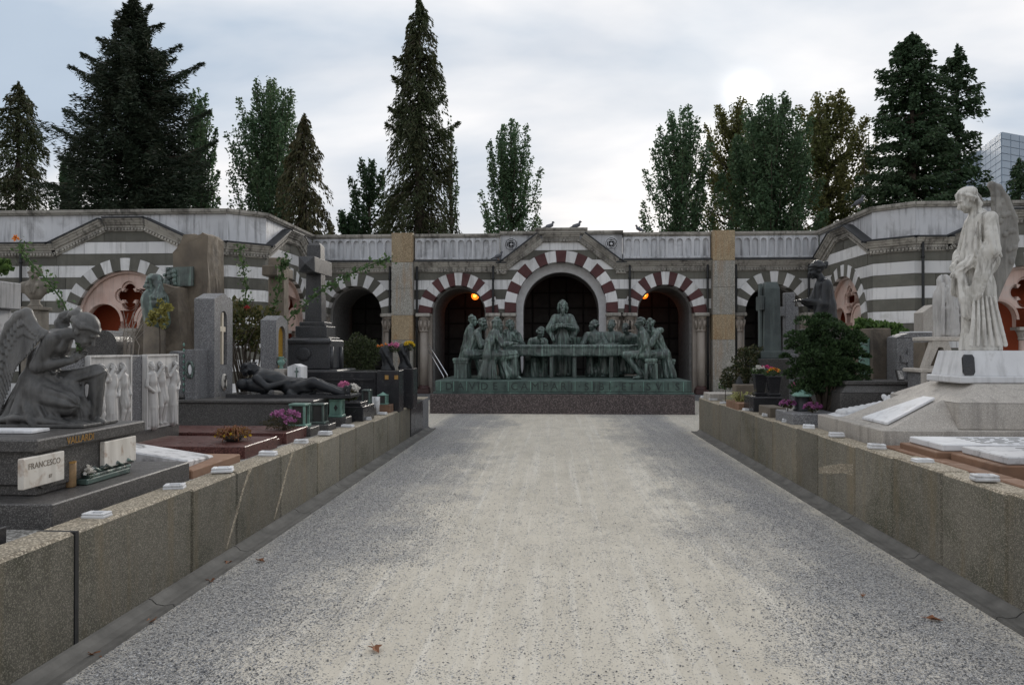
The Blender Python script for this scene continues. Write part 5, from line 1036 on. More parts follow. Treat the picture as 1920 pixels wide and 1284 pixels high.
def kneeling_angel():
    s = .0035; Y0 = 5.08; o = at(95, 790, Y0); oz = 1.072
    t = thing('angel_statue', 'dark grey stone angel kneeling with bowed head and clasped hands', 'statue', (o.x, Y0, oz)); f = Fig(.012).pose((o.x, Y0, oz), (0, 0, 0), 1.0)
    P = lambda px, py, y=0.0: ((px-95)*s, y, (790-py)*s)
    # torso bent forward, hips, drapery
    f.cap(P(74, 712), P(80, 665), .112, .084, k=.03, fold=(.010, 9, 0, 2, .0)); f.cap(P(80, 665), P(106, 630), .084, .082, k=.03, fold=(.005, 9, 0, 2, .0)); f.cap(P(104, 622, -.075), P(108, 620, .075), .046, k=.03); f.ell(P(116, 640, -.035), (.04, .04, .036)); f.ell(P(116, 640, .035), (.04, .04, .036))
    f.chain([P(104, 617), P(128, 613), P(148, 612)], [.052, .040, .036], k=.025)
    head(f, P(165, 607), pi/2, .72, 0, .90, 'bun')
    # near arm, far arm, praying hands
    f.chain([P(110, 624, -.085), P(88, 675, -.105), P(140, 665, -.03)], [.050, .042, .024], k=.018); f.chain([P(112, 624, .075), P(98, 668, .085), P(140, 662, .03)], [.042, .034, .021], k=.018)
    hand(f, P(138, 665, -.016), (.8, 0, .55), (0, -1, 0), .72, .15, .05, .0095, 1); hand(f, P(138, 663, .014), (.8, 0, .55), (0, 1, 0), .72, .15, .05, .0095, -1)
    # near leg folded, knee on the ground; far knee raised
    f.cap(P(82, 722, -.06), P(150, 744, -.10), .098, .062, k=.03, fold=(.008, 7, 0, 3, .1)); f.cap(P(150, 755, -.09), P(60, 768, -.10), .05, .04, k=.03); f.cap(P(72, 712, .06), P(176, 688, .07), .075, .052, k=.03, fold=(.008, 6, 1, 3, .2)); f.cap(P(178, 690, .07), P(172, 770, .06), .052, .04, k=.025, fold=(.008, 5, 0, 1, .0)); f.cap(P(172, 780, .05), P(196, 784, .03), .024, .018, k=.015)
    for j in range(7): f.chain([P(100+j*9, 690+j*3, -.05+.015*j), P(118+j*7, 722+j*2, -.0), P(138+j*6, 765, .03)], [.009, .014, .016], k=.012)
    f.cap(P(130, 715, .03), P(150, 775, .02), .07, .09, k=.04, flat=((1, 0, 0), 1.4), fold=(.014, 8, 0, 1, .0))
    # skirt from the hips to the ground behind and swirling hem
    f.cap(P(68, 708), P(56, 778), .118, .165, k=.03, fold=(.022, 12, 1, 2.2, .0)); f.cap(P(64, 730, -.03), P(96, 784, -.09), .09, .10, k=.03, fold=(.018, 9, 0, 2, .0))
    rr = random.Random(4)
    for j in range(16):
        y = -.17+.022*j; x0 = rr.uniform(0, 30); f.chain([P(x0, 782-rr.uniform(0, 10), y), P(60, 776-rr.uniform(0, 12), y+rr.uniform(-.02, .02)), P(120, 780-rr.uniform(0, 10), y), P(170+rr.uniform(-10, 18), 786, y+rr.uniform(-.03, .03))], [.016, .022, .020, .012], k=.016)
    for j in range(9): f.chain([P(60+j*4, 690+j*5, -.085-.002*j), P(45+j*9, 735+j*2, -.125), P(30+j*14, 775, -.14)], [.007, .011, .012], k=.010)
    for j in range(5): f.chain([P(84+j*3, 640+j*8, -.078), P(104+j*2, 655+j*8, -.06), P(116, 650+j*9, -.02)], [.006, .008, .006], k=.008)
    # wings: arched leading edge with three ranks of feathers
    fw = Fig(.012).pose((o.x, Y0, oz), (0, 0, 0), 1.0)
    def wing(dy, lead, tips, n, y2):
        f = fw; L = [P(*q, dy) for q in lead]; f.chain(L, list(np.interp(np.linspace(0, 1, len(L)), [0, .3, .6, 1], [.034, .036, .030, .014])), k=.016)
        for i in range(n):
            u = i/(n-1)*(len(L)-1.001); k = int(u); a = Vector(L[k]).lerp(Vector(L[k+1]), u-k); v = i/(n-1)*(len(tips)-1.001); k = int(v); b = Vector(P(*tips[k], y2)).lerp(Vector(P(*tips[k+1], y2)), v-k)
            m = a.lerp(b, .5)+Vector((-.015, 0, 0)); f.chain([tuple(a), tuple(m), tuple(b)], [.015, .0155, .008], k=.0015, flat=((.25, 1, 0), 1.3))
            c = a.lerp(b, .42)+Vector((.006, -.014, 0)); f.cap(tuple(a), tuple(c), .015, .013, k=.002, flat=((.25, 1, 0), 1.3)); c = a.lerp(b, .22)+Vector((.012, -.022, 0)); f.cap(tuple(a), tuple(c), .014, .012, k=.002)
    wing(-.10, [(102, 614), (84, 606), (73, 588), (66, 573), (50, 578), (33, 597), (17, 628), (7, 665), (4, 700), (8, 735), (19, 760)], [(98, 628), (86, 644), (76, 656), (66, 664), (57, 674), (50, 690), (44, 710), (37, 728), (31, 744), (26, 755), (22, 766)], 24, -.15)
    wing(.12, [(108, 610), (94, 602), (90, 590), (98, 576), (107, 571), (112, 578)], [(106, 622), (98, 620), (92, 612), (96, 604), (102, 600), (107, 594)], 10, .13)
    sculpt('figure', f, .0062, 'angel_stone', t, .0012, 30, clip_z=oz); sculpt('wings', fw, .0062, 'angel_stone', t, .0008, 30, clip_z=oz); m = MB(); m.box(o.x-.36, o.x+.36, Y0-.2, Y0+.2, oz, oz+.022, .005); m.build('base', 'angel_stone', t)
kneeling_angel()
b = at(150, 660, 5.05); plant('flower_sprig', 'small green sprig held in the kneeling angel hands', 'sprig', (b.x, b.y, b.z), None, 60, [((b.x-.005, b.y, b.z+.05), (.022, .02, .06))], .022, 'rose_leaf', [([(b.x, b.y, b.z-.01), (b.x-.01, b.y, b.z+.1)], [.003, .002])])
# candle, bronze spray and white flowers on the plinth
yc = 4.66; xc = X_at(133, yc); t = thing('grave_candle', 'tall ochre votive candle with a blue picture on its side', 'candle', (xc, yc, .729))
MB().lathe((xc, yc, .729), [(.030, 0), (.033, .006), (.033, .145), (.031, .15)], 18).build('candle_body', 'wax_ochre', t, True); MB().lathe((xc, yc, .879), [(.034, 0), (.034, .01), (.028, .012)], 18).build('lid', 'gilt', t)
m = MB(); m.lathe((xc, yc, .765), [(.0338, 0), (.0338, .085)], 18); m.f = [q for q in m.f[2:] if True][3:14]; m.mi = m.mi[:len(m.f)]; m.build('picture_label', 'blue_label', t)
xs = X_at(190, 4.95); t = thing('bronze_palm', 'green bronze palm spray lying on a slab beside the candle', 'ornament', (xs, 4.95, .729))
part(t, 'slab', 'verdigris_plinth', xs-.06, xs+.05, 4.72, 5.22, .729, .765, .006); part(t, 'slab', 'verdigris', xs-.05, xs+.04, 4.76, 5.25, .765, .785, .005)
m = MB()
for i in range(7): y = 4.78+i*.065; m.tube([(xs-.01, y, .79), (xs+.03*((-1)**i), y+.05, .82), (xs+.05*((-1)**i), y+.09, .80)], [.010, .014, .004], 6)
m.tube([(xs, 4.75, .79), (xs, 5.2, .80)], .01, 6); m.ball((xs-.02, 5.02, .82), .035, 10, 7, (1, 1.3, .8)); m.build('leaves', 'verdigris', t, True)
p = at(165, 885, 4.78); fl = ball_pts((p.x, p.y, p.z), (.03, .03, .035), 5); plant('flower_bunch', 'white artificial lilies beside the votive candle', 'flowers', (p.x, p.y, .79), None, 30, [((p.x, p.y, p.z-.02), (.04, .04, .03))], .03, 'rose_leaf', [([(p.x, p.y, .79), (p.x, p.y, p.z)], .004)], [(fl, .032, 'white_petal')])

# --- marble monument cut by the left edge, with the moustached bust behind it
t = thing('marble_monument', 'streaked white marble block monument at the left edge', 'monument', (X_at(0, 7.2), 7.3, PL)); x1 = X_at(40, 7.7)
part(t, 'cap_block', 'streaked_marble', x1-1.6, x1, 7.1, 7.7, Z_at(572, 7.1), Z_at(516, 7.1), .01); part(t, 'shaft', 'streaked_marble', x1-1.55, x1-.06, 7.16, 7.64, PL-.02, Z_at(572, 7.1)-.002, .01)
b = at(8, 500, 7.9); plant('ivy_clump', 'green ivy clump on the marble monument at the left edge', 'ivy', (b.x, b.y, b.z-.1), None, 260, [((b.x-.08, b.y, b.z), (.14, .12, .09))], .06, 'ivy_leaf', asp=.8)
def bust(name, label, px, py0, py1, Y, yaw, mat, ped, hair='short', beard=False, coat=True, res=.011, pz=None):
    p = at(px, py1, Y); s = (py1-py0)*Y/FPX/.50; t = thing(name, label, 'bust', (p.x, Y, p.z)); f = Fig(.02).pose((p.x, Y, p.z), (0, 0, yaw), s)
    f.cap((0, .02, .03), (0, .01, .12), .06, .10, k=.04); f.cap((-.14, .0, .18), (.14, .0, .18), .09, .09, k=.05, flat=((0, 1, 0), 1.2)); f.cap((0, 0, .12), (0, -.01, .22), .13, .11, k=.05, flat=((0, 1, 0), 1.25)); f.cap((0, 0, .22), (0, -.01, .30), .055, .05, k=.03); head(f, (0, -.02, .39), 0, .02, 0, 1.0, hair, beard)
    if coat:
        for sx in (-1, 1): f.chain([(sx*.05, -.06, .27), (sx*.06, -.12, .20), (sx*.02, -.125, .09)], [.018, .026, .012], k=.012)
        f.cap((-.03, -.115, .335), (.03, -.115, .335), .011, k=.006)
    else: f.chain([(-.2, -.02, .2), (-.05, -.11, .24), (.1, -.1, .16), (.2, -.02, .12)], [.03, .035, .04, .03], k=.03, fold=(.01, 4, 0, 5, .0))
    sculpt('sculpture', f, res, mat, t); 
    if ped:
        m = MB(); r = .075*s; m.lathe((p.x, Y, p.z-.11*s), [(r*1.3, 0), (r*1.3, .02), (r, .04), (r*.8, .08*s), (r, .11*s)], 16); m.build('socle', mat, t, True); w = .13*s; m = MB(); m.box(p.x-w*1.25, p.x+w*1.25, Y-w*1.25, Y+w*1.25, p.z-.16*s, p.z-.11*s, .006); m.box(p.x-w, p.x+w, Y-w, Y+w, PL-.02, p.z-.16*s-.001, .006); m.build('pedestal', ped, t)
    return t
bust('portrait_bust', 'weathered stone bust of a moustached man in a coat at the left', 66, 497, 562, 9.6, .25, 'bust_stone', 'bust_stone')
# dark rounded headstone behind the angel
t = thing('rounded_headstone', 'dark headstone with a rounded shoulder behind the kneeling angel', 'headstone', (X_at(190, 8.9), 8.9, PL)); xa, xb = X_at(150, 8.9), X_at(219, 8.9); zt = Z_at(618, 8.9)
m = MB(); m.prism([(xa, PL)]+[(xb-.16+.16*cos(a), zt-.16+.16*sin(a)) for a in np.linspace(0, pi/2, 9)][::-1][:0]+[(xb, PL)]+[(xb-.17+.17*cos(a), zt-.17+.17*sin(a)) for a in np.linspace(0, pi/2, 9)]+[(xa+.1, zt), (xa, zt-.1)], 'y', 8.9, 9.25); m.build('slab', 'dark_granite', t)
# --- relief monument
RX = -4.0; RY0, RY1 = 6.30, 7.92; RT = 1.535
t = thing('relief_monument', 'low grey stone wall with two white marble reliefs of standing mourners', 'monument', (RX-.2, 7.1, PL)); part(t, 'wall', 'grey_granite', RX-.35, RX-.02, RY0, RY1, PL-.02, RT-.01, .006); part(t, 'foot', 'dark_granite', RX-.37, RX+.03, RY0-.02, RY1+.01, PL-.02, .80, .006)
def relief(y0, y1, seed):
    q = part(t, 'relief_panel', 'relief_marble', RX-.02, RX+.015, y0, y1, .80, RT, .004)
    m = MB()
    for a, b, c, d in ((y0, y0+.02, .80, RT), (y1-.02, y1, .80, RT), (y0+.02, y1-.02, RT-.018, RT), (y0+.02, y1-.02, .80, .825)): m.box(RX+.0145, RX+.032, a+.001, b-.001, c+.001, d-.001)
    m.build('frame', 'relief_marble', q); rr = random.Random(seed); f = Fig(.015); n = 3; w = (y1-y0-.06)/n
    for i in range(n):
        sc = .36; f.pose((RX+.016, y0+.03+w*(i+.5), .825), (0, 0, pi/2), sc); lean = rr.uniform(-.12, .12); k1 = rr.uniform(-.05, .05)
        for sx in (-1, 1): f.chain([(sx*.09, 0, .95), (sx*.10+k1, -.05, .52), (sx*.10+k1*.4, .02, .08)], [.10, .075, .048], k=.03); f.cap((sx*.10+k1*.4, .0, .04), (sx*.13+k1*.4, -.10, .02), .04, .03)
        f.cap((0, 0, .95), (lean, -.01, 1.25), .14, .15, k=.05, flat=((0, 1, 0), 1.2)); f.cap((lean-.16, 0, 1.42), (lean+.16, 0, 1.42), .075, k=.06); f.cap((lean, 0, 1.25), (lean, 0, 1.42), .15, .13, k=.05); f.cap((lean, 0, 1.45), (lean*1.3, -.02, 1.55), .055, k=.03)
        head(f, (lean*1.4, -.03, 1.64), rr.uniform(-.9, .9), .2, 0, 1.05, 'short')
        for sx in (-1, 1):
            if rr.random() < .5: f.chain([(lean+sx*.2, 0, 1.42), (lean+sx*.33, -.06, 1.35), (lean+sx*.10, -.12, 1.62)], [.062, .05, .04], k=.025)
            else: f.chain([(lean+sx*.2, 0, 1.42), (lean+sx*.27, -.03, 1.12), (sx*.14, -.13, .95)], [.062, .05, .04], k=.025)
        if i % 2 == seed % 2: f.cap((0, 0, .98), (0, -.02, .72), .16, .17, k=.03, flat=((0, 1, 0), 1.2), fold=(.018, 9, 0, 3, .0))
        else: f.cap((0, 0, .98), (0, .0, .08), .17, .19, k=.04, flat=((0, 1, 0), 1.3), fold=(.022, 9, 0, 1, .0))
    sculpt('carved_figures', f, .0062, 'relief_marble', q)
relief(7.28, 7.91, 3); relief(6.36, 7.02, 6)
# --- old tilted marble slab and the orange stone behind the angel tomb
t = thing('tilted_slab', 'blackened white marble slab lying tilted on a low orange stone', 'slab', (-3.2, 6.2, PL)); part(t, 'orange_stone', 'brown_stone', -3.7, -2.80, 5.80, 6.72, PL-.02, .655, .01)
m = MB(); Mx = Matrix.Translation((-3.28, 6.18, .70)) @ Matrix.Rotation(radians(-5), 4, 'X') @ Matrix.Rotation(radians(9), 4, 'Y') @ Matrix.Rotation(radians(6), 4, 'Z'); b = MB(); b.box(-.62, .36, -.30, .30, -.04, .05, .012); m.add([Mx @ Vector(v) for v in b.v], b.f); m.build('marble_top', 'old_marble', t)
# --- polished red granite grave
t = thing('red_granite_grave', 'low polished reddish-brown granite grave in two steps', 'grave', (-3.4, 7.7, PL)); part(t, 'front_slab', 'red_granite', -4.0+.03, -2.82, 6.86, 7.68, PL-.02, .70, .006); part(t, 'rear_slab', 'red_granite', -4.6, -2.82, 7.95, 8.66, PL-.02, .705, .006); part(t, 'rear_slab', 'red_granite', -3.96, -2.86, 7.70, 7.94, PL-.02, .66, .004)
def bowl_plant(px, py, Y, label, cat='potted plant'):
    p = at(px, py, Y); z = .703; st = []; rr = random.Random(3)
    for i in range(60): a = rr.uniform(0, 6.28); r = rr.uniform(.06, .19); st.append(([(p.x, p.y, z+.04), (p.x+cos(a)*r*.6, p.y+sin(a)*r*.6, z+.04+rr.uniform(.05, .11)), (p.x+cos(a)*r, p.y+sin(a)*r, z+rr.uniform(.0, .10))], .0028))
    t = plant('withered_plant', label, cat, (p.x, p.y, z), None, 500, [((p.x, p.y, z+.075), (.17, .17, .055))], .03, 'dry_plant', st, [(ball_pts((p.x, p.y, z+.05), (.17, .17, .06), 22), .014, 'yellow_petal'), (ball_pts((p.x-.03, p.y, z+.07), (.08, .08, .05), 14), .02, 'red_petal')], stem_mat='dry_leaf'); MB().lathe((p.x, p.y, z), [(.06, 0), (.09, .02), (.10, .055), (.09, .055)], 18).build('bowl', 'clay_pot', t, True)
bowl_plant(437, 822, 7.25, 'withered orange-brown plant in a dark bowl on the red granite')
p = at(533, 785, 8.25); plant('flower_pot', 'bushy green pot of mauve chrysanthemums at the wall edge', 'flowers', (p.x, p.y, .706), None, 1200, [((p.x, p.y, .80), (.17, .15, .10)), ((p.x-.05, p.y, .77), (.2, .14, .07))], .028, 'box_leaf', [([(p.x, p.y, .706), (p.x, p.y, .8)], .02)], [(np.concatenate([ball_pts((p.x+.02, p.y-.04, .86), (.16, .12, .07), 30), ball_pts((p.x+.08, p.y-.08, .80), (.08, .08, .05), 8)]), .032, 'mauve_petal')], asp=.25)
# --- grey granite sarcophagus with the reclining bronze man
t = thing('granite_sarcophagus', 'long grey granite box tomb below the reclining bronze figure', 'tomb', (-3.9, 9.6, PL)); part(t, 'body', 'dark_granite', -5.0, -2.98, 9.30, 10.15, PL-.02, .915, .008); part(t, 'ledge', 'dark_granite', -5.02, -2.95, 9.27, 10.2, .917, .955, .008)
def stele(name, label, xf, y0, y1, thick, z0, z1, mat, group=None):
    """gabled slab whose broad face looks onto the path"""
    t = thing(name, label, 'headstone', (xf-thick/2, (y0+y1)/2, z0), group); ym = (y0+y1)/2; g = .16*(y1-y0)+.0; prof = [(y0, z0), (y1, z0), (y1, z1-g), (ym, z1), (y0, z1-g)]; return t, prof
# headstone with the ivory cross in a sunk niche
xf = -4.42; y0, y1 = Y_on(402, xf), Y_on(436, xf); zb, zt = .955, Z_at(548, 10.1); t, prof = stele('cross_headstone', 'tall grey granite headstone with a pale cross in a sunk arched niche', xf, y0, y1, .27, zb, zt, 'grey_granite')
m = MB(); m.prism(prof, 'x', xf-.27, xf-.07); m.build('slab', 'grey_granite', t); fm = frame(Vector((xf-.035, 0, 0)), (0, 1, 0), (0, 0, 1)); nc = (y0+y1)/2; nz0, nz1 = Z_at(684, 10.3), Z_at(583, 10.3); hw = .105
niche = [(nc-hw, nz0), (nc+hw, nz0)]+[(nc+hw*cos(a), nz1-hw+hw*sin(a)) for a in np.linspace(0, pi, 13)]
arch_face_plate(t, 'face', 'grey_granite', fm, prof, niche[::-1], .07); m = MB(); cz = nz1-.28; m.box(xf-.066, xf-.01, nc-.022, nc+.022, nz0+.005, nz1-.02, .004); m.box(xf-.065, xf-.011, nc-.09, nc+.09, cz, cz+.07, .004); m.build('cross', 'ivory_cross', t)
mz = Z_at(716, 10.3); m = MB(); Mm = frame(Vector((xf+.001, nc, mz)), (0, 1, 0), (0, 0, 1)); m.lathe((0, 0, 0), [(.085, 0), (.085, .014), (.07, .02)], 20, Mm @ Matrix.Diagonal((.85, 1.3, 1, 1))); m.build('medallion', 'plaque_marble', t)
m = MB()
for a in (.9, -.9): m.tube([Mm @ Vector((cos(a)*.06, -sin(a)*.09-.02, .022)), Mm @ Vector((-cos(a)*.06, sin(a)*.07-.02, .022))], .006, 5)
m.tube([Mm @ Vector((0, -.09, .022)), Mm @ Vector((0, .09, .022)), Mm @ Vector((.03, .085, .022)), Mm @ Vector((.03, .05, .022)), Mm @ Vector((0, .045, .022))], .006, 5); m.build('monogram', 'letter_dark', t); part(t, 'base', 'grey_granite', xf-.40, xf+.06, y0-.05, y1+.05, PL-.02, zb-.002, .008)
# small headstone with a bronze wreath
t = thing('wreath_headstone', 'small grey granite headstone with a bronze wreath and round-edged side block', 'headstone', (-4.5, 9.5, .95)); xa, xb, xc = X_at(313, 9.42), X_at(346, 9.42), X_at(367, 9.42); zt = Z_at(655, 9.42)
m = MB(); m.prism([(xa, .95), (xb-.002, .95), (xb-.002, zt-.05)]+[(xa+.05+.05*cos(a), zt-.07+.05*sin(a)) for a in np.linspace(pi/2, pi, 6)], 'y', 9.46, 9.75); m.build('side_block', 'grey_granite', t); part(t, 'slab', 'grey_granite', xb, xc, 9.42, 9.82, .93, zt, .008); part(t, 'round_foot', 'dark_granite', xa, xb-.002, 9.40, 9.459, .955, 1.02, .02)
m = MB()
for i in range(26): a = i/26*2*pi; c = Vector(((xb+xc)/2+cos(a)*.045, 9.41, Z_at(694, 9.42)+sin(a)*.095)); m.ball(c+Vector((random.uniform(-.006, .006), -.004, 0)), .017, 6, 4, (1, .6, 1.2))
m.build('wreath', 'verdigris', t, True); m = MB(); m.ball(((xb+xc)/2, 9.415, Z_at(694, 9.42)), .05, 12, 8, (.5, .2, 1.3)); m.build('portrait', 'clean_marble', t, True)
m = MB()
for i in range(9): m.ball((xb-.025, 9.452, Z_at(734-i*11, 9.42)), .016, 6, 4, (1, .6, 1.5))
m.build('laurel_strip', 'verdigris_light', t, True)
# reclining man
def reclining():
    Y0 = 10.0; s = Y0/FPX; o = at(555, 752, Y0); zb = .957; t = thing('reclining_statue', 'dark bronze statue of a man lying on his back on a sloping slab', 'statue', (o.x, Y0, zb)); P = lambda px, py, y=0.0: ((px-555)*s, y, (752-py)*s)
    xa, xb = X_at(441, Y0), X_at(668, Y0); m = MB(); m.prism([(xa, zb), (xb, zb), (xb, zb+.03), (xa, Z_at(738, Y0))], 'y', Y0-.30, Y0+.30); m.build('slab', 'black_granite', t)
    f = Fig(.02).pose((o.x, Y0, zb), (0, 0, 0), 1.0)
    f.cap(P(462, 728, -.2), P(466, 728, .2), .075, .075, k=.03); f.cap(P(475, 730, -.1), P(500, 738, -.1), .09, .06, k=.05)     # cushion
    head(f, P(466, 699), pi/2, -1.15, 0, .93, 'wild')
    f.cap(P(476, 705), P(490, 711), .05, .055, k=.03); f.cap(P(490, 714, -.13), P(490, 714, .13), .06, k=.05); f.cap(P(492, 716), P(515, 722), .12, .12, k=.05, flat=((0, 1, 0), .8)); f.cap(P(515, 722), P(548, 733), .105, .105, k=.05, flat=((0, 1, 0), .8)); f.cap(P(548, 733), P(562, 735), .11, .115, k=.05, flat=((0, 1, 0), .8), fold=(.012, 9, 0, 4, .0))
    for sx in (-1, 1):
        f.chain([P(489, 717, sx*.2), P(512, 733, sx*.23), P(545, 724, sx*.10 if sx < 0 else .06)], [.055, .044, .03], k=.025); hand(f, P(545, 723, -.10 if sx < 0 else .06), (1, -sx*.3, .05), (0, 0, 1), 1.0, .15, .06, .0115, sx)
        f.chain([P(562, 736, sx*.09), P(592, 727+2*sx, sx*.11), P(650, 746, sx*.10)], [.092, .066, .04], k=.04, fold=None); f.cap(P(650, 744, sx*.1), P(656, 733, sx*.11), .035, .025)
    f.cap(P(548, 735), P(575, 737), .125, .12, k=.03, flat=((0, 1, 0), .8), fold=(.016, 10, 1, 6, .0)); f.cap(P(552, 745, -.17), P(562, 755, -.2), .05, .05, fold=(.014, 7, 0, 2, .0))
    sculpt('figure', f, .0105, 'dark_bronze', t, .002, 14, clip_z=zb)
reclining()
# --- gabled headstone with gold mosaic, urn, and the little white cross monument
xf = -4.15; y0, y1 = Y_on(518, xf), Y_on(537, xf)+.05; zb, zt = PL, Z_at(591, 11.6); t, prof = stele('mosaic_headstone', 'gabled brown-grey headstone with a gold mosaic niche facing the path', xf, y0, y1, .24, zb, zt, 'grey_granite')
m = MB(); m.prism(prof, 'x', xf-.24, xf-.05); m.build('slab', 'grey_granite', t); nc = (y0+y1)/2; hw = .15; nz0, nz1 = Z_at(690, 11.7), Z_at(611, 11.7); niche = [(nc-hw, nz0), (nc+hw, nz0)]+[(nc+hw*cos(a), nz1-hw+hw*sin(a)) for a in np.linspace(0, pi, 13)]
arch_face_plate(t, 'face', 'grey_granite', frame(Vector((xf-.025, 0, 0)), (0, 1, 0), (0, 0, 1)), prof, niche[::-1], .05); m = MB(); m.prism(niche, 'x', xf-.049, xf-.044); m.build('mosaic', 'gold_mosaic', t)
yu = 11.3; xu = X_at(527, yu); t = thing('bronze_urn', 'green bronze urn on a stone pedestal before the mosaic headstone', 'urn', (xu, yu, PL)); part(t, 'pedestal', 'pink_granite', xu-.075, xu+.075, yu-.08, yu+.08, PL-.02, Z_at(692, yu), .006)
m = MB(); m.lathe((xu, yu, Z_at(692, yu)), [(.04, 0), (.03, .02), (.02, .035), (.055, .08), (.06, .11), (.035, .14), (.03, .15), (.05, .17), (.03, .18)], 16)
for sx in (-1, 1): m.tube([(xu+sx*.05, yu, Z_at(692, yu)+.1), (xu+sx*.085, yu, Z_at(692, yu)+.13), (xu+sx*.035, yu, Z_at(692, yu)+.16)], .008, 6)
m.build('urn', 'verdigris_light', t, True)
yw = 11.2; xa, xb = X_at(539, yw), X_at(564, yw); t = thing('white_grave_marker', 'small white marble grave marker with a pitched top and a little bronze cross', 'grave marker', ((xa+xb)/2, yw, PL)); zt = Z_at(683, yw)
m = MB(); m.prism([(xa, PL), (xb, PL), (xb, zt-.04), ((xa+xb)/2, zt), (xa, zt-.04)], 'y', yw, yw+.3); m.build('block', 'clean_marble', t); xm = (xa+xb)/2+.04; m = MB(); m.box(xm-.008, xm+.008, yw-.014, yw-.001, zt-.2, zt-.05); m.box(xm-.03, xm+.03, yw-.013, yw-.0015, zt-.12, zt-.10); m.build('cross', 'verdigris', t)
# --- the great dark cross on its pedestal
yx = 13.0; xx = X_at(592, yx); t = thing('granite_cross', 'tall dark granite cross on a stepped pedestal with scrolls', 'cross monument', (xx, yx, PL)); zt = Z_at(453, yx); zp = Z_at(603, yx)
m = MB(); m.frustum(xx-.145, xx+.145, yx-.14, yx+.14, zp, xx-.115, xx+.115, yx-.115, yx+.115, zt-.05); m.frustum(xx-.115, xx+.115, yx-.115, yx+.115, zt-.0495, xx-.07, xx+.07, yx-.07, yx+.07, zt); m.build('shaft', 'charcoal_granite', t)
za, zb2 = Z_at(513, yx), Z_at(484, yx); m = MB(); m.box(xx-.135, xx+.135, yx-.50, yx+.50, za, zb2, .01); m.build('arms', 'charcoal_granite', t)
for sy in (-1, 1): m = MB(); y = yx+sy*.501; m.add([(xx-.12, y, za+.015), (xx+.12, y, za+.015), (xx+.12, y, zb2-.015), (xx-.12, y, zb2-.015), (xx, y+sy*.07, (za+zb2)/2)], [(0, 1, 4), (1, 2, 4), (2, 3, 4), (3, 0, 4), (3, 2, 1, 0)]); m.build('arm_end', 'charcoal_granite', t)
for i, (w, a, b) in enumerate(((.22, 603, 611), (.27, 611, 632), (.33, 632, 637))): part(t, 'step', 'charcoal_granite', xx-w, xx+w, yx-w, yx+w, Z_at(b, yx), Z_at(a, yx)-.002, .012)
part(t, 'pedestal', 'charcoal_granite', xx-.34, xx+.38, yx-.45, yx+.40, Z_at(692, yx), Z_at(637, yx)-.002, .02); m = MB(); m.tube([(xx-.36, yx-.46, Z_at(640, yx)), (xx+.40, yx-.46, Z_at(640, yx))], .045, 10); m.build('roll_moulding', 'charcoal_granite', t, True)
m = MB(); m.lathe((0, 0, 0), [(.12, 0), (.12, .02), (.09, .03), (.03, .03)], 20, frame(Vector((xx-.06, yx-.452, Z_at(663, yx))), (1, 0, 0), (0, 0, 1))); m.build('rosette', 'charcoal_granite', t, True)
m = MB(); [m.tube([(xx+.385, yx-.40+k*.55, Z_at(690, yx)), (xx+.40, yx-.40+k*.55, Z_at(650, yx))], [.04, .03], 8) for k in range(2)]; m.build('corner_post', 'charcoal_granite', t, True); part(t, 'base', 'charcoal_granite', xx-.55, xx+.55, yx-.6, yx+.6, PL-.02, Z_at(692, yx)-.002, .02)
# rough stone cross further back
yx = 14.2; xx = X_at(522, yx); t = thing('stone_cross', 'rough brown stone cross standing behind the roses', 'cross monument', (xx, yx, PL)); m = MB(); m.box(xx-.15, xx+.15, yx-.14, yx+.14, PL, Z_at(481, yx), .02); m.build('shaft', 'rough_rock', t); m = MB(); m.box(xx-.14, xx+.14, yx-.48, yx+.42, Z_at(519, yx), Z_at(499, yx), .02); m.build('arms', 'rough_rock', t)
# --- black granite grave with two draped vases
t = thing('black_grave', 'long black polished granite grave near the far end of the left wall', 'grave', (-3.3, 12.4, PL)); part(t, 'body', 'black_granite', X_at(566, 12.3), X_at(706, 12.3), 12.3, 13.2, PL-.02, Z_at(697, 12.3), .012); part(t, 'post', 'black_granite', X_at(706, 12.2), X_at(748, 12.2), 12.2, 12.6, PL-.02, Z_at(695, 12.2), .01); part(t, 'post', 'black_granite', X_at(750, 13.0), X_at(776, 13.0), 12.95, 13.35, PL-.02, Z_at(691, 13.0), .01)
part(t, 'ledge', 'black_granite', X_at(600, 12.27), X_at(700, 12.27), 12.27, 12.299, Z_at(715, 12.27), Z_at(711, 12.27), .002)
for px in (725, 743): part(t, 'nameplate', 'gilt', X_at(px, 12.19)-.03, X_at(px, 12.19)+.03, 12.185, 12.199, Z_at(712, 12.2), Z_at(704, 12.2), .002)
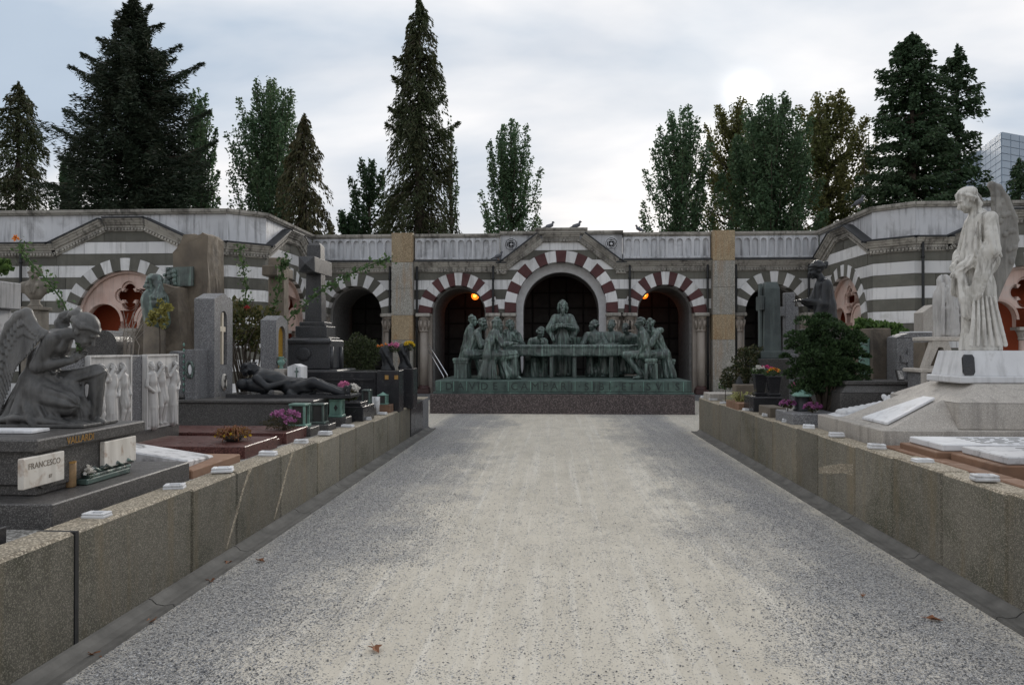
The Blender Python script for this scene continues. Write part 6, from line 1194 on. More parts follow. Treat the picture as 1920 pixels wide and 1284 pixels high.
def draped_vase(px, py0, py1, Y, label, flowers):
    p = at(px, py1, Y); h = (py1-py0)*Y/FPX; t = thing('draped_vase', label, 'vase', (p.x, Y, p.z), 'draped bronze vases'); f = Fig(.02).pose((p.x, Y, p.z), (0, 0, 0), h)
    f.cap((0, 0, .05), (0, 0, .35), .30, .18, k=.1, fold=(.025, 7, px, 2, -.3)); f.cap((0, 0, .35), (-.06, 0, .8), .20, .28, k=.1, fold=(.03, 6, px*2, 3, .0)); f.cap((-.1, 0, .8), (-.14, 0, .98), .24, .10, k=.08, fold=(.02, 5, 0, 2, .0)); f.chain([(-.2, -.2, .95), (.05, -.28, .6), (.22, -.2, .2), (.3, -.1, .03)], [.06, .08, .07, .05], k=.05)
    sculpt('vase', f, .011, 'dark_bronze', t, .003, 12); b = (p.x+.05, Y-.03, p.z+h*.98)
    return plant('flower_bunch', flowers[0], 'flowers', b, None, 200, [((b[0]+.05, b[1], b[2]-.02), (.10, .08, .06))], .05, 'box_leaf', [([(b[0], b[1], b[2]-.1), b], .008)], [(ball_pts((b[0]+dx, b[1], b[2]+.02), (.08, .07, .07), k), .036, mt) for dx, k, mt in flowers[1]], asp=.25)
draped_vase(727, 650, 694, 12.35, 'dark draped bronze vase on the left one of two black posts', ('pink chrysanthemums in the left draped vase', [(.06, 14, 'pink_petal'), (-.14, 4, 'orange_petal')])); draped_vase(759, 648, 690, 13.1, 'dark draped bronze vase on the right one of two black posts', ('yellow chrysanthemums in the right draped vase', [(.03, 18, 'yellow_petal')]))
# --- lanterns and flowers on their blocks along the wall
def lantern(px, py0, py1, Y, w, label, mat='verdigris_light', kind=0, block=None):
    p = at(px, py1, Y); h = (py1-py0)*Y/FPX; z = p.z; x = p.x; t = thing('grave_lantern', label, 'lantern', (x, Y, z), 'lanterns along the left wall'); w = w*Y/FPX/2
    part(t, 'foot', mat, x-w*1.15, x+w*1.15, Y-w*1.15, Y+w*1.15, z, z+h*.12, .006); part(t, 'core', 'clay_pot', x-w*.72, x+w*.72, Y-w*.72, Y+w*.72, z+h*.12, z+h*.84, .003)
    for sx in (-1, 1):
        for sy in (-1, 1): m = MB(); m.box(x+sx*w*.85-.012, x+sx*w*.85+.012, Y+sy*w*.85-.012, Y+sy*w*.85+.012, z+h*.121, z+h*.84); m.build('corner_bar', mat, t)
    if kind == 1:
        for k in range(4): Mk = Matrix.Translation((x, Y, 0)) @ Matrix.Rotation(k*pi/2, 4, 'Z') @ Matrix.Translation((0, -w*.80, z+h*.48)); m = MB(); d = w*.35; V, F = curve_plate([[(-w*.75, -h*.34), (w*.75, -h*.34), (w*.75, h*.34), (-w*.75, h*.34)], [(0, -h*.2), (d, 0), (0, h*.2), (-d, 0)][::-1]], .012); place(m, (V, F), Mk @ Matrix.Rotation(pi/2, 4, 'X')); m.build('pierced_side', mat, t)
    m = MB(); m.box(x-w*1.1, x+w*1.1, Y-w*1.1, Y+w*1.1, z+h*.842, z+h*.93, .006)
    if kind == 2: m.lathe((x, Y, z+h*.93), [(w*.9, 0), (w*.6, h*.1), (w*.2, h*.2), (w*.1, h*.24)], 12)
    m.build('cap', mat, t)
    if block: part(t, 'block', block, x-w*1.6, x+w*1.9, Y-w*1.6, Y+w*2.2, PL-.02, z-.001, .006)
lantern(562, 752, 800, 8.75, 30, 'green bronze lantern behind the mauve chrysanthemums', block='dark_granite'); lantern(598, 752, 794, 9.3, 26, 'dark green bronze lantern, second along the left wall', 'verdigris', block='dark_granite'); lantern(632, 745, 781, 9.9, 23, 'light green lantern with a pierced diamond', kind=1, block='dark_granite'); lantern(688, 727, 764, 11.4, 15, 'small black lantern with a green lid', 'verdigris', block='dark_granite'); lantern(718, 738, 758, 12.0, 17, 'little green domed lantern farthest along the left wall', kind=2, block='brown_stone')
p = at(650, 745, 10.5); t = thing('flower_trough', 'low black granite trough under the pink and white flowers', 'trough', (p.x, p.y, PL)); part(t, 'trough', 'black_granite', p.x-.14, p.x+.28, 10.3, 10.95, PL-.02, Z_at(764, 10.3), .008); part(t, 'step', 'black_granite', p.x+.0, p.x+.22, 10.4, 10.8, Z_at(764, 10.3), Z_at(757, 10.3), .006)
q = (p.x, p.y+.1, Z_at(757, 10.3)); plant('flower_bunch', 'pink and white blooms bunched above the black trough', 'flowers', q, None, 240, [((q[0]+.02, q[1], q[2]+.09), (.10, .08, .07))], .05, 'box_leaf', [([q, (q[0], q[1], q[2]+.1)], .01)], [(ball_pts((q[0]-.07, q[1], q[2]+.22), (.07, .06, .05), 18), .04, 'pink_petal'), (ball_pts((q[0]+.07, q[1]-.03, q[2]+.17), (.08, .07, .07), 24), .042, 'white_petal')])
t = thing('white_vases', 'pair of short white cylindrical vases beyond the flower trough', 'vases', (X_at(703, 11.9), 11.9, PL))
for px in (699, 708): MB().lathe((X_at(px, 11.9), 11.9, PL), [(.035, 0), (.04, .18), (.04, .25), (.03, .25)], 12).build('vase', 'clean_marble', t, True)
# --- rough obelisk with the hooded bronze bust
def obelisk():
    Y0 = 11.8; t = thing('rough_obelisk', 'rough broken stone obelisk with a bronze plate', 'monument', (X_at(335, Y0), Y0, PL)); Q = lambda px, py: (X_at(px, Y0), Z_at(py, Y0))
    def rock(name, pts, y0, y1, seed, lev=1):
        bm = bmesh.new(); n = len(pts); A = [bm.verts.new((x, y0, z)) for x, z in pts]; B = [bm.verts.new((x, y1, z)) for x, z in pts]; bm.faces.new(A); bm.faces.new(B[::-1])
        for i in range(n): bm.faces.new((A[i], B[i], B[(i+1) % n], A[(i+1) % n]))
        bmesh.ops.recalc_face_normals(bm, faces=bm.faces); bmesh.ops.triangulate(bm, faces=bm.faces); bmesh.ops.subdivide_edges(bm, edges=bm.edges, cuts=5, use_grid_fill=True); rr = random.Random(seed)
        from mathutils import noise as mn
        for v in bm.verts: v.co += Vector(mn.noise_vector(v.co*2.2+Vector((seed, 0, 0))))*.022+Vector(mn.noise_vector(v.co*7))*.026
        me = bpy.data.meshes.new(name); bm.to_mesh(me); bm.free(); o = org(t); me.transform(Matrix.Translation(-o)); return link(name, me, 'rough_rock', t)
    rock('shaft', [Q(322, 560), Q(388, 660), Q(388, 436), Q(372, 432), Q(345, 442), Q(330, 470)][::1] and [Q(320, 665), Q(388, 665), Q(388, 437), Q(378, 431), Q(368, 437), Q(356, 431), Q(342, 433), Q(338, 446), Q(324, 468)], Y0, Y0+.6, 3); rock('buttress', [Q(268, 668), Q(362, 668), Q(352, 540), Q(322, 532), Q(300, 560), Q(284, 610)], Y0-.35, Y0+.3, 5)
    m = MB(); m.prism([Q(316, 534), Q(367, 534), Q(367, 497), Q(316, 498)], 'y', Y0-.10, Y0-.06); m.build('bronze_plate', 'verdigris', t)
    m = MB(); rr = random.Random(2)
    for i in range(24): m.ball(Vector((X_at(rr.uniform(314, 334), Y0), Y0-.11, Z_at(rr.uniform(497, 532), Y0))), rr.uniform(.02, .05), 6, 4, (1, .5, 1))
    m.build('bronze_foliage', 'verdigris', t, True)
obelisk()
def hooded_bust():
    Y = 11.2; p = at(290, 600, Y); s = 93*Y/FPX; t = thing('portrait_bust', 'green bronze bust in a cap seen beside the rough obelisk', 'bust', (p.x, Y, p.z)); f = Fig(.02).pose((p.x, Y, p.z), (0, 0, -.9), s)
    f.cap((0, .05, .0), (0, .0, .40), .26, .24, k=.1, fold=(.03, 7, 0, 2, .0)); f.cap((-.20, .02, .40), (.20, .02, .40), .14, .14, k=.08, fold=(.02, 6, 0, 1, .0)); f.cap((0, 0, .45), (0, -.02, .62), .10, .09, k=.05); head(f, (0, -.04, .76), 0, .1, 0, 1.55, 'none'); f.ell((0, 0, .84), (.14, .17, .13), k=.03); f.cap((-.1, -.12, .86), (.1, -.12, .86), .035, k=.03); f.chain([(-.13, .06, .74), (-.17, .06, .6), (-.2, .04, .48)], [.07, .08, .09], k=.05); f.chain([(.13, .06, .74), (.17, .06, .6), (.2, .04, .48)], [.07, .08, .09], k=.05); sculpt('sculpture', f, .012, 'verdigris', t, .003, 10)
    MB().lathe((p.x, Y, PL), [(.18, 0), (.16, .05), (.15, p.z-PL)], 12).build('pedestal', 'rough_rock', t, True)
hooded_bust()
# --- roses and shrubs on the left
def cane(pts, n, label, mat='rose_leaf', leaf=.055, name='rose_cane', fl=()):
    P = [Vector(p) for p in pts]; C = []
    for i in range(n): u = RNG.random()*(len(P)-1.001); k = int(u); C.append(np.array(P[k].lerp(P[k+1], u-k))+RNG.normal(size=3)*.045)
    t = thing(name, label, 'rose', P[0]); m = MB(); m.tube(P, [.010]*(len(P)-1)+[.004], 6); m.build('stem', 'rose_leaf', t, True); C = np.array(C); V, F = leaf_mesh(C, rnd_dir(n)+np.array([0, 0, .2]), RNG.uniform(.6, 1.3, n)*leaf, .6); link('leaves', np_mesh('leaves', V-np.array(P[0]), F), mat, t)
    for c, r, mt in fl: V, F = blooms(np.array(c), r, petals=18); link('bloom', np_mesh('bloom', V-np.array(P[0]), F), mt, t)
cane([at(140, 620, 8.6), at(118, 565, 8.6), at(88, 525, 8.6), at(55, 490, 8.6), at(38, 455, 8.6)], 170, 'long rose cane with one withered orange bloom rising at the left', fl=[([tuple(at(30, 447, 8.6))], .05, 'orange_petal')])
cane([at(500, 640, 12.2), at(560, 580, 12.3), at(610, 540, 12.4), at(660, 512, 12.4), at(700, 495, 12.5), at(735, 483, 12.5)], 300, 'long rose cane arching right across the striped arch', leaf=.075)
cane([at(455, 600, 12.0), at(462, 540, 12.0), at(455, 495, 12.0), at(450, 460, 12.0)], 150, 'upright rose shoot before the pavilion corner', 'rose_leaf', .07); cane([at(505, 600, 12.0), at(522, 550, 12.0), at(530, 500, 12.0), at(538, 482, 12.0)], 170, 'leafy rose shoot climbing over the rough cross', leaf=.08)
p = at(462, 720, 12.0); st = []; rr = random.Random(9)
for i in range(26): st.append(([(p.x+rr.uniform(-.1, .1), p.y, PL), at(rr.uniform(425, 505), rr.uniform(620, 680), 12.0+rr.uniform(-.3, .3)), at(rr.uniform(418, 515), rr.uniform(560, 620), 12.0+rr.uniform(-.3, .3))], [.014, .010, .005]))
plant('rose_bush', 'tall rose bush with reddening leaves between the two headstones', 'shrub', (p.x, p.y, PL), None, 2300, [(tuple(at(462, 610, 12.0)), (.36, .3, .36)), (tuple(at(440, 580, 12.0)), (.22, .2, .2)), (tuple(at(485, 640, 12.0)), (.25, .2, .2)), (tuple(at(500, 590, 12)), (.22, .2, .16))], .062, 'rose_old_leaf', st, [([tuple(at(463, 577, 11.7)), tuple(at(500, 610, 11.7))], .05, 'red_petal')], asp=.6)
p = at(675, 692, 14.2); plant('box_shrub', 'rounded dark box shrub in front of the left outer arch', 'shrub', (p.x, p.y, PL), None, 4200, [((p.x, p.y, Z_at(662, 14.2)), (.40, .38, .34)), ((p.x-.06, p.y, Z_at(680, 14.2)), (.40, .36, .30)), ((p.x+.1, p.y, Z_at(650, 14.2)), (.25, .25, .2))], .045, 'box_leaf', [([(p.x, p.y, PL), (p.x, p.y, Z_at(660, 14.2))], .03)], asp=.6)
p = at(300, 640, 9.3); plant('yellow_shrub', 'small yellow-green shrub before the rough obelisk', 'shrub', (p.x, p.y, PL), None, 300, [(tuple(at(298, 592, 9.3)), (.12, .11, .09)), (tuple(at(283, 603, 9.3)), (.07, .08, .05)), (tuple(at(312, 578, 9.3)), (.07, .08, .06)), (tuple(at(300, 568, 9.3)), (.05, .05, .05)), (tuple(at(308, 608, 9.3)), (.06, .06, .06))], .055, 'yellow_leaf', [([(p.x, p.y, PL), tuple(at(300, 640, 9.3)), tuple(at(298, 590, 9.3))], [.012, .009, .005])], asp=.65)
rr = random.Random(12); p = at(240, 700, 9.0); st = []
for i in range(20): a = at(rr.uniform(230, 262), rr.uniform(620, 662), 9.0+rr.uniform(-.2, .2)); st.append(([(p.x, p.y, PL), a, at(rr.uniform(222, 275), rr.uniform(575, 625), 9.0+rr.uniform(-.2, .2))], [.007, .005, .002]))
plant('bare_shrub', 'bare pale twigs of a leafless shrub behind the reliefs', 'shrub', (p.x, p.y, PL), None, 0, [], .05, 'rose_leaf', st, stem_mat='pale_twig')
# --- little marble number blocks on both walls
def marker(px, py, X, zf, side, which):
    Y = Y_on(px, X); z = zf(Y)+.004
    if marker.me is None:
        b = MB(); b.box(-.075, .075, -.055, .055, 0, .022, .006)
        for x0, x1, y0, y1 in ((-.072, -.04, -.052, .052), (.04, .072, -.052, .052), (-.04, .04, -.052, -.028), (-.04, .04, .028, .052)): b.box(x0, x1, y0, y1, .0225, .036, .004)
        marker.me = b.mesh('marker_block'); marker.me.materials.append(MATS['clean_marble'])
    o = bpy.data.objects.new('marker_block', marker.me); COL.objects.link(o); o.location = (X, Y, z); o.rotation_euler = (random.uniform(-.03, .03), random.uniform(-.03, .03), random.uniform(-.3, .3)); o.scale = (random.uniform(.85, 1.1), random.uniform(.8, 1.15), random.uniform(.8, 1.3)); tag(o, which, 'marker', 'marble marker blocks on the '+side+' wall')
marker.me = None
ORD = ['first', 'second', 'third', 'fourth', 'fifth', 'sixth', 'seventh', 'eighth', 'ninth', 'tenth', 'eleventh', 'twelfth']
for i, px in enumerate((183, 328, 418, 503, 565, 610, 652, 687, 717)): marker(px, 0, XL-.10, ZL, 'left', 'small white marble marker on the left wall, '+ORD[i]+' from the camera')
for i, px in enumerate((1845, 1729, 1643, 1568, 1516, 1477, 1438, 1403, 1373, 1358, 1337, 1322)): marker(px, 0, XR+.09, ZR, 'right', 'small white marble marker on the right wall, '+ORD[i]+' from the camera')

# ================================================================== graves on the right
def R_at(px, X): return Y_on(px, X)
# --- the white angel on its stepped granite base
T = thing('angel_monument', 'stepped pale granite monument with a white marble pedestal under the standing angel', 'monument', (4.4, 8.0, PR))
part(T, 'bottom_slab', 'pink_granite', 2.995, 5.6, 7.22, 8.95, PR-.02, .845, .008); x0, x1 = X_at(1797, 7.3), X_at(1797, 7.3)+1.55
m = MB(); m.box(x0, x1, 7.3, 8.75, .846, 1.09, .008); m.build('block', 'pink_granite', T); m = MB(); m.frustum(x0, x1, 7.3, 8.75, 1.092, x0+.30, x1-.36, 7.58, 8.42, 1.255); m.build('sloped_top', 'pink_granite', T)
m = MB(); m.frustum(3.10, x0-.002, 7.3, 8.5, .846, x0-.03, x0-.002, 7.56, 8.45, 1.10); m.build('ramp', 'pink_granite', T)
m = MB(); Mr = [(3.14, 7.45, .872), (3.14, 8.05, .872), (x0-.06, 7.86, 1.10), (x0-.06, 7.62, 1.10)]; m.add(Mr+[(a, b, c+.022) for a, b, c in Mr], [(3, 2, 1, 0), (4, 5, 6, 7), (0, 1, 5, 4), (1, 2, 6, 5), (2, 3, 7, 6), (3, 0, 4, 7)]); m.build('white_panel', 'clean_marble', T)
AY = 7.95; ax = X_at(1838, AY); pz0, pz1 = 1.257, Z_at(657, AY)
part(T, 'pedestal_foot', 'clean_marble', ax-.37, ax+.36, AY-.34, AY+.34, pz0, pz0+.07, .012); m = MB(); m.frustum(ax-.335, ax+.335, AY-.30, AY+.30, pz0+.071, ax-.285, ax+.285, AY-.25, AY+.25, pz1); m.build('pedestal', 'clean_marble', T)
m = MB(); M5 = frame(Vector((ax-.27, AY-.295, (pz0+pz1)/2+.02)), (1, 0, 0), (0, .12, 1)); place(m, curve_plate([[(a*.055, max(-.1, min(.1, b*.1))) for a, b in ((-.7, -1), (.7, -1), (1, -.7), (1, .7), (.7, 1), (-.7, 1), (-1, .7), (-1, -.7))]], .02), M5); m.build('dark_tablet', 'black_granite', T)
def standing_angel():
    s = AY/FPX; oz = pz1; t = thing('angel_statue', 'white marble angel standing with bowed veiled head, folded hands and long wings', 'statue', (ax, AY, oz)); f = Fig(.013).pose((ax, AY, oz), (0, 0, 0), 1.0); P = lambda px, py, y=0.0: ((px-1838)*s, y, (655-py)*s)
    f.cap(P(1838, 650), P(1838, 643), .19, .185, k=.02, flat=((0, 0, 1), 1.0)); f.cap(P(1840, 640), P(1836, 540), .165, .118, k=.03, flat=((0, 1, 0), 1.1), fold=(.028, 9, 0, .6, -.9)); f.cap(P(1834, 545), P(1834, 480), .132, .128, k=.05, flat=((0, 1, 0), 1.15), fold=(.012, 9, 1, 1, -.5)); f.cap(P(1833, 490), P(1836, 425), .125, .115, k=.05, flat=((0, 1, 0), 1.15))
    f.cap(P(1836, 418, -.11), P(1836, 418, .11), .065, k=.05); f.chain([P(1835, 410), P(1825, 395)], [.06, .045], k=.03)
    hy = -pi/2+.15; head(f, P(1813, 380), hy, .58, 0, 1.0, 'none'); f.ell(P(1817, 368), (.088, .088, .062), (0, -.2, 0), k=.02)          # veil cap
    rr = random.Random(5)
    for i in range(22): a = i/22*2*pi; c = Vector(P(1815, 376)); c += Vector((cos(a)*.088, sin(a)*.085, -cos(a)*.028-.004)); f.ell(tuple(c), (.019, .019, .017), k=.005)   # wreath of flowers
    f.chain([P(1826, 375, -.03), P(1832, 390, -.05), P(1830, 402, -.05)], [.03, .03, .02], k=.015)
    # mantle over the shoulders falling to the hips
    f.cap(P(1836, 412), P(1836, 490), .09, .165, k=.03, flat=((0, 1, 0), 1.2), fold=(.022, 8, .5, 1.5, .1))
    for sy, ex, hx in ((-1, 1838, 1802), (1, 1828, 1800)):
        f.chain([P(1840, 420, sy*.17), P(ex, 478, sy*.22), P(hx, 505, sy*.06)], [.07, .065, .04], k=.03, fold=(.012, 5, sy, 5, .1)); hand(f, P(hx+3, 503, sy*.06), (-.6, -sy*.35, -.55), (-.4, sy*.3, .6), .92, .45, .1, .0115, sy)
        f.cap(P(ex-6, 480, sy*.2), P(ex-18, 545, sy*.14), .075, .05, k=.04, flat=((0, 1, 0), 1.5), fold=(.014, 5, 0, 1, .0))
    for j in range(7): f.chain([P(1856-j*2, 486+j*5, -.14+.01*j), P(1832-j*2, 520+j*6, -.19), P(1806+j, 545+j*4, -.12)], [.016, .022, .014], k=.007)
    for j in range(6): f.chain([P(1812+j*7, 560, -.16), P(1808+j*9, 600, -.185), P(1803+j*12, 645, -.19)], [.012, .018, .020], k=.007)
    for j in range(5): f.chain([P(1822+j*6, 425, -.11), P(1814+j*9, 455, -.165), P(1812+j*11, 488, -.19)], [.010, .014, .014], k=.007)
    f.chain([P(1800, 510, -.04), P(1805, 560, -.08), P(1808, 590, -.08)], [.035, .05, .04], k=.03, fold=(.012, 5, 0, 1, .0))
    # wings
    fw = Fig(.02).pose((ax, AY, oz), (0, 0, 0), 1.0)
    def wing(y, lead, tips, n, r=.03):
        f = fw; L = [Vector(P(a, b, y)) for a, b in lead]; f.chain([tuple(v) for v in L], list(np.interp(np.linspace(0, 1, len(L)), [0, .3, .6, 1], [.034, .036, .030, .016])), k=.016)
        for i in range(n):
            u = i/(n-1)*(len(L)-1.001); k = int(u); a = L[k].lerp(L[k+1], u-k); v = i/(n-1)*(len(tips)-1.001); k = int(v); b = Vector(P(*tips[k], y)).lerp(Vector(P(*tips[k+1], y)), v-k); b.y += .02
            f.chain([tuple(a), tuple(a.lerp(b, .5)), tuple(b)], [.019, .019, .010], k=.002, flat=((0, 1, 0), 1.2))
        for i in range(9):
            for j in range(3):
                u = (i+.5*(j % 2))/9*(len(L)-1.001); k = int(u); a = L[k].lerp(L[k+1], u-k); v = i/9*(len(tips)-1.001); k = int(v); b = Vector(P(*tips[k], y)).lerp(Vector(P(*tips[k+1], y)), v-k); c = a.lerp(b, .10+.11*j); c.y -= .014
                f.ell(tuple(c), (.026, .014, .030), (0, .4, 0), k=.006)
    wing(-.02, [(1858, 412), (1867, 394), (1864, 372), (1857, 355), (1869, 360), (1883, 380), (1897, 415), (1901, 455), (1894, 495)], [(1864, 432), (1865, 447), (1865, 465), (1864, 490), (1863, 520), (1862, 550), (1862, 580), (1868, 564), (1881, 530)], 24); wing(.14, [(1848, 402), (1845, 380), (1841, 362), (1852, 372)], [(1860, 430), (1858, 420), (1857, 405)], 8)
    sculpt('figure', f, .0082, 'statue_marble', t, .0015, 22, clip_z=oz); sculpt('wings', fw, .0082, 'wing_marble', t, .001, 22, clip_z=oz)
standing_angel()
# --- flat marble grave slabs on brown stone by the right wall
GS = 'flat marble slabs by the right wall'
def flat_grave(X0, X1, y0, y1, label, dark=False):
    t = thing('flat_grave', label, 'grave', ((X0+X1)/2, (y0+y1)/2, PR), GS); part(t, 'stone_base', 'brown_stone', X0-.07, X1, y0-.04, y1+.03, PR-.02, .765, .008); q = part(t, 'marble_slab', 'old_marble' if dark else 'clean_marble', X0, X1, y0, y1, .767, .822, .008); m = MB(); rr = random.Random(int(y0*100)); Mf = frame(Vector((X0, y0, .8225)), (1, 0, 0), (0, 1, 0))
    for k in range(6):
        y = y0+.08+k*(y1-y0-.12)/6
        x = X0+.35
        while x < X1-.3: w = rr.uniform(.03, .12); m.box(x, x+w, y, y+.022, .8215, .8235); x += w+rr.uniform(.03, .07)
    o = m.build('worn_lettering', 'letter_dark', q); o['kind'] = 'stuff'
flat_grave(3.12, 6.2, 6.38, 6.96, 'white marble grave slab with worn lettering nearest the angel base'); flat_grave(3.22, 6.2, 5.66, 6.28, 'blackened marble grave slab with worn lettering, second by the right wall', True); flat_grave(3.45, 6.2, 4.6, 5.52, 'marble grave slab at the right picture edge')
t = thing('stone_kerb', 'reddish-brown stone kerb along the top of the right wall', 'kerb', (3.05, 5.5, PR)); ys = [3.2, 4.3, 5.42, 6.1, 7.18]
for i in range(4): part(t, 'kerb_stone', 'brown_stone', 2.99, 3.14 if i else 3.2, ys[i]+.004, ys[i+1]-.004, PR-.02, .715, .01)
# --- fallen relief slab on its brown base
t = thing('fallen_relief', 'white carved marble slab with stone roses lying tilted on a brown base', 'slab', (3.6, 8.95, PR)); part(t, 'step', 'dark_granite', 3.0, 4.4, 8.42, 9.15, PR-.02, .705, .008); part(t, 'base', 'brown_stone', 3.06, 4.6, 8.5, 9.12, .706, .80, .008)
m = MB(); L = [(X_at(1556+184*u, 8.8), 8.8+.28*v, .812+.20*u) for u, v in ()]; xa, xb = X_at(1556, 8.8), X_at(1735, 8.8); prof = []
for k in range(13): a = k/12; prof.append((xa+(xb-xa)*a, .02+.0*a, .14+.17*min(1, a*3)))
V = []; F = []
for k, (x, h, w) in enumerate(prof):
    zc = .812+.21*(x-xa)/(xb-xa); V += [(x, 8.78-w, zc), (x, 8.78+w, zc), (x, 8.78+w, zc+.03), (x, 8.78-w, zc+.03)]
for k in range(12):
    b = k*4; F += [(b+j, b+(j+1) % 4, b+4+(j+1) % 4, b+4+j) for j in range(4)]
F += [(3, 2, 1, 0), (48, 49, 50, 51)]; m.add(V, F); m.build('slab', 'clean_marble', t)
f = Fig(.03); 
for k in range(9): a = k/8; x = xa+(xb-xa)*(.12+.5*a); f.cap((x, 8.78-.10, .85+.21*(.12+.5*a)), (x, 8.78+.1, .85+.21*(.12+.5*a)), .035, k=.03)
rr = random.Random(8)
for k in range(34): a = rr.uniform(.62, 1.02); x = xa+(xb-xa)*a; f.ell((x, 8.78+rr.uniform(-.24, .24), .855+.21*a+rr.uniform(0, .05)), (.045, .05, .03), (rr.random(), rr.random(), rr.random()), k=.006)
sculpt('carving', f, .009, 'clean_marble', t, .004, 16)
# --- dark granite grave and the headstones behind it
xg0, xg1 = X_at(1576, 9.5), X_at(1734, 9.5); t = thing('dark_grave', 'dark moulded granite grave box behind the fallen relief', 'grave', ((xg0+xg1)/2, 9.8, PR)); zt = Z_at(713, 9.5)
part(t, 'body', 'dark_granite', xg0, xg1, 9.5, 10.12, PR-.02, zt-.14, .01); m = MB(); m.frustum(xg0, xg1, 9.5, 10.12, zt-.138, xg0+.10, xg1-.02, 9.56, 10.1, zt-.05); m.build('moulding', 'dark_granite', t); part(t, 'top', 'dark_granite', xg0+.07, xg1, 9.54, 10.11, zt-.048, zt, .008); part(t, 'foot', 'dark_granite', xg0-.04, xg1, 9.45, 10.1, PR-.02, PR+.08, .008)
xf = 4.22; y0, y1 = Y_on(1637, xf), Y_on(1605, xf); t = thing('plaque_headstone', 'rough dark headstone with a green bronze plaque, ivy behind it', 'headstone', (xf, y0, PR)); zt = Z_at(616, y0); part(t, 'slab', 'rough_rock', xf, X_at(1671, y0), y0, y1, PR-.02, zt, .01); m = MB(); m.box(xf-.012, xf-.001, y0+.1, y1-.12, zt-.62, zt-.13, .003); m.build('bronze_plaque', 'verdigris_light', t)
m = MB(); [m.tube([(xf-.014, y0+.2+.05*sin(k), zt-.58+k*.07), (xf-.018, y0+.3, zt-.55+k*.07), (xf-.014, y1-.18, zt-.58+k*.07)], .010, 5) for k in range(6)]; o = m.build('plaque_relief', 'verdigris', t, True); o['kind'] = 'stuff'
xf = 4.5; y0 = Y_on(1700, xf); y1 = y0+.3; t = thing('carved_cross_headstone', 'grey granite headstone with a raised cross and a pale curved top', 'headstone', (xf+.2, y0, PR)); zt = Z_at(625, y0); xa, xb = X_at(1681, y0), X_at(1748, y0); part(t, 'slab', 'grey_granite', xa, xb, y0, y1, PR-.02, zt-.06, .01)
m = MB(); m.prism([(xa, zt-.058), (xb, zt-.058), (xb, zt), (xa+.16, zt), (xa+.06, zt-.03)], 'y', y0, y1); m.build('curved_top', 'grey_granite', t); xc = X_at(1708, y0); part(t, 'raised_cross', 'grey_granite', xc-.05, xc+.05, y0-.025, y0-.001, PR+.4, zt-.2, .004); part(t, 'raised_cross', 'grey_granite', xc-.13, xc+.13, y0-.024, y0-.0015, zt-.38, zt-.28, .004); part(t, 'white_cap', 'clean_marble', xa+.17, xb, y0-.01, y1+.01, zt+.001, zt+.02, .004)
xa, xb = X_at(1731, 12.0), X_at(1764, 12.0); zt = Z_at(573, 12.0); t = thing('gabled_headstone', 'lichen-speckled gabled headstone in the background left of the angel', 'headstone', ((xa+xb)/2, 12, PR)); m = MB(); m.prism([(xa, PR), (xb, PR), (xb, zt-.12), ((xa+xb)/2+.03, zt), (xa, zt-.12)], 'y', 12.0, 12.3); m.build('slab', 'pink_granite', t)
p = at(1684, 705, 9.7); t = thing('photo_frame', 'small framed photograph leaning on the dark grave', 'photo frame', (p.x, 9.62, Z_at(713, 9.5))); z = Z_at(713, 9.5); Mx = Matrix.Translation((p.x, 9.62, z)) @ Matrix.Rotation(.35, 4, 'Z') @ Matrix.Rotation(-.3, 4, 'X'); m = MB(); b = MB(); b.box(-.05, .05, -.012, .012, 0, .14, .004); m.add([Mx @ Vector(v) for v in b.v], b.f); m.build('frame', 'clay_pot', t); m = MB(); b = MB(); b.box(-.036, .036, -.016, -.0125, .016, .124); m.add([Mx @ Vector(v) for v in b.v], b.f); m.build('photograph', 'photo_print', t)
# --- monument with the A-shaped niche, a draped fragment on top
Y = 9.0; xa, xb = X_at(1730, Y), X_at(1798, Y); xm = (xa+xb)/2; zt = Z_at(632, Y); zl = Z_at(690, Y); t = thing('niche_monument', 'grey stone monument with a triangular niche left of the white pedestal', 'monument', (xm, Y, PR)); part(t, 'lower_block', 'grey_granite', xa+.03, xb-.03, Y+.02, Y+.45, PR-.02, zl-.05, .008); part(t, 'sill', 'pink_granite', xa-.02, xb+.02, Y-.02, Y+.47, zl-.048, zl, .01)
m = MB(); w = (xb-xa)/2; V, F = curve_plate([[(-w+.01, 0), (w-.01, 0), (w*.42, zt-zl-.05), (-w*.42, zt-zl-.05)], [(-w*.58, .03), (w*.58, .03), (w*.12, zt-zl-.12), (-w*.12, zt-zl-.12)][::-1]], .10); place(m, (V, F), frame(Vector((xm, Y+.05, zl+.001)), (1, 0, 0), (0, 0, 1))); m.build('gabled_frame', 'pink_granite', t); part(t, 'niche_back', 'rough_rock', xm-w*.62, xm+w*.62, Y+.11, Y+.4, zl+.002, zt-.06, .004); part(t, 'cap', 'pink_granite', xm-w*.55, xb+.14, Y-.01, Y+.46, zt-.048, zt, .008)
for px in (1733, 1793): x = X_at(px, Y-.01); part(t, 'side_post', 'pink_granite', x-.03, x+.03, Y-.03, Y+.018, PR-.02, zl-.05, .004)
Y = 9.2; p = at(1778, 631, Y); f = Fig(.02).pose((p.x, Y, zt+.001), (0, 0, 0), 1.0); s = Y/FPX; t = thing('draped_sculpture', 'weathered fragment of draped marble figure standing left of the angel', 'statue', (p.x, Y, zt)); P = lambda px, py, y=0.0: ((px-1778)*s, y, (631-py)*s)
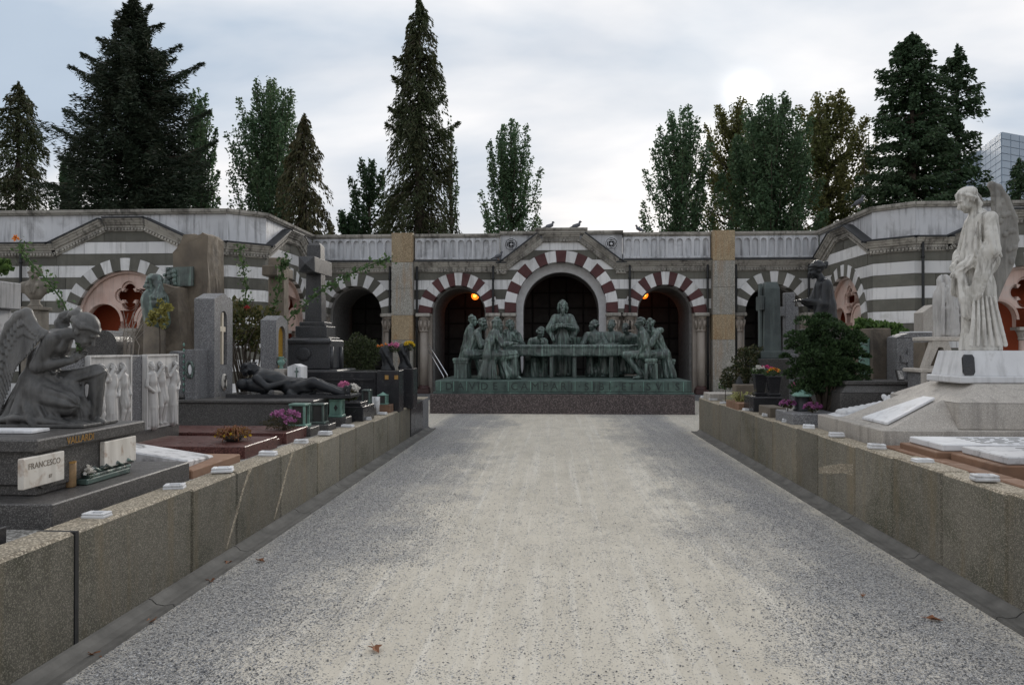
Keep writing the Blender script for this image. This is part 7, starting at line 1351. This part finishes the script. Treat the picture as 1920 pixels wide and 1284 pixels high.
f.cap(P(1778, 628), P(1776, 560), .14, .11, k=.05, fold=(.028, 7, 0, 1, -.5)); f.cap(P(1776, 565), P(1770, 530), .10, .06, k=.05, fold=(.02, 5, 1, 1, .0)); f.cap(P(1786, 600), P(1790, 550), .07, .055, k=.04, fold=(.016, 5, 0, 0, .0))
for j in range(5): f.chain([P(1764+j*6, 535+j*5, -.08), P(1760+j*8, 580, -.12), P(1758+j*9, 626, -.13)], [.014, .02, .022], k=.012)
sculpt('figure', f, .009, 'relief_marble', t, .004, 14, clip_z=zt)
# --- ivy behind the headstones
p = at(1650, 640, 11.0); plant('ivy_mass', 'bright green ivy spilling over behind the plaque headstone', 'ivy', (p.x, 11.0, PR), None, 900, [(tuple(at(1640, 612, 11)), (.35, .15, .07)), (tuple(at(1672, 620, 11)), (.18, .15, .10)), (tuple(at(1676, 665, 10.9)), (.09, .10, .36)), (tuple(at(1620, 605, 11)), (.12, .1, .08))], .07, 'ivy_leaf', [([(p.x, 11.0, PR), tuple(at(1660, 640, 11)), tuple(at(1640, 615, 11))], [.02, .015, .01])], asp=.85)
# --- clipped hinoki bush
p = at(1545, 745, 10.0); sh = []; rr = random.Random(21)
for i in range(105):
    px = rr.gauss(1545, 36); py = rr.uniform(600, 735); hwid = np.interp(py, [583, 610, 660, 700, 745], [18, 48, 76, 74, 50])
    if abs(px-1545) > hwid: px = 1545+rr.uniform(-1, 1)*hwid
    q = at(px, py, 10.0+rr.uniform(-.32, .30)); sh.append((tuple(q), (.11+.06*rr.random(), .11+.06*rr.random(), .09+.05*rr.random())))
sh += [(tuple(at(1613, 640, 9.95)), (.09, .09, .08)), (tuple(at(1606, 625, 9.95)), (.07, .07, .06)), (tuple(at(1472, 668, 10)), (.07, .07, .06)), (tuple(at(1610, 690, 9.9)), (.09, .08, .09)), (tuple(at(1541, 594, 10)), (.12, .12, .08)), (tuple(at(1625, 668, 9.9)), (.05, .05, .05))]
def fan_bush(name, label, base, shapes, n, size, mat):
    """every clump carries upturned fans of scale leaves"""
    t = thing(name, label, 'shrub', base, None); C = []; D = []
    for c, r in shapes:
        k = n; d = rnd_dir(k); d[:, 2] = np.abs(d[:, 2])*.9-.25; q = .55+.5*RNG.random(k)**.4; C.append(np.array(c)+d*q[:, None]*np.array(r)); D.append(d+np.array([0, 0, .5])+.5*rnd_dir(k))
    C = np.concatenate(C); D = np.concatenate(D); V, F = leaf_mesh(C, D, RNG.uniform(.6, 1.3, len(C))*size, .55); link('foliage', np_mesh('foliage', V-np.array(base), F), mat, t)
    m = MB()
    for c, r in shapes[::4]: m.tube([base, ((base[0]+c[0])/2, (base[1]+c[1])/2, (base[2]+c[2])/2-.05), c], [.03, .018, .008], 5)
    o = m.build('branches', 'bark', t, True); o['kind'] = 'stuff'
fan_bush('hinoki_bush', 'dense dark green dwarf cypress bush with tufted sprays', (p.x, p.y, PR), sh, 210, .044, 'hinoki_leaf')
# --- bronze woman, green cross stone, grey cross
def bronze_woman():
    Y = 12.4; s = Y/FPX; o = at(1530, 620, Y); t = thing('bronze_woman', 'dark bronze woman with a hair knot looking down at her hands', 'statue', (o.x, Y, o.z)); f = Fig(.02).pose((o.x, Y, o.z), (0, 0, 0), 1.0); P = lambda px, py, y=0.0: ((px-1530)*s, y, (620-py)*s)
    head(f, P(1530, 508), -pi/2+.1, .18, 0, 1.12, 'bun'); f.cap(P(1537, 520), P(1542, 530), .055, .065, k=.03); f.cap(P(1543, 535, -.14), P(1543, 535, .14), .075, k=.05); f.cap(P(1544, 540), P(1546, 575), .14, .15, k=.05, fold=(.012, 8, 0, 1, .0)); f.cap(P(1546, 575), P(1548, 640), .16, .20, k=.05, fold=(.02, 9, 0, 1, .0))
    for sy, e in ((-1, 1538), (1, 1528)): f.chain([P(1543, 538, sy*.17), P(e, 572, sy*.18), P(1510, 566, sy*.06)], [.075, .062, .036], k=.03, fold=(.012, 5, 0, 4, .0)); hand(f, P(1510, 566, sy*.06), (-1, -sy*.1, .15), (0, 0, 1), 1.1, .4, .1, .013, -sy)
    f.cap(P(1536, 575, -.17), P(1520, 612, -.14), .08, .05, k=.03, flat=((0, 1, 0), 1.6), fold=(.014, 5, 0, 1, .0)); sculpt('figure', f, .0115, 'dark_bronze', t, .002, 12)
    part(t, 'pedestal', 'dark_granite', o.x-.2, o.x+.35, Y-.25, Y+.25, PR-.02, o.z+.03, .01)
bronze_woman()
Y = 13.4; xa, xb = X_at(1431, Y), X_at(1465, Y); t = thing('bronze_cross_stele', 'weathered grey-green stone stele with a relief cross on its side', 'headstone', ((xa+xb)/2, Y, PR)); zt = Z_at(530, Y); m = MB(); m.frustum(xa+.02, xb, Y, Y+.34, Z_at(658, Y), xa+.04, xb-.02, Y+.01, Y+.33, zt-.12); m.frustum(xa+.04, xb-.02, Y+.01, Y+.33, zt-.119, xa+.07, xb-.05, Y+.05, Y+.29, zt); m.build('shaft', 'grey_green_stone', t)
part(t, 'cross_upright', 'grey_green_stone', xa-.025, xa+.018, Y+.12, Y+.24, Z_at(650, Y), zt-.02, .006); part(t, 'cross_arm', 'grey_green_stone', xa-.03, xa+.019, Y-.02, Y+.36, Z_at(582, Y), Z_at(556, Y), .006); part(t, 'base', 'grey_green_stone', xa-.05, xb+.05, Y-.06, Y+.40, Z_at(672, Y), Z_at(658, Y)-.002, .01); part(t, 'plinth', 'dark_granite', xa-.12, xb+.10, Y-.12, Y+.46, PR-.02, Z_at(672, Y)-.002, .01)
Y = 13.9; xc = X_at(1479, Y); t = thing('stone_cross', 'plain grey stone cross between the green stele and the bronze woman', 'cross monument', (xc, Y, PR)); part(t, 'shaft', 'grey_granite', xc-.085, xc+.085, Y-.08, Y+.08, PR-.02, Z_at(551, Y), .01); part(t, 'arms', 'grey_granite', xc-.145, xc+.145, Y-.075, Y+.075, Z_at(594, Y), Z_at(577, Y), .01); part(t, 'foot', 'grey_granite', xc-.18, xc+.18, Y-.18, Y+.18, PR-.02, Z_at(663, Y), .012)
# --- shrub, striped grass, vases and flowers at the far end of the right wall
p = at(1395, 725, 13.4); plant('evergreen_shrub', 'dark leaning evergreen shrub below the green stele', 'shrub', (p.x, p.y, PR), None, 2600, [(tuple(at(1400, 680, 13.4)), (.24, .22, .28)), (tuple(at(1380, 705, 13.3)), (.26, .22, .22)), (tuple(at(1415, 660, 13.5)), (.16, .15, .13)), (tuple(at(1364, 715, 13.2)), (.14, .14, .10))], .05, 'box_leaf', [([(p.x, p.y, PR), tuple(at(1400, 690, 13.4))], .03)], asp=.5)
p = at(1393, 745, 12.2); st = []; rr = random.Random(31); C = []
for i in range(70): a = rr.uniform(0, 6.28); r = rr.uniform(.08, .30); h = rr.uniform(.12, .26); b0 = Vector((p.x+cos(a)*.04, p.y+sin(a)*.04, PR)); st.append(([b0, b0+Vector((cos(a)*r*.4, sin(a)*r*.4, h)), b0+Vector((cos(a)*r, sin(a)*r, h*rr.uniform(.5, 1.0)))], [.005, .006, .001]))
plant('striped_grass', 'tuft of yellow striped grass near the far end of the right wall', 'grass', (p.x, p.y, PR), None, 0, [], .05, 'grass_leaf', st, stem_mat='grass_leaf')
BX = 3.02
box_thing('stone_block', 'low grey stone block at the far end of the right wall', 'block', X_at(1327, 14.2), X_at(1388, 14.2), 14.0, 14.6, PR-.02, Z_at(736, 14.2), 'pink_granite', .008); box_thing('stone_block', 'flat brown stone slab along the right wall near the black vases', 'block', X_at(1361, 12.6), X_at(1425, 12.2), 11.75, 12.6, PR-.02, Z_at(751, 12.2), 'brown_stone', .008); box_thing('stone_block', 'grey-brown upright block behind the black vases', 'block', X_at(1389, 12.4), X_at(1445, 12.4), 12.7, 13.0, PR-.02, Z_at(722, 12.4), 'rough_rock', .008)
t = thing('black_planter', 'black granite planter base carrying two dark vases', 'planter', (3.2, 11.5, PR)); xa, xb = X_at(1409, 11.3), X_at(1463, 11.3); part(t, 'base', 'black_granite', xa, xb, 11.2, 11.75, PR-.02, Z_at(743, 11.2), .01)
for px, y, lab, fls in ((1424, 11.55, 'dark square grave vase holding white flowers, the left one of two', [(0, 10, 'white_petal'), (.09, 6, 'magenta_petal')]), (1450, 11.35, 'dark square grave vase holding orange flowers, the right one of two', [(-.02, 5, 'orange_petal'), (.0, 3, 'yellow_petal')])):
    x = X_at(px, y); zb = Z_at(743, 11.2); zt = Z_at(704 if px == 1450 else 700, y); t = thing('grave_vase', lab, 'vase', (x, y, zb)); part(t, 'foot', 'black_granite', x-.085, x+.085, y-.085, y+.085, zb, zb+.05, .008); m = MB(); m.frustum(x-.06, x+.06, y-.06, y+.06, zb+.051, x-.085, x+.085, y-.085, y+.085, zt-.03); m.build('body', 'black_granite', t); part(t, 'rim', 'black_granite', x-.095, x+.095, y-.095, y+.095, zt-.029, zt, .006)
    b = (x, y, zt); plant('flower_bunch', ('white and magenta flowers' if px == 1424 else 'orange and yellow flowers')+' in a dark square vase on the right', 'flowers', b, None, 160, [((x-.02, y, zt+.05), (.12, .09, .06))], .05, 'rose_leaf', [([(x, y, zt-.05), (x, y, zt+.06)], .008)], [(ball_pts((x+dx, y-.03, zt+.06), (.09, .08, .06), k), .036, mt) for dx, k, mt in fls], asp=.3)
box_thing('stone_block', 'squared mossy stone block between the planter and the round lantern', 'block', X_at(1441, 10.4), X_at(1472, 10.4), 10.35, 10.9, PR-.02, Z_at(762, 10.4), 'rough_rock', .008); t = thing('stone_trough', 'grey stone grave edging below the dwarf cypress bush', 'grave edging', (3.4, 9.6, PR)); part(t, 'edging', 'grey_granite', X_at(1471, 9.6), X_at(1560, 9.6), 9.3, 10.0, PR-.02, Z_at(771, 9.5), .01)
Y = 9.75; x = X_at(1503, Y); zb = Z_at(771, 9.5); t = thing('round_lantern', 'round grave lantern with a green dish lid under the cypress bush', 'lantern', (x, Y, zb)); MB().lathe((x, Y, zb), [(.10, 0), (.10, .02), (.085, .03), (.085, .17), (.09, .18)], 20).build('body', 'dark_bronze', t, True); MB().lathe((x, Y, zb+.18), [(.115, 0), (.12, .015), (.08, .05), (.03, .07), (.02, .08)], 20).build('lid', 'verdigris_light', t, True)
for px, py, yy, lab, mts, k, r in ((1477, 757, 9.7, 'purple flowers left of the round lantern', [('purple_petal', 26), ('mauve_petal', 10)], 160, (.09, .08, .05)), (1524, 763, 9.45, 'purple cyclamen in front of the cypress bush', [('purple_petal', 34), ('mauve_petal', 16)], 120, (.10, .09, .06)), (1500, 722, 9.95, 'pink flowers standing behind the round lantern', [('pink_petal', 10), ('yellow_petal', 2)], 80, (.11, .06, .05))):
    q = at(px, py, yy); plant('flower_bunch', lab, 'flowers', (q.x, q.y, zb), None, k, [(tuple(q), r)], .04, 'box_leaf', [([(q.x, q.y, zb), tuple(q)], .006)], [(ball_pts(tuple(q), r, n), .028, mt) for mt, n in mts])
p = at(1360, 737, 13.6); plant('flower_bunch', 'small pale flowers at the far end of the right wall', 'flowers', (p.x, p.y, PR), None, 160, [(tuple(at(1360, 722, 13.6)), (.13, .1, .08))], .05, 'rose_leaf', [([(p.x, p.y, PR), tuple(at(1360, 722, 13.6))], .006)], [(ball_pts(tuple(at(1358, 717, 13.6)), (.08, .06, .05), 7), .03, 'white_petal')])
p = at(1386, 705, 13.0); t = thing('grave_lantern', 'small black domed lantern in front of the leaning shrub', 'lantern', (p.x, 13.0, PR)); MB().lathe((p.x, 13.0, PR), [(.07, 0), (.05, .03), (.05, .2), (.075, .22), (.075, .34), (.06, .36), (.03, .44), (.01, .46)], 12).build('body', 'iron_pipe', t, True)

# ================================================================== fallen leaves on the path
def fallen_leaf(px, py, label, size):
    Y = 1.6*1440/(py-652)*.995; p = at(px, py, Y); z = .006; m = MB(); rr = random.Random(px); n = 9; a0 = rr.uniform(0, 6.28); V = []
    for i in range(n):
        a = i/n*2*pi; r = size*(1.0 if i % 2 == 0 else .55)*(1.35 if i == 0 else .9)*rr.uniform(.85, 1.1); V.append((p.x+cos(a+a0)*r, p.y+sin(a+a0)*r, z+abs(sin(a))*size*.45))
    V += [(a, b, c+.002) for a, b, c in V]; V += [(p.x, p.y, z), (p.x, p.y, z+.002)]; F = []
    for i in range(n): j = (i+1) % n; F += [(i, 2*n, j), (n+i, n+j, 2*n+1), (i, j, n+j, n+i)]
    m.add(V, F); b = len(m.v); m.tube([(p.x, p.y, z+.001), (p.x-cos(a0)*size*1.5, p.y-sin(a0)*size*1.5, z+.012)], .0018, 5); solo('fallen_leaf', m, 'dry_leaf', label, 'leaf', 'fallen leaves on the path')
for px, py, lab, s in ((704, 1221, 'curled brown leaf lying alone on the sandy path', .026), (178, 1245, 'brown leaf nearest the camera beside the left gutter', .02), (283, 1178, 'second brown leaf along the left gutter', .02), (395, 1098, 'third brown leaf along the left gutter', .022), (428, 1063, 'brown leaf resting against the left gutter edge', .02), (489, 1058, 'brown leaf on the gravel farthest along the left gutter', .02), (1748, 1145, 'dark brown leaf on the gravel at the right', .024), (1618, 1104, 'tiny orange leaf on the gravel at the right', .013)): fallen_leaf(px, py, lab, s*1.7)
